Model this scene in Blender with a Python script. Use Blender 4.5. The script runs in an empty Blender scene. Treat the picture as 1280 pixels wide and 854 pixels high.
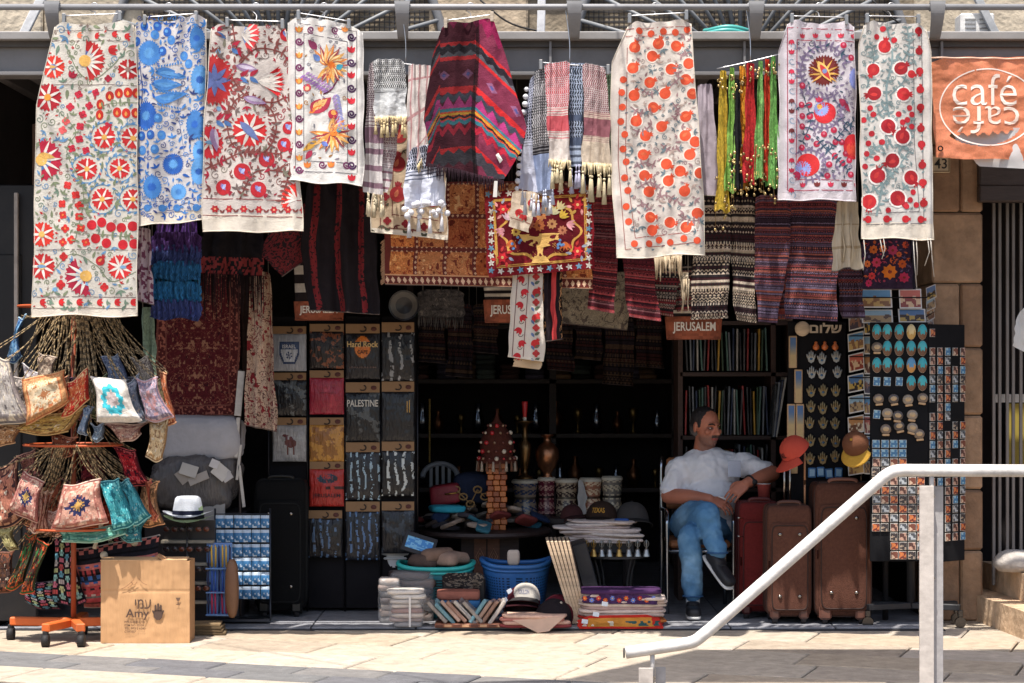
import bpy, bmesh, math, random
import numpy as np
from mathutils import Vector, Matrix
# ------------------------------------------------------------------ camera, sky, sun, exposure
scn=bpy.context.scene
COL=scn.collection
R=math.radians
cam_d=bpy.data.cameras.new("camera");cam=bpy.data.objects.new("camera",cam_d);COL.objects.link(cam)
CAM_D, CAM_Z, FPX, HOR=12.0, 1.5, 2640.0, 460.0
cam.location=(0,-CAM_D,CAM_Z);cam.rotation_euler=(R(90),0,0)
cam_d.sensor_width=36;cam_d.lens=36*FPX/1280;cam_d.shift_y=(HOR-427)/1280
cam_d.clip_start=0.1;cam_d.clip_end=900
scn.camera=cam
SUN_DIR=Vector((-0.42,-1.0,3.3)).normalized()
SUN_EL=math.asin(SUN_DIR.z)
world=bpy.data.worlds.new("World");scn.world=world;world.use_nodes=True
wn=world.node_tree.nodes;wn.clear()
sky=wn.new("ShaderNodeTexSky");sky.sky_type='NISHITA';sky.sun_disc=False
sky.sun_elevation=SUN_EL;sky.sun_rotation=math.atan2(SUN_DIR.x,SUN_DIR.y)
sky.air_density=1.0;sky.dust_density=3.0;sky.ozone_density=0.6
bg=wn.new("ShaderNodeBackground");bg.inputs[1].default_value=0.135
wo=wn.new("ShaderNodeOutputWorld")
world.node_tree.links.new(sky.outputs[0],bg.inputs[0]);world.node_tree.links.new(bg.outputs[0],wo.inputs[0])
sun_d=bpy.data.lights.new("sun",'SUN');sun_d.energy=4.6;sun_d.angle=R(0.55);sun_d.color=(1.0,0.95,0.885)
sun=bpy.data.objects.new("sun",sun_d);COL.objects.link(sun)
sun.location=(-3,-8,20);sun.rotation_euler=SUN_DIR.to_track_quat('Z','Y').to_euler()
scn.view_settings.view_transform='Standard';scn.view_settings.look='None'
scn.view_settings.exposure=0.66;scn.view_settings.gamma=1.0;scn.view_settings.use_curve_mapping=False
scn.cycles.max_bounces=7;scn.cycles.diffuse_bounces=4;scn.cycles.transparent_max_bounces=10
scn.cycles.use_denoising=True
# ------------------------------------------------------------------ helpers
rng=random.Random(11);nrg=np.random.default_rng(5)
def P(px,py,Y):
 d=Y+CAM_D
 return ((px-640.0)/FPX*d,Y,CAM_Z-(py-HOR)/FPX*d)
def S(Y): return FPX/(Y+CAM_D)
def lin(c):
 c=np.asarray(c,float)/255.0
 return np.where(c <= 0.04045,c/12.92,((c+0.055)/1.055) ** 2.4)
def G(x,y):
 d=FPX*CAM_Z/(y-HOR);return ((x-640)/FPX*d,d-CAM_D)
_mats={}
def mat(name,rough=0.8,metal=0.0,var=0.12,vscale=6.0,bump=0.0,bscale=60.0,spec=0.4,stretch=None,coat=0.0,dirt=0.0,trans=0.0,wave=0.0,alpha=1.0,sheen=0.0):
 if name in _mats: return _mats[name]
 m=bpy.data.materials.new(name);m.use_nodes=True
 nt=m.node_tree;N=nt.nodes;L=nt.links;N.clear()
 out=N.new("ShaderNodeOutputMaterial");b=N.new("ShaderNodeBsdfPrincipled")
 L.new(b.outputs[0],out.inputs[0])
 at=N.new("ShaderNodeAttribute");at.attribute_name="Col"
 tc=N.new("ShaderNodeTexCoord")
 no=N.new("ShaderNodeTexNoise");no.inputs["Scale"].default_value=vscale;no.inputs["Detail"].default_value=6;no.inputs["Roughness"].default_value=0.62
 src=tc.outputs["Object"]
 if stretch:
  mp=N.new("ShaderNodeMapping");mp.inputs["Scale"].default_value=stretch;L.new(src,mp.inputs[0]);src=mp.outputs[0]
 L.new(src,no.inputs["Vector"])
 mr=N.new("ShaderNodeMapRange");mr.inputs[1].default_value=0.25;mr.inputs[2].default_value=0.75
 mr.inputs[3].default_value=1-var;mr.inputs[4].default_value=1+var*0.7
 L.new(no.outputs[0],mr.inputs[0])
 mul=N.new("ShaderNodeVectorMath");mul.operation='SCALE'
 L.new(at.outputs["Color"],mul.inputs[0]);L.new(mr.outputs[0],mul.inputs["Scale"])
 colout=mul.outputs[0]
 if dirt:
  n2=N.new("ShaderNodeTexNoise");n2.inputs["Scale"].default_value=2.3;n2.inputs["Detail"].default_value=8;n2.inputs["Roughness"].default_value=0.7
  L.new(tc.outputs["Object"],n2.inputs["Vector"])
  r2=N.new("ShaderNodeMapRange");r2.inputs[1].default_value=0.52;r2.inputs[2].default_value=0.68;r2.inputs[3].default_value=0;r2.inputs[4].default_value=dirt
  L.new(n2.outputs[0],r2.inputs[0])
  mx=N.new("ShaderNodeMix");mx.data_type='RGBA'
  L.new(r2.outputs[0],mx.inputs["Factor"]);L.new(colout,mx.inputs["A"]);mx.inputs["B"].default_value=(0.05,0.04,0.032,1)
  colout=mx.outputs["Result"]
 L.new(colout,b.inputs["Base Color"])
 b.inputs["Roughness"].default_value=rough;b.inputs["Metallic"].default_value=metal
 b.inputs["Specular IOR Level"].default_value=spec;b.inputs["Coat Weight"].default_value=coat
 if sheen: b.inputs["Sheen Weight"].default_value=sheen
 if alpha < 1: b.inputs["Alpha"].default_value=alpha
 if bump:
  bn=N.new("ShaderNodeTexNoise");bn.inputs["Scale"].default_value=bscale;bn.inputs["Detail"].default_value=4
  L.new(src,bn.inputs["Vector"])
  h=bn.outputs[0]
  if wave:
   wv=N.new("ShaderNodeTexWave");wv.inputs["Scale"].default_value=wave;wv.inputs["Distortion"].default_value=1.5;wv.bands_direction='Z'
   L.new(tc.outputs["Object"],wv.inputs["Vector"])
   ad=N.new("ShaderNodeMath");ad.operation='ADD';L.new(h,ad.inputs[0]);L.new(wv.outputs[1],ad.inputs[1]);h=ad.outputs[0]
  bp=N.new("ShaderNodeBump");bp.inputs["Strength"].default_value=bump;bp.inputs["Distance"].default_value=0.01
  L.new(h,bp.inputs["Height"]);L.new(bp.outputs[0],b.inputs["Normal"])
 if trans:
  tr=N.new("ShaderNodeBsdfTranslucent");L.new(colout,tr.inputs[0])
  ms=N.new("ShaderNodeMixShader");ms.inputs[0].default_value=trans
  L.new(b.outputs[0],ms.inputs[1]);L.new(tr.outputs[0],ms.inputs[2]);L.new(ms.outputs[0],out.inputs[0])
 _mats[name]=m;return m
mat("cotton",0.92,var=0.09,vscale=14,bump=0.35,bscale=160,spec=0.2,trans=0.18)
mat("thread",0.7,var=0.16,vscale=55,bump=0.5,bscale=300,spec=0.25)
mat("knit",0.95,var=0.22,vscale=40,bump=0.6,bscale=220,spec=0.15)
mat("heavy_fabric",0.9,var=0.2,vscale=25,bump=0.5,bscale=180,spec=0.2)
mat("steel_paint",0.5,var=0.14,vscale=7,bump=0.06,bscale=40,dirt=0.25)
mat("wire",0.35,metal=0.9,var=0.1,vscale=20)
mat("chrome",0.22,metal=1.0,var=0.08,vscale=20)
mat("white_paint",0.42,var=0.2,vscale=22,bump=0.15,bscale=50,dirt=0.4)
mat("stone",0.9,var=0.42,vscale=7,bump=1.0,bscale=24,dirt=0.45,spec=0.25)
mat("paving",0.88,var=0.3,vscale=11,bump=0.8,bscale=38,dirt=0.22,spec=0.3)
mat("asphalt",0.95,var=0.25,vscale=60,bump=0.6,bscale=200,spec=0.3)
mat("plastic",0.38,var=0.07,vscale=8,spec=0.5,bump=0.03,bscale=20)
mat("film",0.2,var=0.3,vscale=18,spec=0.4,bump=0.9,bscale=22,stretch=(3,3,0.8))
mat("clear_film",0.12,var=0.1,vscale=18,spec=0.9,bump=1.0,bscale=30,alpha=0.14)
mat("leather",0.5,var=0.15,vscale=12,bump=0.25,bscale=120)
mat("ballistic",0.8,var=0.25,vscale=60,bump=0.8,bscale=260,spec=0.2)
mat("cardboard",0.85,var=0.1,vscale=7,bump=0.18,bscale=35,stretch=(5,1,0.6),dirt=0.1)
mat("paper",0.7,var=0.08,vscale=20)
mat("card",0.3,var=0.1,vscale=30,spec=0.5)
mat("wood",0.55,var=0.3,vscale=9,bump=0.2,bscale=30,stretch=(1,1,6))
mat("brass",0.32,metal=0.9,var=0.3,vscale=25,bump=0.2,bscale=60)
mat("ceramic",0.25,var=0.12,vscale=30,spec=0.6)
mat("skin",0.52,var=0.12,vscale=16,spec=0.4,bump=0.12,bscale=90)
mat("hair",0.6,var=0.35,vscale=70,bump=0.7,bscale=160,stretch=(1,1,.4))
mat("denim",0.9,var=0.22,vscale=11,bump=0.4,bscale=220,spec=0.2)
mat("rubber",0.7,var=0.15,vscale=15)
mat("vinyl",0.32,var=0.08,vscale=6,spec=0.5,bump=0.15,bscale=7,trans=0.25)
mat("dark_wall",0.95,var=0.3,vscale=3,bump=0.2,bscale=20,spec=0.1)
mat("foam",0.6,var=0.1,vscale=20,spec=0.5,bump=0.5,bscale=40,trans=0.1)
def _link(o,parent):
 COL.objects.link(o)
 if parent is not None: o.parent=parent
 return o
def root_loc(o):
 while o.parent is not None: o=o.parent
 return Vector(o.location)
def tag(o,label=None,cat=None,group=None,kind=None):
 if label: o["label"]=label
 if cat: o["category"]=cat
 if group: o["group"]=group
 if kind: o["kind"]=kind
 return o
def thing(name,label,cat,loc=(0,0,0),group=None):
 o=bpy.data.objects.new(name,None);o.empty_display_size=0.05;COL.objects.link(o);o.location=loc
 return tag(o,label,cat,group)
class MB:
 """collects geometry in world coordinates; colours are sRGB 0-255 per face"""
 def __init__(s,col=(128,128,128)):
  s.V=[];s.n=0;s.F=[];s.C=[];s.Sm=[];s.col=col
 def add(s,v,f,col=None,smooth=False):
  v=np.asarray(v,float).reshape(-1,3);f=np.asarray(f,int)
  if len(f) == 0: return
  s.V.append(v);s.F.append(f+s.n);s.n += len(v)
  c=np.asarray(s.col if col is None else col,float)
  if c.ndim == 1: c=np.tile(c[:3],(len(f),1))
  s.C.append(c);s.Sm.append(np.full(len(f),smooth))
  return s
 def poly(s,pts,col=None):
  pts=np.asarray(pts,float);n=len(pts)
  s.add(pts,[[0,i,i+1] for i in range(1,n-1)],col)
 def box(s,c,d,col=None,rot=None,ch=0.0):
  d=np.asarray(d,float)/2
  if ch <= 0:
   v=np.array([[x,y,z] for x in (-1,1) for y in (-1,1) for z in (-1,1)],float)*d
   f=[[0,1,3,2],[4,6,7,5],[0,4,5,1],[2,3,7,6],[0,2,6,4],[1,5,7,3]]
   fs=[np.array(f)]
  else:
   v=[];idx={}
   for x in (-1,1):
    for y in (-1,1):
     for z in (-1,1):
      sg=np.array([x,y,z])
      for a in range(3):
       q=sg*(d-ch);q[a]=sg[a]*d[a];idx[(x,y,z,a)]=len(v);v.append(q)
   v=np.array(v);q4=[];t3=[]
   for a in range(3):
    b, c2=[(1,2),(2,0),(0,1)][a]
    for sg in (-1,1):
     def k(sb,sc,ax=a):
      t=[0,0,0];t[a]=sg;t[b]=sb;t[c2]=sc;return idx[(*t,ax)]
     q=[k(-1,-1),k(1,-1),k(1,1),k(-1,1)]
     q4.append(q if sg > 0 else q[::-1])
   for a in range(3):
    b, c2=[(1,2),(2,0),(0,1)][a]
    for sb in (-1,1):
     for sc in (-1,1):
      def k(sa,ax):
       t=[0,0,0];t[a]=sa;t[b]=sb;t[c2]=sc;return idx[(*t,ax)]
      q=[k(-1,b),k(1,b),k(1,c2),k(-1,c2)]
      q4.append(q if sb*sc < 0 else q[::-1])
   for x in (-1,1):
    for y in (-1,1):
     for z in (-1,1):
      t=[idx[(x,y,z,a)] for a in range(3)]
      t3.append(t if x*y*z > 0 else t[::-1])
   fs=[np.array(q4),np.array(t3)]
  if rot is not None: v=v @ np.array(rot.to_3x3()).T
  v=v+np.asarray(c,float)
  base=s.n
  for i, f in enumerate(fs):
   if i == 0: s.add(v,f,col)
   else:
    s.F.append(f+base);cc=np.asarray(s.col if col is None else col,float);s.C.append(np.tile(cc[:3],(len(f),1)));s.Sm.append(np.full(len(f),False))
  return s
 def tube(s,pts,r,n=8,col=None,cap=True,closed=False,smooth=True,flat=1.0):
  pts=np.asarray(pts,float);m=len(pts)
  r=np.full(m,r) if np.isscalar(r) else np.asarray(r,float)
  t=np.gradient(pts,axis=0) if m > 2 else np.tile(pts[1]-pts[0],(m,1))
  if closed: t=np.roll(pts,-1,0)-np.roll(pts,1,0)
  t /= np.linalg.norm(t,axis=1)[:,None]+1e-12
  ref=np.array([0,0,1.0]) if abs(t[0][2]) < 0.9 else np.array([0,1.0,0])
  u=np.cross(t[0],ref);u /= np.linalg.norm(u)
  a=np.arange(n)/n*2*math.pi
  v=np.zeros((m,n,3))
  for i in range(m):
   u=u-t[i]*np.dot(u,t[i]);u /= np.linalg.norm(u)+1e-12
   w=np.cross(t[i],u)
   v[i]=pts[i]+r[i]*(np.cos(a)[:,None]*u+np.sin(a)[:,None]*w*flat)
  ii=np.arange(m if closed else m-1)[:,None];jj=np.arange(n)[None]
  i2=(ii+1) % m;j2=(jj+1) % n
  f=np.stack([ii*n+jj,ii*n+j2,i2*n+j2,i2*n+jj],-1).reshape(-1,4)
  base=s.n
  s.add(v.reshape(-1,3),f,col,smooth)
  if cap and not closed:
   cc=np.asarray(s.col if col is None else col,float)
   if cc.ndim > 1: cc=cc[0]
   for ring, rev in ((0,True),(m-1,False)):
    k=[base+ring*n+j for j in range(n)]
    tri=np.array([[k[0],k[j],k[j+1]] for j in range(1,n-1)])
    if not rev: pass
    else: tri=tri[:,::-1]
    s.F.append(tri);s.C.append(np.tile(cc[:3],(len(tri),1)));s.Sm.append(np.full(len(tri),False))
  return s
 def cyl(s,p0,p1,r0,r1=None,n=10,col=None,cap=True):
  return s.tube([p0,p1],[r0,r0 if r1 is None else r1],n,col,cap)
 def lathe(s,prof,c,n=20,col=None,rot=None,smooth=True,sx=1.0,sy=1.0):
  prof=np.asarray(prof,float);m=len(prof)
  a=np.arange(n)/n*2*math.pi
  v=np.zeros((m,n,3));v[:,:,0]=prof[:,:1]*np.cos(a)*sx;v[:,:,1]=prof[:,:1]*np.sin(a)*sy;v[:,:,2]=prof[:,1:2]
  v=v.reshape(-1,3)
  if rot is not None: v=v @ np.array(rot.to_3x3()).T
  ii=np.arange(m-1)[:,None];jj=np.arange(n)[None];j2=(jj+1) % n
  f=np.stack([ii*n+jj,ii*n+j2,(ii+1)*n+j2,(ii+1)*n+jj],-1).reshape(-1,4)
  c2=s.col if col is None else col
  c2=np.asarray(c2,float)
  if c2.ndim == 2 and len(c2) == m-1: c2=np.repeat(c2,n,axis=0)
  return s.add(v+np.asarray(c,float),f,c2,smooth)
 def ball(s,c,r,n=12,m=8,col=None,rot=None):
  r=np.array([r,r,r],float) if np.isscalar(r) else np.asarray(r,float)
  a=np.linspace(0,math.pi,m+1);prof=np.stack([np.sin(a)+1e-6,-np.cos(a)],1)
  th=np.arange(n)/n*2*math.pi
  v=np.stack([prof[:,0][:,None]*np.cos(th),prof[:,0][:,None]*np.sin(th),np.tile(prof[:,1][:,None],(1,n))],-1).reshape(-1,3)*r
  if rot is not None: v=v @ np.array(rot.to_3x3()).T
  ii=np.arange(m)[:,None];jj=np.arange(n)[None];j2=(jj+1) % n
  f=np.stack([ii*n+jj,ii*n+j2,(ii+1)*n+j2,(ii+1)*n+jj],-1).reshape(-1,4)
  return s.add(v+np.asarray(c,float),f,col,True)
 def prism(s,pts,off,col=None,side=None):
  """flat polygon (3D points, ccw as seen from the front) thickened by the vector off; star-shaped about its centroid"""
  pts=np.asarray(pts,float);n=len(pts);off=np.asarray(off,float)
  c=pts.mean(0)
  v=np.vstack([pts,[c],pts+off,[c+off]])
  f=[];g=[]
  for i in range(n):
   j=(i+1) % n
   f.append([n,i,j]);f.append([2*n+1,n+1+j,n+1+i])
  s.add(v,f,col)
  base=s.n-len(v)
  g=np.array([[i,n+1+i,n+1+(i+1) % n,(i+1) % n] for i in range(n)])+base
  cc=np.asarray(side if side is not None else (s.col if col is None else col),float)
  s.F.append(g);s.C.append(np.tile(cc[:3],(len(g),1)));s.Sm.append(np.full(len(g),False))
  return s
 def grid(s,fn,nu,nv,colfn=None,smooth=True,mask=None):
  u, v=np.meshgrid(np.linspace(0,1,nu+1),np.linspace(0,1,nv+1))
  p=fn(u.ravel(),v.ravel())
  ii, jj=np.meshgrid(np.arange(nv),np.arange(nu),indexing='ij')
  a=(ii*(nu+1)+jj).ravel()
  f=np.stack([a,a+nu+1,a+nu+2,a+1],1)
  c=None
  if callable(colfn):
   uc=((jj+0.5)/nu).ravel();vc=((ii+0.5)/nv).ravel();c=colfn(uc,vc)
  elif colfn is not None: c=colfn
  if mask is not None:
   k=mask(((jj+0.5)/nu).ravel(),((ii+0.5)/nv).ravel());f=f[k]
   if c is not None and np.ndim(c) == 2: c=np.asarray(c)[k]
  return s.add(p,f,c,smooth)
 def build(s,name,material,parent=None,origin=None,label=None,cat=None,group=None,kind=None,solid=0.0):
  V=np.vstack(s.V)
  if origin is not None: o0=Vector(origin)
  elif parent is not None: o0=root_loc(parent)
  else:
   mn, mxx=V.min(0), V.max(0);o0=Vector(((mn[0]+mxx[0])/2,(mn[1]+mxx[1])/2,mn[2]))
  V=V-np.array(o0)
  me=bpy.data.meshes.new(name)
  li=np.concatenate([f.ravel() for f in s.F]).astype(np.int32)
  tot=np.concatenate([np.full(len(f),f.shape[1]) for f in s.F])
  st=np.concatenate([[0],np.cumsum(tot)[:-1]]).astype(np.int32)
  me.vertices.add(len(V));me.vertices.foreach_set("co",V.astype(np.float32).ravel())
  me.loops.add(len(li));me.loops.foreach_set("vertex_index",li)
  me.polygons.add(len(tot));me.polygons.foreach_set("loop_start",st)
  me.polygons.foreach_set("use_smooth",np.concatenate(s.Sm))
  at=me.attributes.new("Col",'FLOAT_COLOR','FACE')
  c=np.ones((len(tot),4),np.float32);c[:,:3]=lin(np.clip(np.vstack(s.C),0,255));at.data.foreach_set("color",c.ravel())
  me.update(calc_edges=True);me.validate()
  me.materials.append(_mats[material] if isinstance(material,str) else material)
  o=bpy.data.objects.new(name,me);_link(o,parent)
  if parent is None: o.location=o0
  if solid:
   md=o.modifiers.new("thickness",'SOLIDIFY');md.thickness=solid;md.offset=0
  if kind is None and parent is not None and name in ('coin_fringe','tassel_fringe','bead_edging','pompom_trim','loose_thread'): kind='stuff'
  return tag(o,label,cat,group,kind)
def copy_tree(o,parent=None,off=None):
 c=o.copy();COL.objects.link(c);c.parent=parent
 if parent is None and off is not None: c.location=Vector(o.location)+Vector(off)
 for ch in list(o.children): copy_tree(ch,c)
 return c
_txt={}
def text_mesh(body,bold=0.0):
 """outline of a word as triangles, unit em size, centred"""
 k=(body,bold)
 if k in _txt: return _txt[k]
 cu=bpy.data.curves.new("lettering",'FONT');cu.body=body;cu.size=1;cu.offset=bold;cu.resolution_u=3;cu.fill_mode='FRONT'
 ob=bpy.data.objects.new("lettering",cu);COL.objects.link(ob)
 dg=bpy.context.evaluated_depsgraph_get();me=bpy.data.meshes.new_from_object(ob.evaluated_get(dg))
 v=np.zeros(len(me.vertices)*3);me.vertices.foreach_get("co",v);v=v.reshape(-1,3)[:,:2]
 me.calc_loop_triangles()
 f=np.zeros(len(me.loop_triangles)*3,int);me.loop_triangles.foreach_get("vertices",f);f=f.reshape(-1,3)
 bpy.data.objects.remove(ob);bpy.data.curves.remove(cu);bpy.data.meshes.remove(me)
 if len(v):
  mn, mx=v.min(0), v.max(0);v=(v-(mn+mx)/2)/(mx-mn)
 _txt[k]=(v,f);return v, f
def letter(mb,body,fn,w,h,col,bold=0.0,flip=False):
 """put a word w x h wide, fn((x,z) array) -> 3D points"""
 v, f=text_mesh(body,bold)
 if len(v) == 0: return
 q=v*np.array([w,h])
 if flip: q=q*np.array([1,-1]);f=f[:,::-1]
 mb.add(fn(q),f,col)
def sm(x): return x*x*(3-2*x)
_nz=nrg.random((64,64))
def vnoise(x,y):
 x=np.asarray(x,float);y=np.asarray(y,float)
 xi=np.floor(x).astype(int);yi=np.floor(y).astype(int);fx=sm(x-xi);fy=sm(y-yi)
 a=_nz[yi % 64,xi % 64];b=_nz[yi % 64,(xi+1) % 64];c=_nz[(yi+1) % 64,xi % 64];d=_nz[(yi+1) % 64,(xi+1) % 64]
 return (a*(1-fx)+b*fx)*(1-fy)+(c*(1-fx)+d*fx)*fy
def fbm(x,y): return vnoise(x,y)*0.55+vnoise(x*2.1+7,y*2.1+3)*0.28+vnoise(x*4.3+1,y*4.3+9)*0.17
def smooth_path(pts,n=8):
 p=np.asarray(pts,float);q=np.vstack([2*p[0]-p[1],p,2*p[-1]-p[-2]])
 o=[]
 for i in range(1,len(q)-2):
  for t in np.arange(n)/n:
   o.append(0.5*((2*q[i])+(q[i+1]-q[i-1])*t+(2*q[i-1]-5*q[i]+4*q[i+1]-q[i+2])*t*t+(-q[i-1]+3*q[i]-3*q[i+1]+q[i+2])*t ** 3))
 o.append(q[-2]);return np.array(o)
_O=['first','second','third','fourth','fifth','sixth','seventh','eighth','ninth','tenth','eleventh','twelfth','thirteenth','fourteenth','fifteenth','sixteenth','seventeenth','eighteenth','nineteenth','twentieth']
def ORD(i): return _O[i] if i < 20 else 'twenty-'+_O[i-20]
def mixc(a,b,t):
 a=np.asarray(a,float);b=np.asarray(b,float);t=np.asarray(t,float)[...,None]
 return a*(1-t)+b*t
# ------------------------------------------------------------------ the setting
m=MB((118,106,92));m.add([[-160,-120,-0.05],[160,-120,-0.05],[160,160,-0.05],[-160,160,-0.05]],[[0,1,2,3]])
ground=m.build("ground","asphalt",origin=(0,0,0),kind='structure')
A19=R(19.3);ax=np.array([math.cos(A19),-math.sin(A19)]);bx_=np.array([math.sin(A19),math.cos(A19)])
rot19=Matrix.Rotation(-A19,3,'Z')
def along(a,b): return ax*a+bx_*b
m=MB((66,58,50))
q=[along(-9,-2.62),along(9,-2.62),along(9,3.6),along(-9,3.6)]
m.add([[p[0],p[1],-0.022] for p in q],[[0,1,2,3]])
pavement=m.build("pavement","paving",origin=(0,0,0),kind='structure')
_slab={}
def slab(a0,a1,b0,b1,c,name,mesh_key,gap=0.011,z=0.0):
 key=(mesh_key,round(a1-a0,3),round(b1-b0,3))
 if key not in _slab:
  mb=MB(c);mb.box((0,0,-0.0225),(a1-a0-gap,b1-b0-gap,0.045),ch=0.006,rot=rot19)
  o=mb.build(name,"paving",pavement,origin=(0,0,0));_slab[key]=o.data
 else:
  o=bpy.data.objects.new(name,_slab[key]);_link(o,pavement)
 ce=along((a0+a1)/2,(b0+b1)/2);o.location=(ce[0],ce[1],z+rng.uniform(-0.0025,0.0025))
 o.rotation_euler=(rng.uniform(-.003,.003),rng.uniform(-.002,.002),0)
WARM=[(174,160,142),(181,168,150),(167,152,134),(175,159,138),(185,172,156)]
b=-1.655
while b < 1.35:
 h=0.44;a=-4.6+rng.uniform(-.6,0)
 while a < 4.2:
  w=rng.choice((0.66,0.88,1.1))
  ce=along(a+w/2,b+h/2)
  if ce[1] < 0.55 and abs(ce[0]) < 3.9: slab(a,a+w,b,b+h,WARM[k := rng.randrange(5)],"paving_slab","warm%d" % k)
  a += w
 b += h
GREY=[(112,111,110),(122,119,116),(105,104,106)]
for i, (b0,b1) in enumerate(((-2.165,-1.91),(-1.91,-1.655))):
 a=-4.4+i*.23
 while a < 3.6:
  ce=along(a+.23,b0)
  if abs(ce[0]) < 3.6: slab(a,a+.46,b0,b1,GREY[k := rng.randrange(3)],"grey_paving_slab","grey%d" % k)
  a += .46
a=-4.4
while a < 4:
 slab(a,a+.9,-2.6,-2.165,(176,163,146),"kerb_stone","kerb",z=0.004);a += .9
FL=0.012
m=MB((62,60,62));m.box((-0.25,2.1,-0.02),(5.45,4.1,0.05))
shop_floor=m.build("floor","paving",origin=(0,0,0),kind='structure')
tile=MB((140,140,144));tile.box((0,0,0),(0.592,0.592,0.012),ch=0.003);td=None
for i in range(9):
 for j in range(7):
  if td is None: o=tile.build("floor_tile","paving",shop_floor,origin=(0,0,0));td=o.data
  else: o=bpy.data.objects.new("floor_tile",td);_link(o,shop_floor)
  o.location=(-2.65+i*.6,0.37+j*.6,FL+rng.uniform(-.0008,.0008))
FZ=FL+0.006
# ---- the shop building: dark interior, stone upper wall with arched grilles, stone pier
shop=thing("shop_building","old stone shop building with dark open interior behind the hanging textiles","building",(0,0.5,0))
m=MB((46,42,42))
m.box((-0.25,4.25,1.6),(5.6,0.2,3.4));m.box((-3.05,2.2,1.6),(0.2,4.1,3.4));m.build("interior_wall","dark_wall",shop)
m=MB((44,40,40));m.box((2.6,2.65,1.6),(0.24,3.1,3.4));m.build("partition_wall","dark_wall",shop)
m=MB((50,47,47));m.box((-0.2,2.0,3.28),(5.9,4.6,0.1));m.build("ceiling","dark_wall",shop)
jd=None
for i in range(30):
 if jd is None:
  mb=MB((92,88,88));mb.box((0,0,0),(0.06,1.5,0.09),ch=.004);o=mb.build("ceiling_joist","steel_paint",shop,origin=(0,0,0));jd=o.data
 else: o=bpy.data.objects.new("ceiling_joist",jd);_link(o,shop)
 o.location=Vector((-2.9+i*.19,0.34,3.18))-Vector(shop.location)
m=MB((150,136,116));m.box((0,0.9,4.8),(12,0.5,2.9));m.build("upper_wall","stone",shop)
bd={}
def block(cx,cy,cz,w,h,d,c,name="stone_block"):
 k=(round(w,2),round(h,2),c)
 if k not in bd:
  mb=MB(c);mb.box((0,0,0),(w-.008,d,h-.008),ch=.012);o=mb.build(name,"stone",shop,origin=(0,0,0));bd[k]=o.data
 else: o=bpy.data.objects.new(name,bd[k]);_link(o,shop)
 o.location=Vector((cx,cy+rng.uniform(-.006,.006),cz))-Vector(shop.location)
ST=[(190,176,154),(202,188,166),(182,164,140)]
def in_arch(x,z):
 return any((x-ax0) ** 2+(z-3.3) ** 2 < 1.02 ** 2 for ax0 in (-1.37,1.36))
z=3.42
for r_ in range(3):
 x=-3.9+(r_ % 2)*.25
 while x < 3.8:
  w=rng.choice((.4,.5,.6))
  if not in_arch(x+w/2,z+.02): block(x+w/2,0.66,z+.15,w,.3,.09,ST[rng.randrange(3)])
  x += w
 z += .3
PY=.5
PX0, PX1=P(1164,0,PY)[0], P(1229,0,PY)[0]
m=MB((110,92,74));m.box(((PX0+PX1)/2,0.92,1.6),(PX1-PX0-.03,0.8,3.36));m.build("pier_core","stone",shop)
z=0.0
hs=[.42,.36,.44,.40,.38,.42,.40,.38]
PC=[(168,136,108),(156,124,98),(176,144,116)]
for i, h in enumerate(hs):
 if i % 2: block((PX0+PX1)/2,PY+.32,z+h/2,PX1-PX0,h,.66,PC[i % 3],"pier_stone")
 else:
  sp=.17
  block(PX0+sp/2,PY+.32,z+h/2,sp,h,.66,PC[(i+1) % 3],"pier_stone");block((PX0+sp+PX1)/2,PY+.32,z+h/2,PX1-PX0-sp,h,.66,PC[i % 3],"pier_stone")
 z += h
gw=0
for gx in (P(348,0,.6)[0],P(925,0,.6)[0]):
 m=MB((28,27,29));cz=3.3;Rr=1.0
 th=np.linspace(0,math.pi,25);pts=[(gx+Rr*math.cos(t),.71,cz+Rr*math.sin(t)) for t in th]
 for i in range(24): m.add([(gx,.71,cz),pts[i],pts[i+1]],[[0,1,2]])
 win=m.build("arched_window","dark_wall",shop)
 fr=MB((120,120,122));fr.tube([(gx+Rr*math.cos(t),.60,cz+Rr*math.sin(t)) for t in th],.028,8);fr.build("frame","steel_paint",win)
 ms=MB((66,64,66))
 for i in range(-32,33):
  x=gx+i*.03;hh=math.sqrt(max(0,Rr*Rr-(i*.03) ** 2))
  if hh > .05: ms.box((x,.645,cz+hh/2),(.005,.004,hh))
 for i in range(1,33):
  hh=math.sqrt(max(0,Rr*Rr-(i*.03) ** 2))
  ms.box((gx,.641,cz+i*.03),(2*hh,.004,.005))
 ms.build("wire_mesh","steel_paint",win)
 for k in range(17):
  t=math.pi*(k+.5)/17
  mb=MB((128,130,132));mb.cyl((gx+.12*math.cos(t),.585,cz+.12*math.sin(t)),(gx+Rr*math.cos(t),.585,cz+Rr*math.sin(t)),.013,n=6)
  mb.build("bar","steel_paint",win)
m=MB((88,84,82));m.box((0,0.02,3.255),(9.0,1.16,0.03));m.build("canopy_deck","steel_paint",shop)
m=MB((120,104,92));m.box((-3.5,.75,1.6),(.6,.9,3.3),ch=.01);m.build("side_pier","stone",shop)
m=MB((24,22,24));x0=P(-30,0,.1)[0];x1=P(46,0,.1)[0]
m.box(((x0+x1)/2,.12,1.3),(x1-x0,.05,2.5),ch=.006);d=m.build("shop_door","steel_paint",shop)
m=MB((26,24,25))
for zz in (.75,1.75): m.box(((x0+x1)/2-.02,.09,zz),(.22,.02,.8),ch=.006)
m.build("door_panel","steel_paint",d)
m=MB((176,166,156));m.box((P(20,0,.05)[0],.06,1.85),(.022,.03,1.3),ch=.003);m.build("door_strip","white_paint",d)
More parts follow.
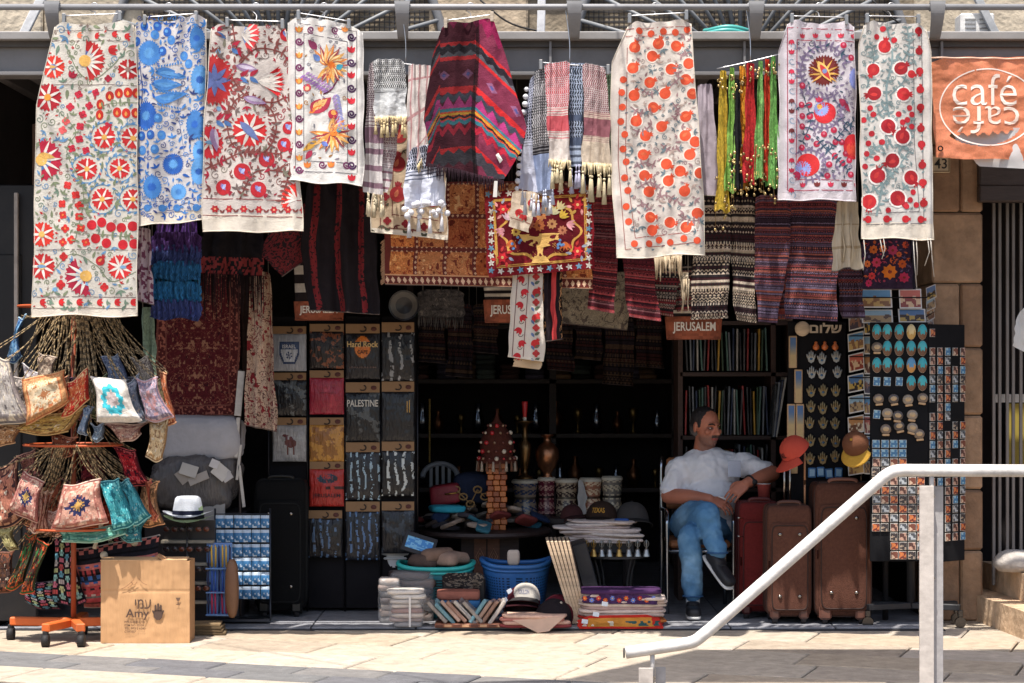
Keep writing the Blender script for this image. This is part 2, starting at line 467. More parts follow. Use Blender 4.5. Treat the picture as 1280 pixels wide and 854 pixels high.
m=MB((188,160,150));m.box((P(18,0,1)[0],1.0,2.7),(.3,.02,.6));m.build("transom_panel","dark_wall",shop)
x, y, z=P(1175,205,PY-.03)
m=MB((202,184,154));m.box((x,PY-.03,z),(.115,.03,.105),ch=.004)
t43=m.build("house_number_tile","ceramic",label="small cream tile with the number 43 on the stone pier",cat="house number")
m=MB((60,54,48));letter(m,"43",lambda q: np.stack([q[:,0]+x,np.full(len(q),PY-.0475),q[:,1]+z],1),.075,.06,(52,48,46),.01)
m.build("lettering","paint" if "paint" in _mats else "paper",t43)
m=MB((120,96,66))
for s_ in (-1,1): m.box((x+s_*.05,PY-.0465,z),(.005,.003,.095));m.box((x,PY-.0465,z+s_*.045),(.1,.003,.005))
m.build("border","paper",t43)
# ---- neighbouring cafe entrance with folded metal shutter bars and stone steps
cafe=thing("cafe_entrance","dark cafe doorway with vertical metal bars beside the stone pier","doorway",(3.2,.9,0))
m=MB((38,34,34));m.box((3.35,1.55,1.6),(1.25,.1,3.3));m.box((3.98,.9,1.6),(.1,1.3,3.3));m.build("wall","dark_wall",cafe)
m=MB((70,60,58));m.box((3.3,.6,P(0,215,.6)[2]),(1.1,.35,.2),ch=.01);m.box((3.3,.47,P(0,243,.5)[2]),(1.1,.1,.1),ch=.008);m.build("lintel","wood",cafe)
for i in range(6):
 xx=P(1243+i*8.5,0,.62)[0]
 mb=MB((128,122,118));mb.box((xx,.64+.02*(i % 2),1.25+.1),(.018,.02,2.3),ch=.002);mb.build("bar","steel_paint",cafe)
m=MB((200,196,190));m.box((3.35,.9,P(0,498,.9)[2]),(.8,.02,.05));m.build("cross_bar","white_paint",cafe)
m=MB((170,150,66));m.box((P(1276,0,1.2)[0],1.3,P(0,545,1.2)[2]),(.14,.02,.4));m.build("poster","paper",cafe)
steps=thing("stone_steps","worn cream stone steps up to the cafe doorway","steps",(3.3,0,0))
def stone_step(pts,z0,z1):
 p=np.array([(a,b_,z1) for a,b_ in pts]);mb=MB((210,180,148));mb.prism(p,(0,0,z0-z1));return mb.build("step","stone",steps)
g1=G(1196,760);
for k_, (xa_,xb_) in enumerate(((2.73,2.83),(2.9,2.99))):
 for y0_, y1_ in ((-.75,-.1),(-.094,.5),(.506,.95)):
  f_=lambda y: xa_+(xb_-xa_)*(.7-y)/1.1
  stone_step([(f_(y0_),y0_),(4.2,y0_),(4.2,y1_),(f_(y1_),y1_)][::1],-.03 if k_ == 0 else .157,.155+.16*k_)
m=MB((186,178,170));x, y, z=P(1272,705,.25)
m.lathe([(.001,.0),(.1,.0),(.13,.03),(.13,.06),(.1,.1),(.06,.12),(.001,.125)],(x,.3,.318),20)
m.build("stone_bollard_base","stone",label="speckled rounded stone base on the upper step by the bars",cat="bollard")
# ---- steel beam, rail and brackets in front of the canopy
BY=-.60
beam=thing("steel_beam","grey steel I-beam spanning the whole shopfront above the textiles","beam",(0,BY,3.1))
zt, zf, zb=P(0,40,BY)[2], P(0,50,BY)[2], P(0,88,BY)[2]
m=MB((138,136,136));m.box((0,BY+.09,(zf+zb)/2),(8.6,.03,zf-zb+.02));m.build("web","steel_paint",beam)
m=MB((150,147,145));m.box((0,BY+.09,(zt+zf)/2),(8.6,.22,zt-zf),ch=.004);m.build("flange","steel_paint",beam)
m=MB((128,126,126));m.box((0,BY+.11,zb-.012),(8.6,.16,.022),ch=.004);m.build("flange","steel_paint",beam)
for px in (-30,210,448,688,931,1178):
 m=MB((136,134,134));m.box((P(px,0,BY)[0],BY+.045,(zf+zb)/2),(.012,.075,zf-zb-.01));m.build("stiffener","steel_paint",beam)
RY=-.74;RZ=P(0,9,RY)[2]
rail=thing("hanging_rail","long grey tubular rail above the beam carrying the hangers","rail",(0,RY,RZ))
m=MB((142,142,144));m.cyl((-4.3,RY,RZ),(4.3,RY,RZ),.017,n=10);m.build("tube","steel_paint",rail)
for px in (66,503,718,945,1171):
 x=P(px,0,RY)[0];m=MB((132,132,134))
 pr=smooth_path([(RY-.03,RZ+.03),(RY-.034,RZ),(RY-.026,RZ-.05),(RY+.01,RZ-.11),(RY+.06,RZ-.16),(BY+.0,zt-.02)],4)
 for i in range(len(pr)-1):
  w0=.042*(1-.45*i/len(pr));w1=.042*(1-.45*(i+1)/len(pr))
  v=[]
  for (yy,zz), w in ((pr[i],w0),(pr[i+1],w1)):
   for dx in (-w,w):
    for dy in (0,.012): v.append((x+dx,yy+dy,zz))
  m.add(v,[[0,2,6,4],[1,5,7,3],[0,4,5,1],[2,3,7,6]])
 m.cyl((x-.04,RY,RZ),(x+.04,RY,RZ),.024,n=12)
 m.build("bracket","steel_paint",rail)
def strut(px0,py0,px1,py1,Y,w,c,label):
 a=np.array(P(px0,py0,Y));b_=np.array(P(px1,py1,Y));mb=MB(c)
 dr=b_-a;L_=np.linalg.norm(dr);ang=math.atan2(dr[0],dr[2])
 mb.box((a+b_)/2,(w,.03,L_),rot=Matrix.Rotation(ang,3,'Y'),ch=.004)
 return mb.build("strut","white_paint",label=label,cat="strut")
strut(28,46,66,-30,-.2,.05,(206,206,206),"white diagonal strut rising from the beam beside the outermost rail bracket")
strut(676,46,678,-40,-.2,.045,(214,214,216),"white upright strut standing on the beam before pale stone")
strut(1246,46,1208,-30,-.2,.045,(168,170,172),"grey diagonal strut leaning over the white louvred box")
ac=thing("air_conditioner","white louvred air conditioner box on the canopy above the orange banner","air conditioner",P(1218,50,-.1))
x, y, z=P(1218,36,-.1);m=MB((226,224,220));m.box((x,-.1,z),(.19,.16,.15),ch=.008);m.build("housing","white_paint",ac)
for i in range(4):
 for s_ in (-1,1):
  m=MB((150,150,150));m.box((x+s_*.04,-.183,z+.04-i*.024),(.06,.008,.007));m.build("louvre","white_paint",ac)
m=MB((72,158,152))
for k in range(4):
 t=np.linspace(0,2*math.pi,41)[:-1];cx, cy, cz=P(902,46,-.25)
 m.tube(np.stack([cx+(.16-.012*k)*np.cos(t)+.01*k,cy+(.14-.012*k)*np.sin(t),cz-.03+.021*k+.006*np.sin(3*t)],1),.0125,8,closed=True)
m.build("garden_hose","plastic",label="coiled teal hose lying on the canopy above the beam",cat="hose")
for (pts,lab) in (([(600,0),(640,30),(700,42),(760,40)],"thin dark cable sagging across pale stone above the poncho"),([(1090,0),(1120,26),(1150,40),(1200,42)],"thin dark cable sagging near the white louvred box")):
 m=MB((40,38,38));m.tube(smooth_path([P(a,b_,.55) for a,b_ in pts],6),.006,6);m.build("cable","rubber",label=lab,cat="cable")
# ---- unseen shade sail, poles and ropes, added only to cast the near pavement's shade
K=SUN_DIR/SUN_DIR.z
def up(px,py,z): g=G(px,py);return (g[0]+K.x*z,g[1]+K.y*z,z)
sz=5.0
q=[up(690,854,sz),up(869,812,sz),up(1700,812,sz),(up(1700,812,sz)[0]+.3,-3.45,sz),(up(690,854,sz)[0]-.5,-3.45,sz)]
sail=thing("added_shade_sail","pale fabric shade sail stretched over the street out of view","shade sail",(4.9,-2.3,0))
m=MB((190,180,165));m.prism(q,(0,0,.012));m.build("fabric","heavy_fabric",sail)
for (x,y) in ((5.4,q[2][1]),(5.4,-3.5)):
 m=MB((120,120,122));m.cyl((x,y,-.05),(x,y,5.1),.04,n=10);m.build("pole","steel_paint",sail)
m=MB((90,90,90));
for a_, b_ in (((q[1][0],q[1][1],sz),(q[1][0],.66,5.3)),((q[4][0],-3.45,sz),(q[4][0]-4,.66,5.6)),((q[2][0],q[2][1],sz),(5.4,q[2][1],5.05)),((q[3][0],q[3][1],sz),(5.4,-3.5,5.05))):
 m=MB((90,90,90));m.cyl(a_,b_,.006,n=5);m.build("rope","wire",sail)
# ---- foreground handrail
HY_=-4.0
hr=thing("handrail","white painted tubular handrail sloping down in front of the suitcases","handrail",(P(1165,0,HY_)[0],HY_,0))
pts=[P(782,816,HY_),P(830,809,HY_),P(860,804,HY_),P(870,800.5,HY_),P(879,793.5,HY_),P(900,776,HY_),P(990,697,HY_),P(1088,611,HY_),P(1106,595.5,HY_),P(1116,590,HY_),P(1127,588,HY_),P(1150,588,HY_),P(1280,588.5,HY_),P(1420,589,HY_)]
m=MB((224,220,214));m.tube(smooth_path(pts,3)[:],.0235,16);m.build("tube","white_paint",hr)
p0=np.array(P(779.5,816.4,HY_));m=MB((40,40,42));m.cyl(p0-np.array([.001,0,0]),p0+np.array([.004,0,0]),.019,n=14);m.build("tube_mouth","rubber",hr)  # dark disc painted in place of the shaded hollow
def post(pxa,pxb,pyt,tube_py):
 xa, xb=P(pxa,0,HY_)[0], P(pxb,0,HY_)[0];zt_=P(0,pyt,HY_)[2]
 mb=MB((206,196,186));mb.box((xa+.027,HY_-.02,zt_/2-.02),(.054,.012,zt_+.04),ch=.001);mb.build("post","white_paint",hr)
 mb=MB((176,172,170));mb.box((xb-.02,HY_+.03,zt_/2-.02),(.038,.012,zt_+.03),ch=.001);mb.build("post","white_paint",hr)  # same paint, coloured greyer for shade than the lit front plate
 mb=MB((190,186,182));xm=(xa+xb)/2;mb.cyl((xm,HY_,zt_-.06),(xm,HY_,P(0,tube_py,HY_)[2]),.009,n=8);mb.build("pin","white_paint",hr)
 for zz in (zt_-.04,max(zt_-.35,.06)):
  mb=MB((170,166,162));mb.cyl((xm,HY_-.018,zz),(xm,HY_+.03,zz),.01,n=8);mb.build("bolt","chrome",hr)
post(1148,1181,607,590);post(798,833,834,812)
# ------------------------------------------------------------------ hanging textiles
class Cloth:
 """a hanging sheet whose edges are polylines (pixel measure at depth Y); folds run down it"""
 def __init__(s,L,Rr,Y,amp=.012,k=3.0,seed=0,top=0.0,bot=0.0,curl=0.0,pinch=()):
  s.L=np.array(L,float);s.R=np.array(Rr,float);s.Y=Y;s.amp=amp;s.k=k;s.seed=seed;s.topsag=top;s.botwave=bot;s.curl=curl
  s.x0=min(s.L[:,0].min(),s.R[:,0].min());s.x1=max(s.L[:,0].max(),s.R[:,0].max())
  s.y0=min(s.L[0,1],s.R[0,1]);s.y1=max(s.L[-1,1],s.R[-1,1])
  s.tl=np.linspace(0,1,len(L)) if len(L) < 3 else np.concatenate([[0],np.cumsum(np.hypot(*np.diff(s.L,axis=0).T))]) ;s.tl=s.tl/s.tl[-1]
  s.tr=np.concatenate([[0],np.cumsum(np.hypot(*np.diff(s.R,axis=0).T))]);s.tr=s.tr/s.tr[-1]
 def px(s,u,v):
  lx=np.interp(v,s.tl,s.L[:,0]);ly=np.interp(v,s.tl,s.L[:,1]);rx=np.interp(v,s.tr,s.R[:,0]);ry=np.interp(v,s.tr,s.R[:,1])
  x=lx+(rx-lx)*u;y=ly+(ry-ly)*u
  w=np.clip(np.minimum(u,1-u)*4,0,1)
  y=y+s.topsag*np.sin(math.pi*np.clip((u-.1)/.8,0,1))*(1-v) ** 3+s.botwave*np.sin(u*9+s.seed)*v ** 4
  x=x+1.3*np.sin(v*7+s.seed*2)*v+.8*np.sin(v*17+s.seed+u*2)*(.3+v)
  ed=np.clip(1-np.minimum(u,1-u)/.16,0,1);y=y+7*min(1,(s.x1-s.x0)/80)*ed ** 1.5*(1-v) ** 6
  return x, y
 def disp(s,x,y):
  u=(x-s.x0)/(s.x1-s.x0);v=(y-s.y0)/max(s.y1-s.y0,1)
  ph=s.seed*1.7
  d=np.sin(2*math.pi*(u*s.k+.18*np.sin(v*3.1+ph))+ph)*(.45+.55*v)
  d += .55*np.sin(2*math.pi*(u*s.k*1.83-.2*v)+2.1*ph)*(.3+.7*v)
  d += 2.0*(fbm(u*3+s.seed*3.1,v*3.5+s.seed)-.5)
  d += .5*(fbm(u*6+v*5+s.seed,v*7-u*4)-.5)
  rid=np.sin(2*math.pi*(u*(s.k*1.35)+.35*(fbm(u*2+s.seed,v*2.2+5)-.5)+.12*v)+3.3*ph)
  d += 1.5*np.clip(rid-.45,0,1) ** 1.5*(.35+.65*np.abs(np.sin(2.2*v+ph)))
  g=np.exp(-v*9);d += g*.9*np.sin(u*31+ph)+.3*(fbm(u*11+3,v*16+s.seed)-.5)
  e=np.clip(1-np.minimum(u,1-u)/.09,0,1)
  return s.amp*d+s.curl*e*e
 def map(s,x,y,off=0.0):
  x=np.asarray(x,float);y=np.asarray(y,float)
  d=s.disp(x,y);sc=S(s.Y)
  dx=(s.disp(x+1,y)-d)*sc;dy=(s.disp(x,y+1)-d)*sc
  n=np.stack([dx,-np.ones_like(dx),-dy],-1);n /= np.linalg.norm(n,axis=-1)[...,None]
  p=np.stack([(x-640)/sc,s.Y+d,CAM_Z-(y-HOR)/sc],-1)
  return p+n*np.asarray(off)[...,None] if np.ndim(off) else p+n*off
 def inside(s,x,y,mrg=2):
  lx=np.interp(y,s.L[:,1],s.L[:,0]);rx=np.interp(y,s.R[:,1],s.R[:,0])
  return (x > lx+mrg) & (x < rx-mrg) & (y > s.y0+mrg) & (y < s.y1-mrg)
 def clampx(s,x,y,mrg=.8):
  lx=np.interp(y,s.L[:,1],s.L[:,0]);rx=np.interp(y,s.R[:,1],s.R[:,0])
  return np.clip(x,lx+mrg,rx-mrg)
 def sheet(s,mb,nu,nv,colfn=None):
  def fn(u,v):
   x, y=s.px(u,v);return s.map(x,y)
  cf=(lambda u,v: colfn(u,v)) if callable(colfn) else colfn
  return mb.grid(fn,nu,nv,cf)
class Emb:
 """embroidered motifs laid on a cloth; all measures in the cloth's pixel coordinates"""
 def __init__(s,cl,ygrow=1.0): s.cl=cl;s.polys=[];s.lay=0;s.pts=[];s.pos=np.zeros((4000,4));s.np=0
 def level(s,c,r):
  a=s.pos[:s.np];hit=(a[:,0]-c[0]) ** 2+(a[:,1]-c[1]) ** 2 < (.85*(a[:,2]+r)) ** 2;k=int(a[hit,3].max())+1 if hit.any() else 0
  k=min(k,22);s.pos[s.np]=(c[0],c[1],r,k);s.np += 1;return k
 def star(s,c,ring,col,lift=0.0):
  ring=np.asarray(ring,float);c=np.asarray(c,float)
  s.polys.append((c,ring,col,1+s.level(c,np.hypot(*(ring-c).T).max())))
 def mark(s,x,y,r): s.pts.append((x,y,r))
 def free(s,x,y,r): return all((x-a) ** 2+(y-b) ** 2 > (r+q) ** 2 for a,b,q in s.pts)
 def disc(s,x,y,r,col,ry=None,n=14,rot=0):
  t=np.arange(n)/n*2*math.pi;a=r*np.cos(t);b=(ry or r)*np.sin(t);c, q=math.cos(rot), math.sin(rot)
  s.star((x,y),np.stack([x+a*c-b*q,y+a*q+b*c],1),col)
 def flower(s,x,y,r,n,col,jag=.14,petals=None,ray=None,core=None,rot=0,teeth=3,ry=None):
  m=n*teeth*2;t=np.arange(m)/m*2*math.pi
  rr=r*(1-jag*(np.arange(m) % 2));
  s.star((x,y),np.stack([x+rr*np.cos(t+rot),y+(ry or r)/r*rr*np.sin(t+rot)],1),col)
  if ray is not None:
   for k in range(n):
    a=rot+(k+.5)/n*2*math.pi;s.leaf(x,y,a,r*1.02,r*.1,ray)
  if core is not None: s.disc(x,y,r*.25,core,n=9)
  s.mark(x,y,r)
 def fan(s,x,y,r,a0,a1,n,col,ray=None,core=None,inner=None):
  t=np.linspace(a0,a1,n*4+1);rr=r*(1-.12*(np.arange(len(t)) % 2))
  ring=np.vstack([[x,y],np.stack([x+rr*np.cos(t),y+rr*np.sin(t)],1)])
  am=(a0+a1)/2
  s.star((x+r*.3*math.cos(am),y+r*.3*math.sin(am)),ring,col)
  if inner is not None:
   t=np.linspace(a0,a1,n*2+1);rr=r*.5*(1-.12*(np.arange(len(t)) % 2))
   s.star((x+r*.15*math.cos(am),y+r*.15*math.sin(am)),np.vstack([[x,y],np.stack([x+rr*np.cos(t),y+rr*np.sin(t)],1)]),inner)
  if ray is not None:
   for k in range(1,n): s.leaf(x,y,a0+(a1-a0)*k/n,r,r*.07,ray)
  if core is not None: s.disc(x,y,r*.28,core,n=9)
  s.mark(x+r*.4*math.cos(am),y+r*.4*math.sin(am),r*.7)
 def leaf(s,x,y,a,L,w,col,bend=0.0):
  t=np.linspace(0,1,7);e=np.sin(math.pi*t ** .8)*w
  cx=t*L;cy=bend*L*np.sin(math.pi*t*.5)*t
  up_=np.stack([cx,cy+e],1);dn=np.stack([cx[1:-1],cy[1:-1]-e[1:-1]],1)[::-1]
  p=np.vstack([up_,dn]);c, q=math.cos(a), math.sin(a)
  p=np.stack([x+p[:,0]*c-p[:,1]*q,y+p[:,0]*q+p[:,1]*c],1)
  s.star(p.mean(0),p,col)
 def tulip(s,x,y,r,a,col,col2=None):
  for d in (-.55,.55,0): s.leaf(x,y,a+d,r*1.7,r*.42,col if d or col2 is None else col2)
  s.mark(x,y,r)
 def clover(s,x,y,r,col,rot=0,core=None,n=4):
  for k in range(n):
   a=rot+k/n*2*math.pi;s.disc(x+.55*r*math.cos(a),y+.55*r*math.sin(a),r*.52,col,n=8)
  if core is not None: s.disc(x,y,r*.3,core,n=7)
  s.mark(x,y,r)
 def pom(s,x,y,r,a,col,hl=None,halo=None,ry=1.0):
  if halo is not None: s.disc(x,y,r*1.25,halo)
  for d in (-.5,0,.5): s.leaf(x+r*.7*math.cos(a),y+r*.7*math.sin(a),a+d,r*.95,r*.16,col)
  s.disc(x,y,r,col,ry=r*ry,n=18)
  if hl is not None: s.leaf(x-r*.5*math.cos(a+.6),y-r*.5*math.sin(a+.6),a+.3,r*1.1,r*.28,hl)
  s.mark(x,y,r*1.1)
 def stroke(s,pts,w,col,n=6,taper=False,raw=False):
  p=np.asarray(pts,float) if raw else smooth_path(pts,n)
  t=np.gradient(p,axis=0);t /= np.linalg.norm(t,axis=1)[:,None]+1e-9;nn=np.stack([-t[:,1],t[:,0]],1)
  ww=np.full(len(p),w/2)
  if taper: ww=ww*np.linspace(1,.25,len(p))
  s.polys.append(("strip",p+nn*ww[:,None],p-nn*ww[:,None],col,0 if n else 0))
  return p, nn
 def vine(s,pts,w,col,L=6,wd=1.6,step=6,leafcol=None,ang=.9,both=True):
  p, nn=s.stroke(pts,w,col)
  acc=0;sgn=1
  for i in range(1,len(p)):
   acc += math.hypot(*(p[i]-p[i-1]))
   if acc > step:
    acc=0;a=math.atan2(*(p[i]-p[i-1])[::-1])
    for sg in ((sgn,-sgn) if both else (sgn,)): s.leaf(p[i][0],p[i][1],a+sg*ang,L*rng.uniform(.75,1.15),wd,leafcol or col,bend=sg*.3)
    sgn=-sgn
 def curl(s,x,y,r,a=0,turns=1.4,w=1.2,col=(150,160,140),sg=1):
  t=np.linspace(0,1,22);rr=r*(1-.85*t);th=a+sg*t*turns*2*math.pi
  s.stroke(np.stack([x+rr*np.cos(th),y+rr*np.sin(th)],1),w,col,raw=True)
 def line(s,pts,w,col):
  q=[]
  for (a,b), (c,d) in zip(pts[:-1],pts[1:]):
   k=max(2,int(math.hypot(c-a,d-b)/6));q += [(a+(c-a)*i/k,b+(d-b)*i/k) for i in range(k)]
  q.append(pts[-1]);s.stroke(q,w,col,raw=True)
 def filler(s,n,cols,r=(2.5,4.5),box=None,kinds=("curl","leaf","sprig")):
  cl=s.cl;x0, y0, x1, y1=box or (cl.x0,cl.y0+6,cl.x1,cl.y1-10);tries=0
  while n > 0 and tries < 4000:
   tries += 1;x, y=rng.uniform(x0,x1), rng.uniform(y0,y1);rr=rng.uniform(*r)
   if not cl.inside(x,y,3) or not s.free(x,y,rr): continue
   c=rng.choice(cols);k=rng.choice(kinds);a=rng.uniform(0,6.28)
   if k == "curl": s.curl(x,y,rr,a,1.3,.9,c,rng.choice((-1,1)))
   elif k == "leaf": s.leaf(x-rr*math.cos(a),y-rr*math.sin(a),a,rr*2.1,rr*.4,c,.25)
   elif k == "sprig":
    for d in (-.7,0,.7): s.leaf(x-rr*.8*math.cos(a),y-rr*.8*math.sin(a),a+d,rr*1.7,rr*.32,c,d*.4)
   elif k == "dot": s.disc(x,y,rr*.7,c,n=9)
   elif k == "hook":
    s.curl(x,y,rr,a,.6,1.6,c,rng.choice((-1,1)))
   s.mark(x,y,rr);n-= 1
 def build(s,name,parent,material="thread",base=.0012,step=.00022,jit=.07):
  mb=MB()
  cl=s.cl;nl=max(1,s.lay)
  PT=[];Q=[];T3=[];CQ=[];C3=[];LV=[];n0=0
  for q in s.polys:
   if isinstance(q[0],str):
    _, A, B, col, lay=q;n=len(A);pts=np.vstack([A,B]);i=np.arange(n-1);f4=np.stack([i,n+i,n+i+1,i+1],1);f3=None
   else:
    c, ring, col, lay=q;n=len(ring);nr=1+int(np.hypot(*(ring-c).T).max()/3.2)
    pts=np.vstack([c+(ring-c)*(1-k/(nr+1)) for k in range(nr+1)]+[[c]]);i=np.arange(n);j=(i+1) % n
    f4=np.vstack([np.stack([k*n+i,k*n+n+i,k*n+n+j,k*n+j],1) for k in range(nr)]);f3=np.stack([nr*n+i,np.full(n,(nr+1)*n),nr*n+j],1)
   col=np.clip(np.asarray(col,float)*(1+rng.uniform(-jit,jit)),0,255)
   PT.append(pts);LV.append(np.full(len(pts),base+step*lay));Q.append(f4+n0);CQ.append(np.tile(col,(len(f4),1)))
   if f3 is not None: T3.append(f3+n0);C3.append(np.tile(col,(len(f3),1)))
   n0 += len(pts)
  pts=np.vstack(PT);y=np.clip(pts[:,1],cl.y0+1,cl.y1-1);x=cl.clampx(pts[:,0],y);p=cl.map(x,y,np.concatenate(LV))
  mb.add(p,np.vstack(Q),np.vstack(CQ),True)
  if T3: T3=np.vstack(T3);mb.F.append(T3);mb.C.append(np.vstack(C3));mb.Sm.append(np.full(len(T3),True))
  return mb.build(name,material,parent)
def hanger(px_hook,py_rail,xa,ya,xb,yb,Y,label,clips=True,wood=False,hookY=None):
 """wire skirt hanger: hook over the rail, bar, two clips"""
 o=P((xa+xb)/2,(ya+yb)/2,Y);h=thing("wire_hanger",label,"hanger",o,"hangers on the rail")
 hk=np.array(P(px_hook,py_rail,RY));rr=.022
 mx, my=px_hook, (ya+yb)/2;c=np.array(P(mx,my,Y))
 t=np.linspace(-.35,math.pi*1.0,12)
 pts=[(hk[0]+rr*math.cos(a),RY,hk[2]+rr*math.sin(a)) for a in t]
 pts += [(hk[0]-rr*.9,RY,hk[2]-.02),(c[0],(RY+Y)/2,(hk[2]*.4+c[2]*.6)),tuple(c)]
 m=MB((190,190,192));m.tube(smooth_path(pts,3),.0028,6);m.build("hook","wire",h)
 m=MB((200,200,202));m.tube(smooth_path([P(xa-2,ya,Y),c,P(xb+2,yb,Y)],4),.0032,6);m.build("bar","wire",h)
 if clips:
  for x, y in ((xa,ya),(xb,yb)):
   p=P(x,y+3,Y-.004);m=MB((190,176,158) if wood else (176,172,168))
   m.box((p[0],Y-.012,p[2]),(.018,.008,.052),ch=.002);m.box((p[0],Y+.012,p[2]),(.018,.008,.052),ch=.002);m.cyl((p[0]-.01,Y,p[2]+.008),(p[0]+.01,Y,p[2]+.008),.008,n=8)
   m.build("clip","wire" if not wood else "wood",h)
 return h
def hem(cl,t,c=(150,140,130),mt="cotton"):
 m=MB(c);u=np.linspace(0,1,40);x, y=cl.px(u,np.full(40,.996));m.tube(cl.map(x,y,.001),.0028,5);m.build("hem",mt,t)
def cords(cl,t,us=(.12,.88)):
 for u in us:
  x, y=cl.px(np.array([u]),np.array([0.01]));p=cl.map(x,y)[0];m=MB((120,112,104));m.tube([p,(p[0],p[1]+.01,3.2)],.0022,4);m.build("hanging_cord","cotton",t)
def fringe(mb,cl,y,x0,x1,n,L,w,col,var=.3,top=None,sway=2.0):
 for i in range(n):
  x=x0+(x1-x0)*(i+.5)/n+rng.uniform(-1,1)*.4;yy=y(x) if callable(y) else y;l=L*rng.uniform(1-var,1+var)
  sx=rng.uniform(-sway,sway)
  p=cl.map(np.array([x,x+sx*.3,x+sx*.7,x+sx]),np.array([yy-1,yy+l*.33,yy+l*.66,yy+l]),.002)
  mb.tube(p,[w,w*.95,w*.8,w*.35],4,np.array(col)*rng.uniform(.85,1.1))
def tassel(mb,p,L,w,col):
 p=np.array(p,float)
 mb.tube([p,p-(0,0,L*.25)],w*.25,5,col);mb.ball(p-np.array((0,0,L*.32)),w*.55,8,5,col)
 mb.tube([p-(0,0,L*.38),p-(0,0,L*.6),p-(0,0,L)],[w*.35,w*.6,w*.95],8,np.array(col)*.95)
WHITE=(226,218,208)
FY=-.80
def suzani(name_label,L,Rr,Y,amp,k,seed,base,hem,top=0,bot=0,curl=.0,nu=80,nv=200,hemcol=(232,222,206),name="embroidered_textile",cat="textile",group="embroidered suzani textiles hung along the rail"):
 cl=Cloth(L,Rr,Y,amp*1.35,k*.8,seed,top,bot,curl)
 x=(L[0][0]+Rr[0][0])/2
 t=thing(name,name_label,cat,P(x,cl.y1,Y),group)
 m=MB(base);y0, y1=cl.y0, cl.y1
 hv=1-hem/(y1-y0)
 def cf(u,v):
  c=np.tile(np.array(base,float),(len(u),1));c[v > hv]=hemcol
  return c*(.985+.03*nrg.random(len(u)))[:,None]
 cl.sheet(m,nu,nv,cf);m.build("fabric","cotton",t)
 m=MB(hemcol)
 for side in (0.004,.996):
  u=np.full(60,side);v=np.linspace(0,1,60);xx, yy=cl.px(u,v);m.tube(cl.map(xx,yy,.001),.0026,5)
 u=np.linspace(0,1,40);xx, yy=cl.px(u,np.full(40,.998));m.tube(cl.map(xx,yy,.001),.0028,5)
 m.build("hem_edge","cotton",t)
 if Y >-.6: cords(cl,t)
 return cl, t
RED, CRIM, BLU, LBL, YEL, OLV, GRN, ORN=(196,44,46), (166,34,58), (74,112,166), (122,164,200), (226,178,96), (128,138,108), (112,134,116), (224,96,52)
cl, t=suzani("longest white textile with red carnations, blue sprays and rows of red dots",[(68,27),(46,130),(42,260),(37,395)],[(166,24),(171,90),(172,240),(170,396)],FY-.02,.011,2.2,1,(222,216,204),18,top=6,bot=1.5,curl=.03)
e=Emb(cl)
for y_ in (38,51,106,312,371,385): e.line([(40 if y_ > 100 else 60,y_+.5),(105,y_),(172,y_+1)],.8,(120,100,96))
for x, y in ((100,44),(122,45),(144,43),(160,46)): e.tulip(x-4,y,4.6,0,RED if x > 110 else (226,120,90))
e.flower(67,84,15,7,(214,60,46),ray=WHITE,core=(120,130,180));e.leaf(62,84,0,9,2,YEL)
e.fan(106,76,27,-1.5,1.35,7,RED,ray=WHITE,inner=BLU,core=YEL);e.tulip(136,63,7,0,RED);e.flower(160,87,13,6,(186,36,40),ray=WHITE,core=(150,120,110))
e.tulip(89,98,6,-1.2,CRIM);e.clover(136,99,4.5,CRIM)
e.flower(60,122,18,7,(186,36,48),ray=WHITE,core=(232,150,60))
e.fan(52,200,27,-1.7,1.6,6,(176,34,60),ray=WHITE,inner=BLU,core=YEL);e.leaf(48,193,.2,22,4,YEL)
for x, y in ((98,118),(120,116),(88,134),(111,132),(103,143),(83,152),(79,163),(100,158),(99,174),(90,186),(136,158),(107,188)): e.clover(x,y,5,(196,44,66) if x > 85 else (226,96,96),rot=rng.random())
for x, y in ((85,232),(95,244),(78,255),(99,257),(79,269),(99,271),(82,286),(101,285),(90,300),(107,303),(79,303)): e.clover(x,y,5.2,(208,52,48),rot=rng.random(),core=(226,120,60) if y > 268 else None)
for i, (x,y) in enumerate(((149,117),(160,116),(170,116),(138,121),(126,131),(125,144),(147,141),(158,142),(169,141))):
 e.disc(x,y,5.2,(192,46,36),ry=6.4);e.leaf(x,y+4,-1.6,6.5,1.7,(236,160,80));e.mark(x,y,6)
for x, y in ((114,281),(127,278),(139,284),(152,285),(166,283),(119,298),(133,304),(154,306),(168,305)): e.disc(x,y,6.2,(190,34,44),n=18);e.mark(x,y,6.5)
for x, y, r in ((131,172,14.5),(166,173,14),(108,211,14),(150,211,13),(128,249,14.5),(166,249,13)):
 e.flower(x,y,r,6,RED,ray=WHITE,core=(232,176,92),rot=rng.random())
 for a in np.arange(0,6.28,.42): e.leaf(x+r*1.28*math.cos(a),y+r*1.28*math.sin(a),a+1.2,5.5,1.2,(88,136,178))
 e.stroke([(x+r*1.25*math.cos(a),y+r*1.25*math.sin(a)) for a in np.linspace(.3,5.2,12)],1.1,(92,140,180))
e.flower(52,293,16,7,(214,56,44),ray=WHITE,core=YEL);e.flower(52,333,17,7,RED,ray=WHITE,core=YEL);e.leaf(46,333,0,12,2.5,LBL)
e.fan(107,345,26,1.35,4.2,6,(184,38,66),ray=WHITE,inner=LBL,core=YEL);e.flower(150,334,16,8,RED,ray=WHITE);e.leaf(150,334,0,9,2.2,LBL)
e.pom(125,326,6,-.9,(186,44,50),hl=(236,160,90));e.clover(80,321,5.5,RED);e.clover(76,356,6,RED);e.tulip(68,359,4,1.5,LBL);e.clover(130,359,5.5,RED)
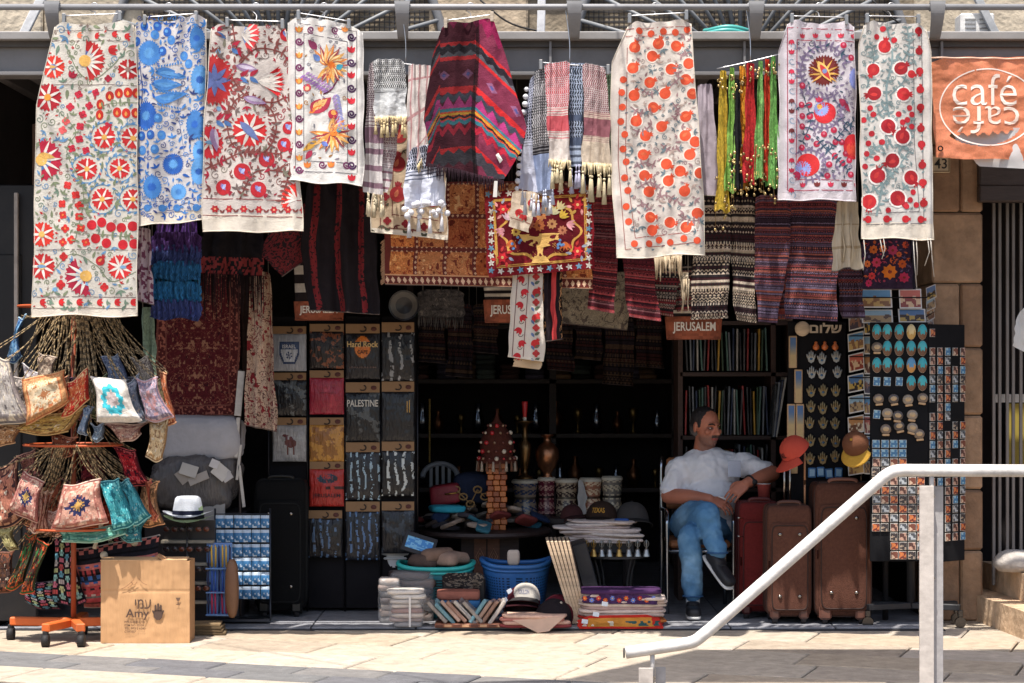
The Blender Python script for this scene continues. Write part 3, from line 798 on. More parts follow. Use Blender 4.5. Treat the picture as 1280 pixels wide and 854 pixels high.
for x in (54,78,101,125,148,168): e.tulip(x-5,378,5.2,0,(206,42,46));e.leaf(x+9,382,-1.6,8,1.6,GRN);e.leaf(x+9,378,.4,5,1.2,GRN)
e.vine([(75,140),(95,165),(84,190),(104,240),(95,300)],.9,OLV,5,1.3,9);e.vine([(118,138),(140,130),(171,128)],.9,OLV,6,1.6,8);e.vine([(115,292),(140,294),(171,298)],.9,OLV,6,1.6,9)
e.stroke([(85,62),(95,85),(108,98),(124,97),(140,84),(150,72)],1.1,OLV);e.stroke([(60,345),(90,318),(120,332),(140,352),(170,340)],1,OLV)
e.filler(170,[OLV,GRN,OLV,(104,146,184)],(3,6));e.filler(140,[OLV,(150,130,120),RED],(1.6,2.6))
e.build("embroidery_pattern",t)
hanger(118,9,80,20,150,17,FY,"wire hanger clipped to the longest red and blue flowered textile")
cl, t=suzani("white textile embroidered all over in bright blue paisleys and flowers",[(168,26),(170,120),(171,283)],[(257,16),(256,150),(254,276)],FY+.02,.012,2.0,2,(212,208,208),16,top=5,bot=1,curl=.03)
e=Emb(cl);B1, B2, B3, B4=(44,96,178), (72,132,200), (96,156,214), (52,66,122)
e.flower(187,67,15,10,B2,core=B3,ry=17);e.flower(187,67,8,6,B3,jag=.3);e.flower(183,145,14,9,B1,ry=19);e.flower(183,145,7,5,B3,jag=.3)
for (x,y,a,L_,bend) in ((194,92,-.35,36,.5),(188,106,0,40,0),(193,122,.35,38,-.5)):
 e.leaf(x,y,a,L_,7.5,B2,bend);e.leaf(x+5,y,a,L_*.75,3,B3,bend)
 for i in range(9): e.leaf(x+4+i*3.4,y+(i*3.4)*math.tan(a)*.5-7,-1.1,4,1,B2);e.leaf(x+4+i*3.4,y+(i*3.4)*math.tan(a)*.5+7,1.1,4,1,B2)
 e.mark(x+L_/2,y,14)
for x, y, r in ((246,48,13),(250,100,16),(244,156,16),(250,190,12),(249,215,14)): e.flower(x,y,r*.75,9,B3 if x > 246 else B2,ry=r*1.25);e.flower(x,y,r*.35,5,B1,jag=.3)
e.flower(216,205,14,10,B1);e.flower(216,205,7,6,B3,jag=.4);e.flower(190,234,12,9,B2,ry=16);e.flower(190,234,6,5,B1,jag=.3);e.flower(223,240,11,8,B3);e.flower(223,240,5,5,B2,jag=.4)
for x, y in ((181,33),(197,33),(171,52),(194,44),(209,40),(203,64),(214,50),(198,148),(177,170),(189,169),(202,169),(178,188),(194,187),(230,70),(236,80)): e.disc(x,y,5,B1 if x % 2 else B2,ry=6);e.disc(x-1,y-1,2.2,B3,n=8);e.mark(x,y,6)
e.line([(171,198),(210,197),(255,190)],.8,(110,120,160));e.line([(171,254),(255,247)],.8,(110,120,160));e.line([(171,268),(255,262)],.8,(110,120,160))
for x in (184,202,221,246): e.pom(x,260,4.6,-.3,B2)
e.stroke([(173,263),(192,256),(212,263),(234,254),(252,260)],.8,B4)
e.stroke([(226,30),(218,60),(230,90),(222,130),(230,190)],.8,(130,140,170));e.stroke([(175,80),(178,110),(176,140)],1.2,B4)
e.filler(120,[B1,B2,B1,B4,B2],(3,5),kinds=("sprig","curl","leaf"));e.filler(160,[B1,B2,B1,B4,B2],(1.6,3),kinds=("sprig","leaf","curl","sprig"))
e.build("embroidery_pattern",t)
hanger(211,9,181,22,245,17,FY+.02,"wire hanger clipped to the all blue embroidered textile")
cl, t=suzani("broad white textile with large red carnations ringed by brown thorny vines",[(264,29),(256,140),(252,290)],[(357,31),(372,120),(379,290)],FY+.01,.012,2.4,3,(216,206,198),22,top=4,bot=1)
e=Emb(cl);BR=(128,70,66)
e.flower(268,100,25,10,(188,46,48),core=YEL,ry=33);e.stroke([(268+21*math.cos(a),100+28*math.sin(a)) for a in np.linspace(-1.6,1.6,14)],2,WHITE)
for k in range(8): e.leaf(268,100,k*.785,21,3.4,(94,108,162))
for a in np.linspace(-1.4,1.4,7): e.disc(268+28*math.cos(a),100+36*math.sin(a),3,LBL if int(a*5) % 2 else (150,80,80),n=8)
e.fan(302,44,24,-1.1,1.2,6,(214,66,70),ray=WHITE,inner=(120,150,200));e.fan(322,102,34,-.62,.62,6,(200,36,42),ray=WHITE);e.leaf(324,101,0,20,2.6,WHITE)
e.flower(312,163,22,8,(196,44,46),ray=WHITE);e.leaf(300,152,.8,34,5,(112,130,184));e.flower(262,178,17,7,(184,40,50),ray=WHITE,ry=22);e.leaf(256,178,0,16,2.6,LBL)
for x, y, r in ((333,199,10),(303,215,10.5),(279,234,10),(323,237,10),(355,181,9),(358,44,8),(361,160,8)):
 e.disc(x,y,r,(186,40,50),n=18);e.leaf(x-4,y-5,.9,11,2.6,(130,140,200));e.leaf(x+3,y-4,2.2,8,2,(170,180,220));e.tulip(x+r*.7,y+r*.6,3.4,.7,CRIM);e.mark(x,y,r)
e.fan(372,250,22,2.5,4.6,5,(216,52,44),ray=WHITE)
for pts in ([(300,80),(320,62),(352,66),(368,90)],[(285,88),(305,118),(338,128),(360,122),(374,140)],[(286,130),(284,160),(296,186),(330,190),(345,160),(334,132),(300,122),(286,140)],[(256,212),(280,200),(310,190),(350,192)],[(300,250),(318,216),(350,214),(372,222)],[(290,30),(296,60),(304,74)],[(366,186),(362,215),(352,250)]):
 e.vine(pts,2.0,BR,7.5,1.7,6)
for x, y, a in ((308,82,.2),(318,122,.25),(279,160,1.4)): e.leaf(x-14,y,a,30,5,(150,122,158));e.leaf(x-11,y,a,24,2.4,(198,186,204));e.mark(x,y,8)
for x, y in ((301,96),(313,96),(290,60),(272,40),(280,150),(270,150)): e.leaf(x,y,-1,13,3,CRIM,.3);e.leaf(x,y,1,13,3,BLU,-.3)
for y_ in (251,272): e.line([(253,y_-3),(378,y_)],1,(140,40,48))
for i in range(7): x=268+i*18.5;e.flower(x,261+i*.3,5.4,6,(178,44,50),jag=.35,teeth=1,core=(232,150,110));e.leaf(x+9,266,-.9,6,1.3,BR);e.leaf(x+9,266,-2.2,6,1.3,BR)
e.filler(60,[BR,(112,96,92),(124,120,104),CRIM],(3.5,6),box=(256,30,378,246));e.filler(110,[BR,(112,96,92),CRIM],(1.8,3),box=(256,30,378,246))
e.build("embroidery_pattern",t)
hanger(320,9,284,25,353,27,FY+.01,"wire hanger clipped to the red carnation and thorn vine textile")
cl, t=suzani("bright white textile with orange feathery blossoms inside a border of spirals",[(359,20),(360,120),(358,226)],[(453,34),(455,120),(452,232)],FY-.03,.013,1.7,4,(236,232,226),8,top=-2,bot=1.5,curl=.04,hemcol=(238,234,228))
e=Emb(cl);PU=(118,46,92)
for x0, y0, x1, y1 in ((369,29,446,217),(380,42,434,204)): e.line([(x0,y0),(x1,y0+10)],.8,(96,90,100));e.line([(x1,y0+10),(x1,y1-2)],.8,(96,90,100));e.line([(x1,y1),(x0,y1-3)],.8,(96,90,100));e.line([(x0,y1-3),(x0,y0)],.8,(96,90,100))
for i in range(12):
 y=36+i*16
 if i % 2 == 0: e.tulip(374,y+5,5,-1.57,(232,130,56),(240,180,90));e.curl(439,y+10,5.4,0,1.6,2.2,(72,38,78))
 else: e.curl(374,y,5,0,1.6,2,PU);e.tulip(439,y+14,5.4,-1.57,(206,46,60))
for i in range(4): x=384+i*15;e.curl(x+4,206,5,0,1.5,1.8,PU) if i % 2 else e.tulip(x,210,5,-1.57,(230,130,60));e.tulip(x+2,40,4.5,-1.57,(236,150,80)) if i % 2 else e.curl(x+5,38,4.6,1,1.5,1.7,PU)
def plume(x,y,sg):
 for k in range(15):
  a=(-2.75+k*.33)*sg;r=25*(1-.012*k)
  e.leaf(x,y,a,r,3.7,[(232,140,66),(160,62,72),(240,178,96)][k % 3],.45)
  e.leaf(x+5*math.cos(a),y+5*math.sin(a),a+.1,r*.7,1.2,(244,214,160),.45)
 e.disc(x+3,y,4.5,(232,120,46));e.mark(x,y,17)
plume(411,82,1);plume(414,166,-1)
e.leaf(420,86,-.5,10,3.6,(70,170,196));e.leaf(419,164,-.5,10,3.6,(70,170,196));e.leaf(402,178,.5,10,3,(110,130,200));e.leaf(400,76,-2.4,12,4,(110,140,200))
e.leaf(396,62,-2.3,16,4.5,(150,60,100));e.leaf(396,176,2.5,22,4,(236,180,80));e.leaf(390,188,2.2,14,3.4,(196,60,90))
for k in range(10): e.leaf(382+k*3.2,94+k*2.0,2.6,9,1.5,(150,110,170));e.leaf(382+k*3.2,94+k*2.0,-.6,7,1.4,(176,140,190));e.leaf(420+k*.8,118+k*4.4,2.2,8,1.5,(176,150,200));e.leaf(420+k*.8,118+k*4.4,.8,7,1.5,(150,150,200))
e.stroke([(404,118),(414,112),(424,96)],2,(120,50,80));e.leaf(390,142,-1,30,10,(186,60,82),.3);e.leaf(392,138,-1,22,5.5,(236,190,120),.3);e.leaf(386,142,-.6,20,3,(232,130,60));e.disc(416,143,6,(190,50,76));e.disc(417,141,3.2,(240,180,90));e.disc(384,110,5,(200,70,80));e.disc(384,111,2.6,(244,210,160))
for p_ in ((392,142),(416,143)): e.mark(*p_,10)
e.filler(34,[(150,140,150),(170,120,60),(120,120,130)],(2,3.4),box=(382,45,432,202),kinds=("curl","leaf"))
e.build("embroidery_pattern",t)
hanger(405,9,373,16,436,27,FY-.03,"wire hanger clipped to the bright white orange blossom textile")
cl, t=suzani("long cream textile dotted with round orange pomegranates and grey leaves",[(785,27),(765,75),(763,200),(772,324)],[(864,23),(869,100),(876,210),(884,318)],FY-.03,.017,2.3,5,(226,216,206),14,top=3,bot=1.5,curl=.05)
e=Emb(cl);OR_, GY, MV=(222,86,54), (112,128,134), (156,124,126)
for a_ in (([(780,37),(864,33)]),([(782,46),(865,42)]),([(774,110),(773,200),(782,312)]),([(784,60),(782,200),(794,298)]),([(782,312),(880,302)]),([(794,298),(878,288)])): e.line(a_,.9,(160,90,84))
for x, y in ((799,39),(814,42),(829,40),(844,41),(859,37),(779,100),(777,116),(778,134),(776,152),(781,168),(779,186),(783,202),(781,222),(785,238),(783,258),(786,277),(793,305),(811,305),(824,300),(838,303),(855,298),(871,301)): e.disc(x,y,4.4,OR_);e.leaf(x+3,y+8,-.4,4.5,1.3,GY);e.mark(x,y,4.5)
for x, y in ((795,60),(817,70),(825,55),(847,58),(792,86),(840,87),(813,103),(858,100),(862,80),(793,120),(832,117),(817,134),(795,152),(857,146),(827,158),(806,170),(856,170),(803,194),(832,205),(861,194),(804,220),(834,226),(854,239),(873,217),(809,240),(869,267),(849,214),(810,272),(835,278),(855,284),(812,288),(868,178),(866,118)):
 x_=x+(y-150)*.02;e.pom(x_,y,6.9,rng.uniform(-1,1)-.4,OR_,halo=(240,226,212),hl=(232,110,70) if rng.random() < .4 else None)
for pts in ([(800,110),(812,118),(824,112)],[(838,108),(848,98),(846,86)],[(788,134),(800,142),(815,138)],[(840,128),(848,140),(842,150)],[(790,162),(802,166),(812,158)],[(792,210),(806,204),(820,208)],[(796,236),(812,228),(826,236)],[(820,250),(832,244),(846,252)],[(796,258),(806,256),(812,264)],[(848,268),(860,276),(872,276)],[(846,66),(854,70),(862,64)],[(826,180),(838,188),(850,184)]): e.vine(pts,1.7,MV,6,1.4,5)
e.filler(170,[GY,GY,MV,(180,160,150)],(1.8,4.6),box=(786,46,880,292),kinds=("sprig","sprig","curl","leaf"))
e.build("embroidery_pattern",t)
hanger(819,9,787,20,858,16,FY-.03,"wire hanger clipped to the orange pomegranate textile")
cl, t=suzani("lilac white textile with one large brown medallion flower and thin red border",[(984,24),(974,60),(975,150),(974,250)],[(1068,26),(1071,120),(1072,251)],FY+.0,.011,2.2,6,(218,210,216),9,top=5,bot=.8,curl=.04,hemcol=(224,216,220))
e=Emb(cl);PL=(128,114,142);TE=(62,84,104)
for a_ in (([(984,35),(1070,38)]),([(996,50),(1069,52)]),([(984,35),(984,238)]),([(996,50),(995,226)]),([(984,238),(1072,238)]),([(995,224),(1072,226)])): e.line(a_,1.0,(168,60,84))
for i in range(11): e.tulip(989,50+i*18.5,4,-1.57 if i % 2 else 1.57,(196,50,76) if i not in (4,5,6) else (110,48,50));e.curl(990,58+i*18.5,5,1,.8,.7,(110,150,180),1 if i % 2 else-1)
for i in range(5): e.tulip(1004+i*17,234,4.2,-1.57,(190,50,76) if i % 2 == 0 else (120,44,44));e.tulip(1003+i*16,48,4,-1.57,(200,60,80))
e.flower(1030,88,20,10,(120,42,40),jag=.16);
for k in range(9): e.leaf(1030,92,-1.57+(k-4)*.55,20,1.3,(226,172,86))
e.leaf(1022,76,1.0,32,5.5,(232,190,110));e.leaf(1025,80,1.0,24,3.4,(200,60,60));e.disc(1031,89,3,(140,160,210))
e.vine([(1030+29*math.cos(a),90+33*math.sin(a)) for a in np.linspace(.9,6.0,16)],2.0,PL,8,1.6,6)
e.disc(1031,141,13.5,(206,44,52),n=20);e.flower(1027,136,10,7,(142,160,214),jag=.2);e.disc(1025,133,3.5,(236,180,80));e.tulip(1025,128,5,-1.7,(190,50,80));e.mark(1031,141,15)
e.vine([(1031+20*math.cos(a),141+19*math.sin(a)) for a in np.linspace(-.9,2.6,10)],1.8,PL,6,1.6,6)
e.disc(1067,183,13,(206,44,52),n=20,ry=16);e.disc(1067,186,9,(220,80,60));e.mark(1067,183,14)
e.disc(1010,206,14.5,(206,46,48),n=20);e.flower(1004,211,11,7,(142,160,214),jag=.2);e.tulip(1000,216,6,2.4,(180,44,80));e.mark(1010,206,16)
e.vine([(1010+22*math.cos(a),206+19*math.sin(a)) for a in np.linspace(-2.4,1.6,11)],1.8,PL,6,1.6,6)
for x, y in ((1054,57),(1064,72),(1003,107),(1002,131),(1012,131),(1003,145),(1013,145),(1003,158),(1010,171),(1021,180),(1003,184),(1042,163),(1052,178),(1044,178),(1043,195),(1036,206),(1053,204),(1062,200),(1064,218),(1034,220),(1030,168),(1057,192)): e.disc(x,y,4,(182,40,70));e.disc(x,y-1,1.6,(214,120,140),n=7);e.mark(x,y,4.5)
e.leaf(1048,124,.6,22,4.5,(176,50,84),.2);e.flower(1069,98,8,6,(130,140,200),ry=14)
for pts in ([(1005,120),(1014,150),(1004,176)],[(1035,190),(1050,168),(1068,150)],[(1020,172),(1034,188),(1060,212)],[(1046,140),(1056,154),(1070,158)]): e.vine(pts,1.2,TE,6,1.3,6)
e.filler(120,[PL,TE,PL],(1.8,4),box=(997,54,1070,222))
e.build("embroidery_pattern",t)
hanger(1024,9,990,20,1058,22,FY,"wire hanger clipped to the lilac medallion textile")
cl, t=suzani("white textile with crimson pomegranates on a grey green branching vine",[(1080,25),(1074,50),(1077,160),(1077,298)],[(1158,30),(1165,60),(1166,180),(1167,300)],FY-.03,.012,2.0,7,(218,214,208),20,top=2,bot=1,curl=.045)
e=Emb(cl);DR, RD2, GV=(168,34,44), (206,58,56), (128,148,150)
for a_ in (([(1141,36),(1144,180),(1150,264)]),([(1150,264),(1078,268)]),([(1152,40),(1156,278)]),([(1158,279),(1078,281)])): e.line(a_,.9,(100,96,100))
e.vine([(1096,270),(1104,230),(1124,190),(1112,150),(1108,110),(1116,70),(1108,30)],2.6,GV,8,1.8,7)
for pts in ([(1078,150),(1098,142),(1110,130)],[(1080,246),(1100,232),(1118,214),(1136,190)],[(1112,120),(1130,100),(1136,70)],[(1124,190),(1138,170),(1140,150)],[(1082,200),(1094,186),(1112,180)],[(1110,250),(1126,240),(1140,224)],[(1084,110),(1092,80),(1090,60)],[(1122,86),(1136,60),(1134,36)]): e.vine(pts,1.8,GV,8,1.6,6)
for x, y, r, a in ((1106,58,8,-1.4),(1092,87,7.5,2),(1126,86,8,-.6),(1093,117,8.5,2.9),(1129,118,8,0),(1110,158,9,.8),(1128,171,9,-1.5),(1115,201,9,2.6),(1097,220,9,-1.4),(1139,222,9,.9),(1087,252,9,1.6),(1122,248,9.5,.7),(1139,93,5,.2)):
 e.pom(x,y,r,a,DR if rng.random() < .5 else (196,44,50),halo=(234,226,220),hl=RD2)
for i, y in enumerate((39,64,89,112,134,160,180,206,228,254)): e.pom(1148+i*.8,y,4.8,-1.5 if i % 2 else 1.5,(176,36,44));e.leaf(1148+i*.8,y+10,-.8,4,1.2,GV)
for x in (1086,1108,1132,1152): e.pom(x,274,4.6,0 if x > 1100 else 3.14,(190,40,48))
for x, y in ((1088,135),(1092,143),(1080,150),(1090,167),(1086,179),(1102,178),(1084,192),(1096,198),(1082,208),(1123,143),(1137,135),(1140,143),(1134,150),(1140,158),(1128,153),(1096,46),(1104,36),(1118,50),(1142,240),(1138,250),(1146,256),(1133,258),(1110,263)): e.disc(x,y,3.7,(186,40,52));e.mark(x,y,4.2)
e.filler(130,[GV,GV,(136,150,150)],(1.8,4.4),box=(1079,40,1142,262))
e.build("embroidery_pattern",t)
m=MB((214,206,194))
for x, L_ in ((1080,40),(1100,22),(1104,26),(1142,62),(1146,46),(1160,34),(1164,48),(1163,30)): m.tube(cl.map(np.array([x,x+2,x+1+rng.uniform(-4,4)]),np.array([298,298+L_*.5,298+L_])),.0022,5)
m.build("loose_thread","cotton",t)
hanger(1114,9,1084,20,1148,21,FY-.03,"wire hanger clipped to the crimson pomegranate branch textile")
# ------------------------------------------------------------------ scarves, poncho, belts, banner
def keff(c1,c2,nx,ny,bands=(),plain=None,mesh=True):
 """keffiyeh weave: diagonal houndstooth in c2 on c1, cross bands given as (v0, v1, colour or 'check')"""
 def cf(u,v):
  i=np.floor(u*nx);j=np.floor(v*ny);fu=u*nx-i;fv=v*ny-j
  hit=(np.abs(fu-.5+.35*np.where(j % 2,1,-1)*(fv-.5)*2) < .3) & (fv > .15)
  c=np.where(hit[:,None],np.array(c2,float),np.array(c1,float))
  for b in bands:
   k=(v >= b[0]) & (v < b[1])
   if b[2] is None: c[k]=plain or c1
   elif b[2] == 'lines':
    q=k & ((np.floor((v-b[0])/(b[1]-b[0])*9) % 3) == 1);c[k]=plain or c1;c[q]=np.array(c2)*.6+np.array(c1)*.4
   else: c[k]=b[2]
  return c
 return cf
def scarf(label,L,Rr,Y,colfn,nu,nv,amp=.012,k=1.5,seed=1,tas=None,top=0,bot=0,name="scarf",group="fringed scarves hung from the beam",mat_="cotton",fr=None,cat="scarf"):
 cl=Cloth(L,Rr,Y,amp,k,seed,top,bot,0.0)
 t=thing(name,label,cat,P((cl.x0+cl.x1)/2,cl.y1,Y),group)
 m=MB((200,200,200));cl.sheet(m,nu,nv,colfn);m.build("fabric",mat_,t)
 def yb(x):
  (xa,ya), (xb,yb_)=cl.L[-1], cl.R[-1];return ya+(yb_-ya)*(x-xa)/max(xb-xa,1)
 if fr:
  n, L_, w, col=fr[:4];m=MB(col);fringe(m,cl,yb,cl.L[-1][0],cl.R[-1][0],n,L_,w,col);m.build("fringe","knit",t)
 if tas:
  n, L_, w, col=tas;m=MB(col)
  for i in range(n):
   x=cl.L[-1][0]+(cl.R[-1][0]-cl.L[-1][0])*(i+.5)/n+rng.uniform(-2,2)
   y=yb(x)+rng.uniform(-2,5);tassel(m,cl.map(np.array([x]),np.array([y]),rng.uniform(.002,.02))[0],L_/S(Y)*rng.uniform(.75,1.2),w,np.array(col)*rng.uniform(.9,1.05))
  m.build("tassel_fringe","knit",t)
 if not (fr or tas): hem(cl,t)
 return cl, t
SY=-.74
W1=(214,208,206)
scarf("narrow white and purple keffiyeh with long woven band beside the orange blossom textile",[(462,78),(456,160),(455,240)],[(482,74),(478,150),(479,244)],SY,keff(W1,(92,48,72),9,60,[(.42,.5,'lines'),(.5,.62,(150,120,136)),(.62,1,'lines')]),36,240,tas=(5,26,.012,(224,208,176)),seed=2)
scarf("white and black keffiyeh with cream fringe and plain grey white lower band",[(466,74),(468,110),(468,147)],[(505,74),(508,110),(508,146)],SY-.03,keff((222,222,220),(52,54,58),16,28,[(.5,.58,'lines'),(.58,1,None)],plain=(216,218,218)),80,120,seed=3,fr=(26,9,.0035,(226,206,166)),tas=(8,22,.012,(226,204,158)))
scarf("white and purple checked keffiyeh hanging behind the black and white one",[(470,140),(468,190),(466,238)],[(500,140),(496,190),(484,241)],SY+.03,keff(W1,(110,50,70),14,30,[(.4,.46,'lines'),(.62,.7,'lines'),(.7,1,'lines')]),60,140,seed=4,tas=(5,26,.012,(226,212,180)))
scarf("off white scarf with faint pink stripes and knotted edge beside the poncho",[(511,80),(508,160),(509,232)],[(541,82),(540,150),(536,182)],SY-.02,lambda u,v: np.where(((np.floor(u*16) % 5) == 2)[:,None] | ((np.floor(v*40) % 13) == 5)[:,None],np.array((196,150,150.)),np.array((220,210,204.))),60,90,seed=5,fr=(20,10,.004,(226,204,156)))
cl, t=scarf("white and navy keffiyeh with pompom tassels below the poncho edge",[(512,186),(505,225),(506,262)],[(545,178),(556,220),(558,256)],SY-.04,keff((208,212,226),(38,46,70),14,16,[(.38,.56,'lines'),(.56,1,None)],plain=(214,218,232)),60,90,amp=.02,seed=6,tas=(4,30,.014,(226,224,226)))
m=MB((222,220,224))
for i in range(16): p=cl.map(np.array([506+i*3.4]),np.array([262+8*math.sin(i*1.3)]),.012)[0];m.ball(p,rng.uniform(.013,.02),8,6)
m.build("pompom_trim","knit",t)
hanger(507,9,476,76,537,84,SY,"wire hanger holding the white keffiyehs next to the poncho",clips=False)
PM, PR_, PK=(92,32,48), (206,46,50), (44,38,46)
cl=Cloth([(552,28),(540,75),(528,150),(536,180),(533,206)],[(618,21),(634,75),(657,160),(652,190),(630,226)],FY-.04,.016,2.0,8,3,2,0)
def poncho(u,v):
 x, y=cl.px(u,v);s=np.where(x > 594,y-(x-594)*.95,np.where(x < 550,y+(x-550)*1.9,y+(x-594)*.1))
 zz=np.abs((x % 14)-7)/7
 c=np.tile(np.array(PM,float),(len(x),1));c[x > 598]=(126,50,74);c[(x < 560)]=(84,28,44)  # lit side lighter, outer edge darker, both put into the colour
 def band(a,b,col,jag=0): c[(s+jag*zz > a) & (s+jag*zz < b)]=col
 band(14,34,(150,36,82),12);band(50,73,PR_);band(55,68,(96,96,104));band(57,66,PK,5);band(106,115,PR_)
 star=((np.abs((x % 30)-15)+np.abs(((s-91)*1.1))) < 7);c[star]=(150,96,130);star2=((np.abs((x % 30)-15)+np.abs(s-91)) < 3);c[star2]=(90,90,150)
 band(118,126,(70,72,86),6);band(130,152,(186,62,128),12);band(136,148,(216,84,50));band(139,142,(222,168,60));band(144,147,PK,3);band(133,137,(64,132,146));band(150,155,(60,128,140),4)
 band(160,168,(186,40,62),10);band(182,190,PR_);band(190,206,(70,66,74),6)
 c[x < 594] *= .6;c[np.abs(x-594-3*np.sin(y*.03)) < 2.5] *= .5  # shade of the left half and centre fold painted into the colour
 return c
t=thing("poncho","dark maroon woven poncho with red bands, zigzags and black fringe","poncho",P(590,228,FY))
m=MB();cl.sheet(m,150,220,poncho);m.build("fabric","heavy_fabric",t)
m=MB((44,34,40));fringe(m,cl,lambda x: 204+(x-533)*.23,534,630,60,15,.0028,(48,32,40));m.build("fringe","knit",t)
m=MB((226,222,214));
p=cl.map(np.array([619,623,629,625]),np.array([194,191,200,204]),.006);m.add(p,[[0,3,2,1]]);m.build("price_tag","paper",t);p=cl.map(np.array([617,622,620,615]),np.array([226,226,246,246]),.02);m=MB((226,222,214));m.add(p,[[0,3,2,1]]);m.build("price_tag","paper",t)
hanger(588,9,557,26,615,18,FY-.04,"wire hanger with wooden clips holding the maroon poncho",wood=True)
K2="keffiyehs hung beside the orange pomegranate textile"
cl, t=scarf("pale blue and black keffiyeh with white pompom edge beside the poncho",[(662,100),(654,165),(648,235)],[(676,86),(684,160),(694,246)],SY-.0,keff((196,200,220),(40,42,54),10,40,[(.55,.62,'lines'),(.62,.7,(96,112,150)),(.74,.78,(96,112,150)),(.62,1,None)],plain=(206,210,228)),50,160,amp=.02,seed=11,tas=(7,24,.014,(226,226,232)),group=K2)
m=MB((226,226,232))
for i in range(14): m.ball(cl.map(np.array([662-i*1.1]),np.array([112+i*9.5]),.006)[0]-np.array((.012,0,0)),rng.uniform(.012,.017),8,6)
m.build("pompom_trim","knit",t)
scarf("black keffiyeh with white dots between the pale blue and red ones",[(668,88),(664,160),(672,240)],[(688,84),(688,160),(694,236)],SY-.03,keff((46,44,48),(196,194,196),9,44,[(.62,.7,'lines'),(.7,1,(150,164,196))]),44,180,seed=12,tas=(4,22,.013,(206,212,230)),group=K2)
scarf("red and white keffiyeh with yellow cream tassels",[(680,80),(684,140),(686,200)],[(712,76),(711,140),(712,202)],SY-.05,keff((226,208,208),(198,56,70),12,46,[(.46,.54,'lines'),(.54,.7,(212,100,108)),(.7,.78,'lines'),(.78,1,None)],plain=(222,212,204)),60,190,seed=13,fr=(20,10,.004,(226,208,170)),tas=(6,30,.014,(226,210,172)),group=K2)
scarf("blue grey keffiyeh with black net pattern between red and maroon ones",[(712,78),(712,140),(710,208)],[(734,80),(733,140),(732,208)],SY-.02,keff((178,192,214),(40,44,56),7,26,[(.5,.56,(88,100,124)),(.72,.8,(88,100,124)),(.8,1,'lines')]),40,150,seed=14,tas=(4,30,.014,(196,194,220)),group=K2)
scarf("maroon and white keffiyeh with long cream tassels next to the pomegranate textile",[(728,78),(730,140),(728,204)],[(757,84),(762,150),(764,206)],SY-.05,keff((216,204,200),(128,52,66),13,48,[(.48,.54,'lines'),(.54,.72,(150,96,104)),(.72,.78,'lines'),(.78,1,None)],plain=(210,194,174)),66,190,seed=15,fr=(22,12,.004,(222,206,168)),tas=(7,40,.015,(224,208,172)),group=K2)
scarf("thin green scarf edge hanging behind the maroon keffiyeh",[(757,92),(758,150),(758,215)],[(768,92),(768,150),(767,220)],SY+.06,keff((120,140,116),(70,90,70),5,50),24,120,seed=16,group=K2)
hanger(712,9,676,78,760,84,SY-.02,"wire hanger holding the row of coloured keffiyehs",clips=True)
scarf("plain lilac grey shawl with scalloped hem behind the pomegranate textile",[(872,106),(872,170),(870,244)],[(890,104),(895,170),(899,246)],SY+.1,lambda u,v: np.tile(np.array((188,176,186.)),(len(u),1)),20,60,seed=17,name="shawl",cat="shawl",group=None)
def coins(mb,cl,x0,x1,y0,y1,n):
 for i in range(n):
  x=rng.uniform(x0,x1);y=rng.uniform(y0,y1);p=cl.map(np.array([x]),np.array([y]),rng.uniform(.006,.016))[0]
  if y > y1-(y1-y0)*.35 and i % 2 == 0:
   q=cl.map(np.array([np.clip(x,cl.x0+1,cl.x1-1)]),np.array([min(y,cl.y1)-12]),.003)[0];mb.tube([q,p],.0012,3,(150,120,70))
  mb.ball(p,(.0085,.003,.0085),8,4,np.array((190,164,112))*rng.uniform(.75,1.1),rot=Matrix.Rotation(rng.uniform(-.7,.7),3,'Z'))
for i, (x0,x1,y0,y1,c,nm) in enumerate(((897,910,88,276,(196,166,62),"mustard yellow"),(909,920,84,252,(140,186,92),"lime green"),(917,927,100,248,(34,34,36),"black"),(921,934,82,250,(214,150,50),"amber gold"),(930,944,79,240,(186,50,52),"bright red"),(945,955,76,236,(128,180,104),"pale green"),(953,964,74,240,(206,66,44),"orange red"),(961,972,70,246,(116,172,92),"grass green edged with gold"))):
 cl=Cloth([(x0+3,y0),(x0,(y0+y1)/2),(x0-3,y1-14)],[(x1-2,y0),(x1,(y0+y1)/2),(x1+1,y1-10)],SY-.02*(i % 3),.016,1.3,20+i,0,2)
 t=thing("hip_scarf",f"{nm} hip scarf hung up with gold coins along its fringe","scarf",P((x0+x1)/2,y1,SY),"coin trimmed hip scarves")
 m=MB();cl.sheet(m,12,60,lambda u,v,c=c: np.array(c,float)*(.82+.3*nrg.random(len(u)))[:,None]);m.build("fabric","cotton",t)
 m=MB((212,180,110));coins(m,cl,x0-2,x1+1,y1-60,y1+12,15);coins(m,cl,x0,x1,y0+4,y0+24,6);m.build("coin_fringe","brass",t)
hanger(938,9,898,86,972,68,SY-.02,"wire hanger holding the coin trimmed hip scarves",clips=False)
BNY=-.72
cl=Cloth([(1163,72),(1166,130),(1171,197)],[(1330,70),(1330,130),(1330,202)],BNY,.018,1.6,31,0,1)
t=thing("cafe_banner","torn orange vinyl banner lettered café with a white circle outline","banner",P(1230,200,BNY))
def hole(u,v):
 x, y=cl.px(u,v);k=(x-1184)/86
 top=168+2*np.sin(x*.5)-3*np.clip((k-.6)*2.5,0,1)*1.5;bot=168+15*np.sin(math.pi*np.clip(k,0,1)) ** .8
 return ~((k > 0) & (k < 1) & (y > top) & (y < bot))
m=MB();u_=None
m.grid(lambda u,v: cl.map(*cl.px(u,v)),120,90,lambda u,v: np.array((242,150,110.))*(.95+.08*nrg.random(len(u)))[:,None],mask=hole);m.build("vinyl_sheet","vinyl",t)
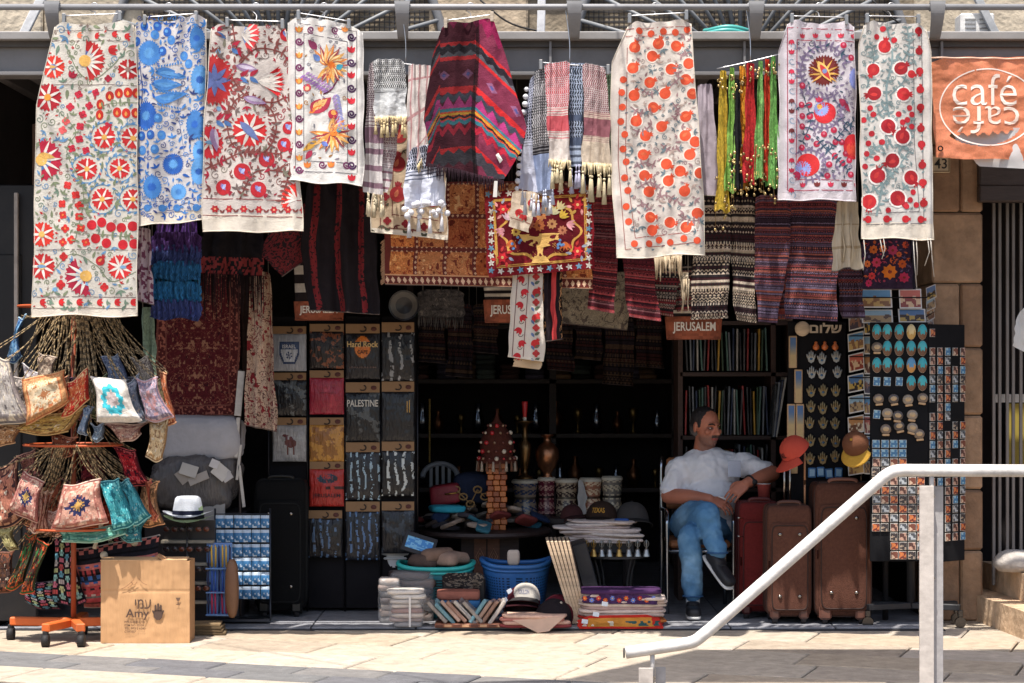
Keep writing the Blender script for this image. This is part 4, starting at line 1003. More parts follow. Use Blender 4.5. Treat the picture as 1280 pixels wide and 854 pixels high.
cl2=Cloth([(1190,160),(1200,186),(1226,208)],[(1330,160),(1330,190),(1330,214)],BNY+.03,.008,1.2,33);m=MB((222,220,218));cl2.sheet(m,30,10);m.build("backing_sheet","vinyl",t)
def onban(q,cx,cy):
 sc=S(BNY);return cl.map(cx+q[:,0]*sc,cy-q[:,1]*sc,.003)
m=MB();letter(m,"café",lambda q: onban(q,1231,112),.35,.17,(244,226,212),-.006);letter(m,"café",lambda q: onban(-q,1233,150),.36,.145,(240,216,200),-.006)
m.build("lettering","paper",t)
m=MB((240,224,212));e=Emb(cl);e.stroke([(1236+61*math.cos(a),134+48*math.sin(a)) for a in np.linspace(0,6.29,60)],1.6,(240,224,212),raw=True);e.build("circle_print",t,"paper")
m=MB((60,52,50));p=P(1175,186,BNY);
tt=np.linspace(0,6.283,13)[:-1];m.tube([(p[0]+.012*math.cos(a),BNY-.012,p[2]+.012*math.sin(a)) for a in tt],.004,6,closed=True);m.build("eyelet","chrome",t)
m=MB((236,200,176));m.tube(cl.map(np.linspace(1164,1329,30),np.full(30,73.),.002),.005,6);m.build("hem","vinyl",t)
# ------------------------------------------------------------------ textiles hung in the shade behind the beam
def motif_rows(pal,nr,nc,seed,plain=.35,zig=True):
 """woven band pattern: rows of plain, dotted, zigzag or triangle motifs"""
 r=np.random.default_rng(seed);kinds=r.choice(5,nr,p=np.array([plain,.2,.2,.15,max(.05,.45-plain)])/(plain+.55+max(.05,.45-plain)));a=r.integers(0,len(pal),nr);b=(a+1+r.integers(0,len(pal)-1,nr)) % len(pal);P_=np.array(pal,float)
 def cf(u,v):
  j=np.clip((v*nr).astype(int),0,nr-1);fv=v*nr-j;fu=(u*nc) % 1;kd=kinds[j]
  hit=((kd == 1) & (np.hypot(fu-.5,fv-.5) < .3)) | ((kd == 2) & (np.abs(fv-np.abs(fu*2-1)) < .25)) | ((kd == 3) & (fv > np.abs(fu*2-1))) | ((kd == 4) & ((np.floor(u*nc*3) % 2) == 0))
  edge=(fv < .1) | (fv > .92)
  c=P_[a[j]].copy();c[hit]=P_[b[j]][hit];c[edge]=c[edge]*.55
  return c*(.9+.2*nrg.random(len(u)))[:,None]
 return cf
def carpet(pal,nx,ny,border=None,seed=0,sym=True,bw=.1,thr=(.42,.5,.58)):
 """symmetrical scrolling floral field with a border"""
 P_=np.array(pal,float)
 def cf(u,v):
  uu=np.abs(u-.5) if sym else u
  n=fbm(uu*nx+seed,v*ny+seed*2);n2=vnoise(uu*nx*2.2+9,v*ny*2.2+seed)
  k=np.zeros(len(u),int);k[np.abs(n-thr[0]) < .025]=1;k[np.abs(n-thr[2]) < .02]=2;k[(n2 > .8)]=3 % len(pal);k[(n2 < .12)]=min(4,len(pal)-1)
  c=P_[k]
  if border is not None:
   d=np.minimum(np.minimum(u,1-u)*1.0,np.minimum(v,1-v)*ny/nx)
   c[d < bw]=np.array(border[0],float);q=(d < bw) & (vnoise(u*nx*3,v*ny*3) > .62);c[q]=border[1];c[np.abs(d-bw) < .008]=border[2];c[np.abs(d-bw*.15) < .008]=border[2]
  return c*(.88+.2*nrg.random(len(u)))[:,None]
 return cf
def hung(name,label,cat,L,Rr,Y,colfn,nu,nv,amp=.012,k=2,seed=1,mat_="heavy_fabric",group=None,fr=None,**kw):
 cl=Cloth(L,Rr,Y,amp,k,seed,kw.get("top",0),kw.get("bot",0),kw.get("curl",0))
 t=thing(name,label,cat,P((cl.x0+cl.x1)/2,cl.y1,Y),group)
 m=MB();cl.sheet(m,nu,nv,colfn);m.build("fabric",mat_,t)
 if fr:
  n, L_, w, col=fr;m=MB(col);a, b=cl.L[-1], cl.R[-1]
  fringe(m,cl,lambda x: a[1]+(b[1]-a[1])*(x-a[0])/max(b[0]-a[0],1),a[0],b[0],n,L_,w,col);m.build("fringe","knit",t)
 else: hem(cl,t,(110,96,90))
 cords(cl,t)
 return cl, t
one=lambda c: (lambda u,v: np.array(c,float)*(.9+.2*nrg.random(len(u)))[:,None])
def patch(u,v):
 c=carpet([(196,128,84),(150,70,50),(220,160,110),(120,56,44),(228,180,130)],26,12,seed=4,sym=False)(u,v)
 gx=(u*7.0) % 1;gy=(v*3.1+.05) % 1;cell=np.floor(u*7)+np.floor(v*3.1+.05)*3
 lat=(gx < .13) | (gy < .14);c[cell % 3 == 0] *= np.array((1.06,1.0,.9));c[cell % 4 == 1] *= np.array((.85,.72,.7))
 c[lat]=(112,54,50);dm=lat & (np.abs(((u*42) % 1)-.5)+np.abs(((v*20) % 1)-.5) < .3);c[dm]=(216,180,150)
 bd=(v > .9) | (u < .03);c[bd]=(110,50,46);dm=bd & (np.abs(((u*36) % 1)-.5)+np.abs(((v-.95)*10)) < .35);c[dm]=(226,190,160);c[np.abs(v-.9) < .008]=(214,160,120);c[v > .985]=(206,150,110)
 return c
cl, t=hung("patchwork_hanging","brown patchwork wall hanging of little elephant squares with a diamond border","wall hanging",[(484,228),(481,300),(480,356)],[(742,226),(741,300),(740,362)],-.22,patch,260,150,amp=.01,k=3,seed=3)
m=MB((190,150,120));
for i in range(34): y=300+i*1.6;p=cl.map(np.array([481,477+rng.uniform(-1.5,1)]),np.array([y,y+3]),.001);m.tube(p,.003,4)
m.build("side_fringe","knit",t)
cl=Cloth([(606,240),(607,300),(611,347)],[(741,234),(742,290),(743,336)],-.45,.009,1.5,9)
t=thing("urn_rug","small maroon rug picturing a golden urn of flowers in a scalloped frame","rug",P(675,345,-.45));GO=(216,166,84)
m=MB((122,26,36));cl.sheet(m,80,70,one((122,24,34)));m.build("pile","heavy_fabric",t);cords(cl,t)
e=Emb(cl)
fr_=[(617,251),(731,244),(733,324),(622,334)]
for w, c in ((3.2,GO),(1.0,(150,60,40))): e.line(fr_+[fr_[0]],w,c)
a=np.linspace(0,2*math.pi,64,endpoint=False);rx=50+3.5*np.cos(8*a);ry=36+3.5*np.cos(8*a)
e.star((675,290),np.stack([675+rx*np.cos(a)*1.0,289+ry*np.sin(a)*1.02],1),GO);e.star((675,290),np.stack([675+(rx-3)*np.cos(a),289+(ry-3)*np.sin(a)],1),(92,16,28))
for cx, cy in ((629,262),(722,256),(628,322),(722,314)):
 e.flower(cx,cy,7.5,6,(206,46,56),jag=.4,teeth=1,core=(230,180,120))
 for k in range(7): q=k*.9;e.leaf(cx+8*math.cos(q),cy+7*math.sin(q),q+.6,8,1.8,rng.choice([(222,150,150),(200,60,60),(216,170,90),(160,170,190)]))
for i in range(40):
 q=i/40;x, y=[(610+q*4*130,243-q*4*5),(736,240+(q-.25)*4*92),(736-(q-.5)*4*122,332+(q-.5)*4*8),(614,338-(q-.75)*4*92)][int(q*4)]
 c_=(214,206,196) if i % 3 else (110,150,176)
 for d in range(5): e.leaf(x,y,d*1.2566+i,4.6,1.1,c_)
UG=(222,178,104);e.star((675,297),[(648,293),(675,292),(702,291),(698,300),(688,307),(675,310),(662,307),(653,301)],UG);e.star((675,314),[(670,306),(680,306),(678,316),(681,322),(670,322),(672,316)],UG);e.star((675,325),[(668,320),(682,320),(688,328),(664,329)],UG)
e.line([(650,296),(700,294)],1.5,(170,110,60));e.line([(660,304),(692,303)],1,(180,120,66))
for x, y, r, c in ((676,268,9,(196,130,80)),(690,280,7,(206,150,100)),(684,262,6,(220,170,110)),(703,288,6.5,(186,120,90)),(645,290,6.5,(216,180,90)),(674,282,8,(190,110,66)),(662,280,7,(170,100,80))): e.flower(x,y,r,9,c,jag=.3,teeth=1,core=(110,50,40))
for x, y, q, c in ((690,268,-.9,(206,200,160)),(700,272,-.7,(226,190,80)),(708,280,.2,(230,160,170)),(636,276,-1.8,(222,190,200)),(630,286,2.4,(222,150,160)),(640,300,1.7,(210,110,60)),(706,302,1.5,(210,110,60)),(698,262,-1,(214,200,150))):
 for d in (-.6,-.2,.2,.6): e.leaf(x,y,q+d,12,1.8,c)
for i in range(12): e.disc(rng.choice((640,648,700,707))+rng.uniform(-4,4),rng.uniform(296,312),2,(100,140,190),n=6)
e.build("woven_pattern",t,"heavy_fabric")
cl, t=suzani("beige runner with dark red poppies hanging behind the white keffiyehs",[(478,130),(468,220),(461,290)],[(556,130),(558,220),(559,300)],-.5,.010,1.6,41,(206,184,156),6,group=None,name="floral_runner")
e=Emb(cl)
for pts in ([(480,150),(475,284)],[(493,150),(490,270)],[(475,284),(552,291)],[(490,268),(548,276)],[(548,150),(550,291)]): e.line(pts,1.1,(120,66,60))
for x, y, r in ((500,170,9),(497,205,10),(497,243,10),(524,180,10),(520,225,10),(540,250,9)): e.pom(x,y,r,-1.5,(150,40,44),hl=(200,110,80));e.tulip(x,y-r,4,-1.57,(140,40,50))
for x, y in ((482,190),(481,218),(482,246),(484,276),(507,280),(530,284)): e.clover(x,y,5,(140,36,44));e.leaf(x,y+12,-.8,6,1.8,(80,80,64));e.leaf(x,y+12,-2.2,6,1.8,(80,80,64))
e.filler(40,[(90,86,70),(110,60,56)],(2.5,4));e.build("embroidery_pattern",t)
cl, t=suzani("narrow white sash with red tulip vine hanging under the urn rug",[(642,330),(638,390),(634,446)],[(678,330),(679,400),(680,452)],-.40,.008,1.2,42,(226,214,200),3,group=None,name="floral_strip")
e=Emb(cl)
for x in (648,662): e.line([(x,332),(x-8,446)],.9,(110,60,60))
for i in range(7): y=346+i*16;e.tulip(654-i*.8,y,5.4,1.0 if i % 2 else 2.2,(196,44,52));e.curl(654-i,y+8,4,0,.7,.8,(90,80,70));e.pom(671-i*.4,y+4,5.4,-1,(196,50,50)) if i % 2 else e.clover(670,y,4.5,(190,60,60));e.leaf(668,y+9,-.5,8,2,(100,110,90));e.leaf(664,y+6,1,7,1.6,(100,120,160))
e.build("embroidery_pattern",t)
m=MB((206,176,140));cl2=Cloth([(642,446),(642,458)],[(678,450),(676,462)],-.38,.006,1,43);cl2.sheet(m,8,6);m.build("lining","cotton",t)
cl2=Cloth([(640,238),(638,262),(636,283)],[(672,240),(668,268),(660,291)],-.5,.008,1,44)
t=thing("floral_strip","short folded cream sash end with red tulips lying over the urn rug","textile",P(650,290,-.5));m=MB((226,210,190));cl2.sheet(m,16,24);m.build("fabric","cotton",t);e=Emb(cl2);e.tulip(646,262,5.5,1,(196,50,54));e.tulip(656,268,5.5,2,(196,50,54));e.tulip(662,250,5.5,1,(196,50,54));e.line([(638,272),(664,280)],1,(150,90,80));e.build("embroidery_pattern",t)
hung("striped_scarf","black scarf with one coral red stripe hanging next to the tulip sash","scarf",[(676,338),(676,390),(678,428)],[(703,338),(702,390),(702,424)],-.36,lambda u,v: np.where(((u > .5) & (u < .72))[:,None],np.array((214,74,74.)),np.where(((u < .16) | (u > .9))[:,None],np.array((176,130,90.))*(vnoise(u*20,v*40) > .5)[:,None],np.array((40,30,34.)))),40,60,seed=45)
hung("printed_cloth","grey beige printed cloth with dark sprigs hanging dim behind the sash","textile",[(700,342),(702,380),(702,404)],[(792,340),(790,380),(784,413)],.25,carpet([(150,138,120),(90,80,74),(110,100,90),(96,84,78),(160,150,130)],8,5,seed=5,sym=False),90,70,k=3,seed=46)
hung("cream_shawl","cream shawl edge with ruffled hem beside the urn rug","shawl",[(700,336),(702,346),(702,354)],[(742,330),(744,342),(742,352)],-.15,one((196,182,164)),20,10,amp=.012,k=3,seed=47)
def trousers(label,legs,Y,colfn,nu=60,nv=160,amp=.014,seed=50,mat_="heavy_fabric"):
 x=np.mean([l[0][0][0] for l in legs]);t=thing("trousers",label,"trousers",P(x,max(l[0][-1][1] for l in legs),Y),"woven trousers hung behind the front row")
 for i, (L,Rr) in enumerate(legs):
  cl=Cloth(L,Rr,Y+.015*i,amp,1.6,seed+i*3);m=MB();cl.sheet(m,nu,nv,colfn);m.build("trouser_leg",mat_,t);cords(cl,t,(.5,))
 return t
RS=[(128,44,52),(84,30,40),(168,72,74),(60,28,38),(142,92,96)]
trousers("dark red trousers with fine woven stripes between the urn rug and orange pomegranates",[([(742,232),(738,310),(735,386)],[(776,232),(774,310),(768,392)]),([(772,240),(778,320),(786,396)],[(800,240),(816,320),(826,402)])],-.2,motif_rows(RS,70,26,1))
BW=[(44,38,42),(206,190,172),(60,30,36),(40,36,40),(190,172,150)]
trousers("black and cream trousers with elephant and triangle rows below the hip scarves",[([(868,246),(866,320),(864,400)],[(914,246),(913,330),(910,398)]),([(912,246),(914,320),(920,400)],[(944,246),(944,330),(945,404)])],-.25,motif_rows(BW,44,9,2,.25))
trousers("black patterned trousers with red hem rows half hidden by the cream fringe",[([(812,330),(815,360),(818,392)],[(850,330),(846,370),(842,396)]),([(842,330),(844,370),(846,390)],[(872,330),(870,360),(866,388)])],-.1,motif_rows([(40,36,40),(150,136,124),(120,44,50),(34,30,34)],22,8,3,.3),nv=80)
PS=[(84,66,84),(60,40,56),(150,84,72),(110,96,118),(48,36,48),(128,60,62)]
trousers("wide purple and rust striped trousers hanging below the lilac medallion textile",[([(944,244),(943,320),(948,402)],[(990,244),(986,320),(972,404)]),([(982,244),(984,320),(982,398)],[(1048,244),(1047,320),(1046,402)])],-.28,motif_rows(PS,60,22,4,.45))
hung("striped_cloth","rust striped cloth strip behind the postcard rack top","textile",[(1046,300),(1048,350),(1052,398)],[(1076,300),(1078,350),(1082,398)],-.1,motif_rows(PS,40,8,9,.5),40,120,seed=53)
hung("striped_cloth","dark stall cloth with narrow rust stripes between the trousers","textile",[(970,330),(968,370),(966,400)],[(986,330),(988,370),(990,400)],.0,motif_rows(PS,30,6,8,.5),20,60,seed=54)
hung("cream_fringe_scarf","cream scarf end with thick knotted fringe below the orange pomegranates","scarf",[(816,300),(817,312),(818,322)],[(853,300),(853,312),(852,322)],-.4,one((206,190,166)),16,8,seed=55,fr=(16,24,.006,(206,186,158)))
hung("cream_tassel","small cream tassel cord hanging near the black cream trousers","tassel",[(851,340),(851,346),(851,350)],[(861,340),(861,346),(861,350)],-.38,one((206,190,166)),6,4,seed=56,fr=(8,32,.005,(206,186,158)))
cl, t=hung("cream_blouse","cream cotton blouse with drawstrings between the two right-hand textiles".replace("right-hand ","white "),"blouse",[(1046,250),(1043,290),(1040,338)],[(1072,250),(1074,290),(1077,336)],-.62,lambda u,v: np.where((((v*30) % 10) < .8)[:,None],np.array((190,170,140.)),np.array((216,202,178.))),30,50,amp=.016,k=2.5,seed=57,mat_="cotton",bot=2)
m=MB((222,208,182))
for x in (1056,1062): m.tube(cl.map(np.array([x,x-1,x+2,x]),np.array([268,290,310,328]),.01),.004,5)
m.build("drawstring","cotton",t)
cl, t=hung("flower_cloth","dark navy cloth covered in orange and pink flowers above the postcards","textile",[(1077,296),(1077,330),(1078,362)],[(1138,296),(1139,330),(1140,362)],-.2,one((52,36,56)),24,24,seed=58)
e=Emb(cl)
for x, y, r, c in ((1092,312,6,(214,110,50)),(1104,311,5,(216,120,60)),(1116,313,7,(176,60,90)),(1096,328,7,(186,60,84)),(1112,340,10,(220,120,44)),(1090,345,5,(196,60,60)),(1128,330,6,(200,90,40)),(1130,347,7,(180,50,80)),(1084,330,5,(210,110,60)),(1124,318,4,(206,100,60)),(1086,354,5,(190,50,90)),(1132,306,5,(200,80,50))): e.flower(x,y,r,8,c,jag=.25,teeth=1,core=(120,50,40))
e.filler(50,[(150,60,80),(190,90,50),(96,80,110)],(1.8,3.2),kinds=("leaf","dot","sprig"));e.build("printed_pattern",t,"heavy_fabric")
m=MB((44,40,52));cl2=Cloth([(1139,300),(1140,362)],[(1144,300),(1145,362)],-.19,.004,1,59);cl2.sheet(m,4,12);m.build("border","heavy_fabric",t)
BD=lambda u, v: np.where(((np.abs(((u*3.2) % 1)-.5) < .13) & (vnoise(u*60,v*90) > .3))[:,None],np.array((124,40,44.)),np.array((34,28,32.)))
hung("embroidered_dress","long black dress with dark red cross-stitch stripes below the orange blossom textile","dress",[(384,226),(376,310),(384,388)],[(470,226),(472,310),(474,394)],-.15,BD,90,140,amp=.03,k=2.6,seed=60)
hung("embroidered_dress","black dress sleeve with maroon stitched cuff draped sideways under the thorn vine textile","dress",[(330,296),(328,320),(352,346)],[(398,240),(406,290),(376,330)],-.1,lambda u,v: np.where((vnoise(u*50,v*70) > .45)[:,None],np.array((112,40,44.)),np.array((40,30,34.))),60,70,amp=.015,k=1.5,seed=61)
hung("dark_shawl","black fringed shawl with maroon flower border hanging behind the thorn vine textile","shawl",[(256,280),(250,310),(248,342)],[(330,280),(330,310),(330,346)],.05,lambda u,v: np.where(((v > .66) & (vnoise(u*40,v*20) > .45))[:,None],np.array((140,56,56.)),np.array((30,26,30.))),70,40,amp=.02,k=3,seed=62,fr=(60,46,.0025,(44,32,34)))
cl, t=hung("ruffled_skirt","shiny ruffled skirt in teal and purple tiers below the blue textile","skirt",[(196,272),(192,300),(190,340),(188,392)],[(246,272),(250,310),(252,340),(246,398)],-.42,lambda u,v: mixc((70,44,96),(34,118,156),np.clip(1-np.abs(v-.62)*3.4,0,1))*(.55+.75*(.5+.5*np.sin(u*70+5*vnoise(u*12,v*5))))[:,None],110,120,amp=.016,k=7,seed=63,mat_="film")
for j, y in enumerate((290,306,326,352,374)):
 m=MB();c2=Cloth([(191,y),(189,y+12),(188,y+24)],[(251,y),(252,y+12),(250,y+26)],-.445-.004*j,.013,9,64+j,0,2);cc=mixc((70,44,96),(34,120,158),np.array(np.clip(1-abs((y-340)/50),0,1)))
 c2.sheet(m,90,8,lambda u,v,cc=cc: cc*(.7+.5*nrg.random(len(u)))[:,None]);m.build("ruffle","heavy_fabric",t)
hung("lilac_shawl","lilac patterned shawl strip with frayed end beside the longest textile","shawl",[(171,284),(172,330),(171,376)],[(188,286),(190,330),(191,382)],-.55,lambda u,v: np.where((vnoise(u*8,v*26) > .6)[:,None],np.array((120,66,90.)),np.array((196,176,182.))),24,90,seed=70)
hung("green_curtain","narrow sage green cloth strip hanging behind the handbags","textile",[(177,384),(178,430),(178,470)],[(192,384),(194,430),(196,470)],-.1,one((130,150,130)),12,40,seed=71)
hung("carpet","dark maroon oriental carpet with a rosette hanging behind the handbags","carpet",[(196,330),(195,420),(194,522)],[(300,330),(300,420),(300,520)],.45,carpet([(84,26,32),(140,90,72),(110,50,46),(150,106,84),(56,20,28)],17,28,border=((84,34,34),(160,96,80),(120,70,60)),seed=3,bw=.12),140,220,amp=.006,k=1.5,seed=72)
hung("floral_fabric","beige fabric printed with dark red vines hanging beside the carpet","textile",[(312,340),(310,430),(303,532)],[(338,340),(342,430),(346,540)],.35,carpet([(196,168,146),(120,50,56),(90,60,56),(140,44,50),(150,100,90)],5,18,seed=8,sym=False),50,220,amp=.022,k=2,seed=73)
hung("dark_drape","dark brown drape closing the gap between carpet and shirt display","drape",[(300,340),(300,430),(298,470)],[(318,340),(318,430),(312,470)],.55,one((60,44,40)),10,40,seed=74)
def tote(label,x0,x1,y0,y1,Y,txt,ys):
 sc=S(Y);t=thing("striped_tote_bag",label,"bag",P((x0+x1)/2,y1,Y),"striped tote bags lettered across the base")
 def bag(mb,ya,yb,cf,n):
  def fn(u,v):
   th=u*2*math.pi;xm=(x0+x1)/2;w=(x1-x0)/2;x=xm+w*np.cos(th)*(1-.06*v);y=ya+(yb-ya)*v
   return np.stack([(x-640)/sc,Y+.5*w/sc*np.sin(th)*.7-.004*np.sin(v*9+u*20),CAM_Z-(y-HOR)/sc],1)
  mb.grid(fn,40,n,cf)
 m=MB();bag(m,y0,ys,lambda u,v: np.where(((np.floor(v*5.999) % 2) == 0)[:,None],np.array((206,196,184.)),np.array((44,38,40.))),36);m.build("striped_top","knit",t)
 m=MB();bag(m,ys,y1,one((150,84,62)),8)
 m.box(P((x0+x1)/2,y1,Y),((x1-x0)/sc*.92,(x1-x0)/sc*.3,.006),(130,72,52));m.build("base_panel","heavy_fabric",t)
 def fn(q):
  xm=(x0+x1)/2;x=q[:,0]*sc;w=(x1-x0)/2;sn=np.sqrt(np.clip(1-(x/w) ** 2,0,1));y=(ys+y1)/2-q[:,1]*sc
  return np.stack([(xm+x-640)/sc,Y-.5*w/sc*sn*.7-.005,CAM_Z-(y-HOR)/sc],1)
 m=MB();letter(m,txt,fn,(x1-x0)/sc*.74,(y1-ys)/sc*.52,(230,220,208),.02);m.build("lettering","paper",t)
 p=P((x0+x1)/2,y0,Y);m=MB((60,54,52));m.tube(smooth_path([(p[0]-.1,Y,p[2]-.01),(p[0]-.02,Y,p[2]+.12),(p[0],Y,3.2),(p[0]+.02,Y,p[2]+.12),(p[0]+.1,Y,p[2]-.01)],4),.006,5);m.build("strap","heavy_fabric",t)
tote("striped tote bag lettered JERUSALEM under the black dress",367,431,310,400,.25,"JERUSALEM",377)
tote("striped tote bag lettered JERUSALEM half hidden behind the tulip sash",604,672,352,403,.2,"JERUSALEM",375)
tote("striped tote bag lettered JERUSALEM with red white top above the seated man",831,903,372,424,.1,"JERUSALEM",396)
# ------------------------------------------------------------------ left stock: handbag stand, box, racks
def spow(a,e): return np.sign(a)*np.abs(a) ** e
def cushion(mb,c,d,e=.3,rot=None,col=None,noise=.0,n=20,m=12,seed=0):
 th=np.arange(n)/n*2*math.pi;ph=np.linspace(-math.pi/2,math.pi/2,m+1)
 T, F_=np.meshgrid(th,ph);ce=spow(np.cos(F_),e)
 v=np.stack([ce*spow(np.cos(T),e),ce*spow(np.sin(T),e),spow(np.sin(F_),e)],-1).reshape(-1,3)*(np.asarray(d,float)/2)
 if noise:
  w=fbm(v[:,0]*9+seed*3+20,v[:,2]*9+v[:,1]*7+seed)-.5;v=v*(1+noise*2*w)[:,None]
 if rot is not None: v=v @ np.array(rot.to_3x3()).T
 ii=np.arange(m)[:,None];jj=np.arange(n)[None];j2=(jj+1) % n
 f=np.stack([ii*n+jj,ii*n+j2,(ii+1)*n+j2,(ii+1)*n+jj],-1).reshape(-1,4)
 return mb.add(v+np.asarray(c,float),f,col,True)
def rotx(a): return Matrix.Rotation(a,3,'X')
def roty(a): return Matrix.Rotation(a,3,'Y')
def rotz(a): return Matrix.Rotation(a,3,'Z')
SX=P(92,0,-.4)[0];SYY=-.40
stand=thing("bag_stand","orange metal stand on black castors carrying the patterned handbags","stand",(SX,SYY,0))
m=MB((150,72,42));m.cyl((SX,SYY,.1),(SX,SYY,P(0,372,SYY)[2]),.015,n=10);m.build("pole","steel_paint",stand)
for a in (.15,math.pi-.15,-1.9,-1.25,1.57):
 L_=.36 if abs(math.sin(a)) < .5 else .3;ex, ey=SX+L_*math.cos(a), SYY+L_*math.sin(a)*.9
 m=MB((206,100,44));m.box(((SX+ex)/2,(SYY+ey)/2,.105),(L_,.05,.045),rot=rotz(a),ch=.006);m.build("foot_bar","steel_paint",stand)
 m=MB((34,32,32));m.cyl((ex-.018,ey,.035),(ex+.018,ey,.035),.035,n=14);m.box((ex,ey,.072),(.03,.03,.03),ch=.004);m.build("castor","rubber",stand)
for zpx, r in ((383,.3),(556,.27),(660,.25)):
 z=P(0,zpx,SYY)[2];t_=np.linspace(0,2*math.pi,33)[:-1];m=MB((190,88,46));m.tube([(SX+r*math.cos(a),SYY+r*.85*math.sin(a),z) for a in t_],.007,6,closed=True)
 for k in range(4): a=k*math.pi/2+.5;m.cyl((SX,SYY,z),(SX+r*math.cos(a),SYY+r*.85*math.sin(a),z),.006,n=6)
 m.build("hook_ring","steel_paint",stand)
def handbag(label,q,Y,pal,seed,hook,thick=.035,motif=None,border=None,name="handbag",mat_="heavy_fabric",group="patterned handbags hung on the orange stand",chain=(176,150,110),tilt=0.0,cf=None,base=None):
 """q: four corners tl,tr,br,bl in pixels; puffed pouch with a patterned front and a zip top, chain strap to the hook ring"""
 q=np.array(q,float);cx, cy=q.mean(0);t=thing(name,label,"handbag",P(cx,q[:,1].max(),Y),group);sc=S(Y)
 def surf(sg):
  def fn(u,v):
   x=(q[0,0]*(1-u)+q[1,0]*u)*(1-v)+(q[3,0]*(1-u)+q[2,0]*u)*v
   y=(q[0,1]*(1-u)+q[1,1]*u)*(1-v)+(q[3,1]*(1-u)+q[2,1]*u)*v+3*np.sin(math.pi*u)*(1-v) ** 2
   x=x+5*(.5-u)*np.sin(math.pi*v)*(1+.6*np.sin(seed))+1.5*np.sin(v*5+seed);y=y+3.5*np.sin(math.pi*u)*v ** 2+1.2*np.sin(u*7+seed*2)
   b=(np.clip(16*u*(1-u),0,1)*np.clip(5*(1-v) ** .7*1.0,.15,1)*np.clip(v*3+.25,0,1)*np.clip((1-v)*8+.3,0,1))*thick
   b=b*(1+.5*(fbm(u*4+seed,v*4)-.5))
   return np.stack([(x-640)/sc,Y+tilt*(v-.5)+sg*b+.035*(fbm(u*2.5+seed,v*2.5+4)-.5),CAM_Z-(y-HOR)/sc],1)
  return fn
 cc=cf or carpet(pal,6,6,border=border or (pal[1],pal[2],pal[3]),seed=seed,bw=.13)
 if motif:
  base_cf=cc
  def cc(u,v):
   c=base_cf(u,v);r=np.abs(u-.5)*1.0+np.abs(v-.52)*1.25+.05*np.sin(40*np.arctan2(v-.5,u-.5)*.3);c[r < .3]=motif[0];c[r < .14]=motif[1];return c
 m=MB();m.grid(surf(-1),36,30,cc);m.build("front_panel",mat_,t)
 m=MB();m.grid(surf(1),14,12,lambda u,v: np.array(pal[1],float)*(.8+.2*nrg.random(len(u)))[:,None]);m.build("back_panel",mat_,t)
 m=MB(base or pal[2]);f=surf(-1);u=np.linspace(0,1,16)
 for v0 in (0.0,1.0): m=MB(base or pal[2]);m.tube(f(u,np.full(16,v0))+np.array([0,thick*.2,0]),.006,5);m.build("piping","leather",t)
 if hook is not None:
  hp=np.array(hook)
  for k, dy in ((0,0),(1,0),(0,.03),(1,.03)):
   a=np.array([(q[k,0]+(6 if k == 0 else-6)*(dy > 0)-640)/sc,Y+dy,CAM_Z-(q[k,1]-HOR)/sc]);n=max(14,int(np.linalg.norm(a-hp)/.009));tt=np.linspace(0,1,n)[:,None]
   p=a*(1-tt)+(hp+np.array([dy*rng.uniform(-1.2,1.2),dy,0]))*tt+np.array([0,0,-1])*(.02*np.sin(math.pi*tt))*(k+.5)
   r=np.where(np.arange(n) % 2 == 0,.0038,.0022);m=MB(chain);m.tube(p,r,5,np.repeat(np.where((np.arange(n-1) % 4 < 2)[:,None],np.array(chain),np.array(chain)*.55),5,axis=0));m.build("chain_strap","leather",t)
 return t
def hk(px,zpx,dy=0): return P(px,zpx,SYY+dy)
H1, H2, H3=386, 556, 662
FYB=-.66
CREAM, TAN, PINK, NAV, TEAL, SILV, LILA, RUST, MUS, TQ=(206,192,170), (190,140,96), (196,140,122), (44,48,86), (70,160,166), (186,178,170), (160,140,160), (170,84,56), (196,160,90), (74,190,204)
handbag("pale grey speckled handbag at the outer edge of the upper bag ring",[(-16,440),(10,450),(42,523),(-14,530)],FYB-.02,[SILV,(150,140,136),CREAM,(120,112,110),CREAM],1,hk(66,H1,-.2))
handbag("blue folded handbag hanging high beside the door",[(22,398),(31,394),(26,446),(6,452)],FYB+.15,[(96,140,176),(70,110,160),(150,180,200),(60,90,140),(190,200,210)],2,hk(60,H1,-.1))
handbag("silver grey handbag peeking out behind the tan one",[(28,454),(66,474),(76,506),(34,506)],FYB+.09,[SILV,(150,140,140),(206,200,196),(130,120,124),CREAM],3,hk(80,H1,-.1))
handbag("tan and orange paisley handbag on the upper bag ring",[(28,474),(82,462),(85,500),(32,530)],FYB-.03,[(214,186,150),TAN,(206,150,100),(186,110,70),CREAM],4,hk(84,H1,-.2),motif=((206,190,160),(180,120,80)))
handbag("flat mustard handbag with wooden base below the tan one",[(36,520),(110,508),(86,540),(14,538)],FYB+.06,[MUS,(160,120,70),(206,170,110),(120,90,56),CREAM],5,None,thick=.02)
handbag("red and orange flowered handbag tucked beside the white one",[(84,480),(110,460),(113,498),(78,522)],FYB+.02,[(206,110,70),(190,56,44),(226,180,130),(196,60,50),CREAM],6,hk(96,H1,-.2))
handbag("white handbag with a turquoise ring medallion, brightest on the stand",[(112,470),(156,474),(178,524),(122,525)],FYB-.05,[(222,214,202),(206,196,184),(214,206,196),(190,176,166),(222,214,202)],7,hk(106,H1,-.2),cf=lambda u,v: np.where((np.abs(np.hypot((u-.5)*1.1,(v-.5))-.27+.03*np.sin(9*np.arctan2(v-.5,u-.5))) < .075)[:,None],np.array(TQ,float),np.where((np.hypot(u-.5,v-.5) < .16)[:,None],np.array((196,180,176.)),np.array((224,216,204.))*(.94+.08*nrg.random(len(u)))[:,None])))
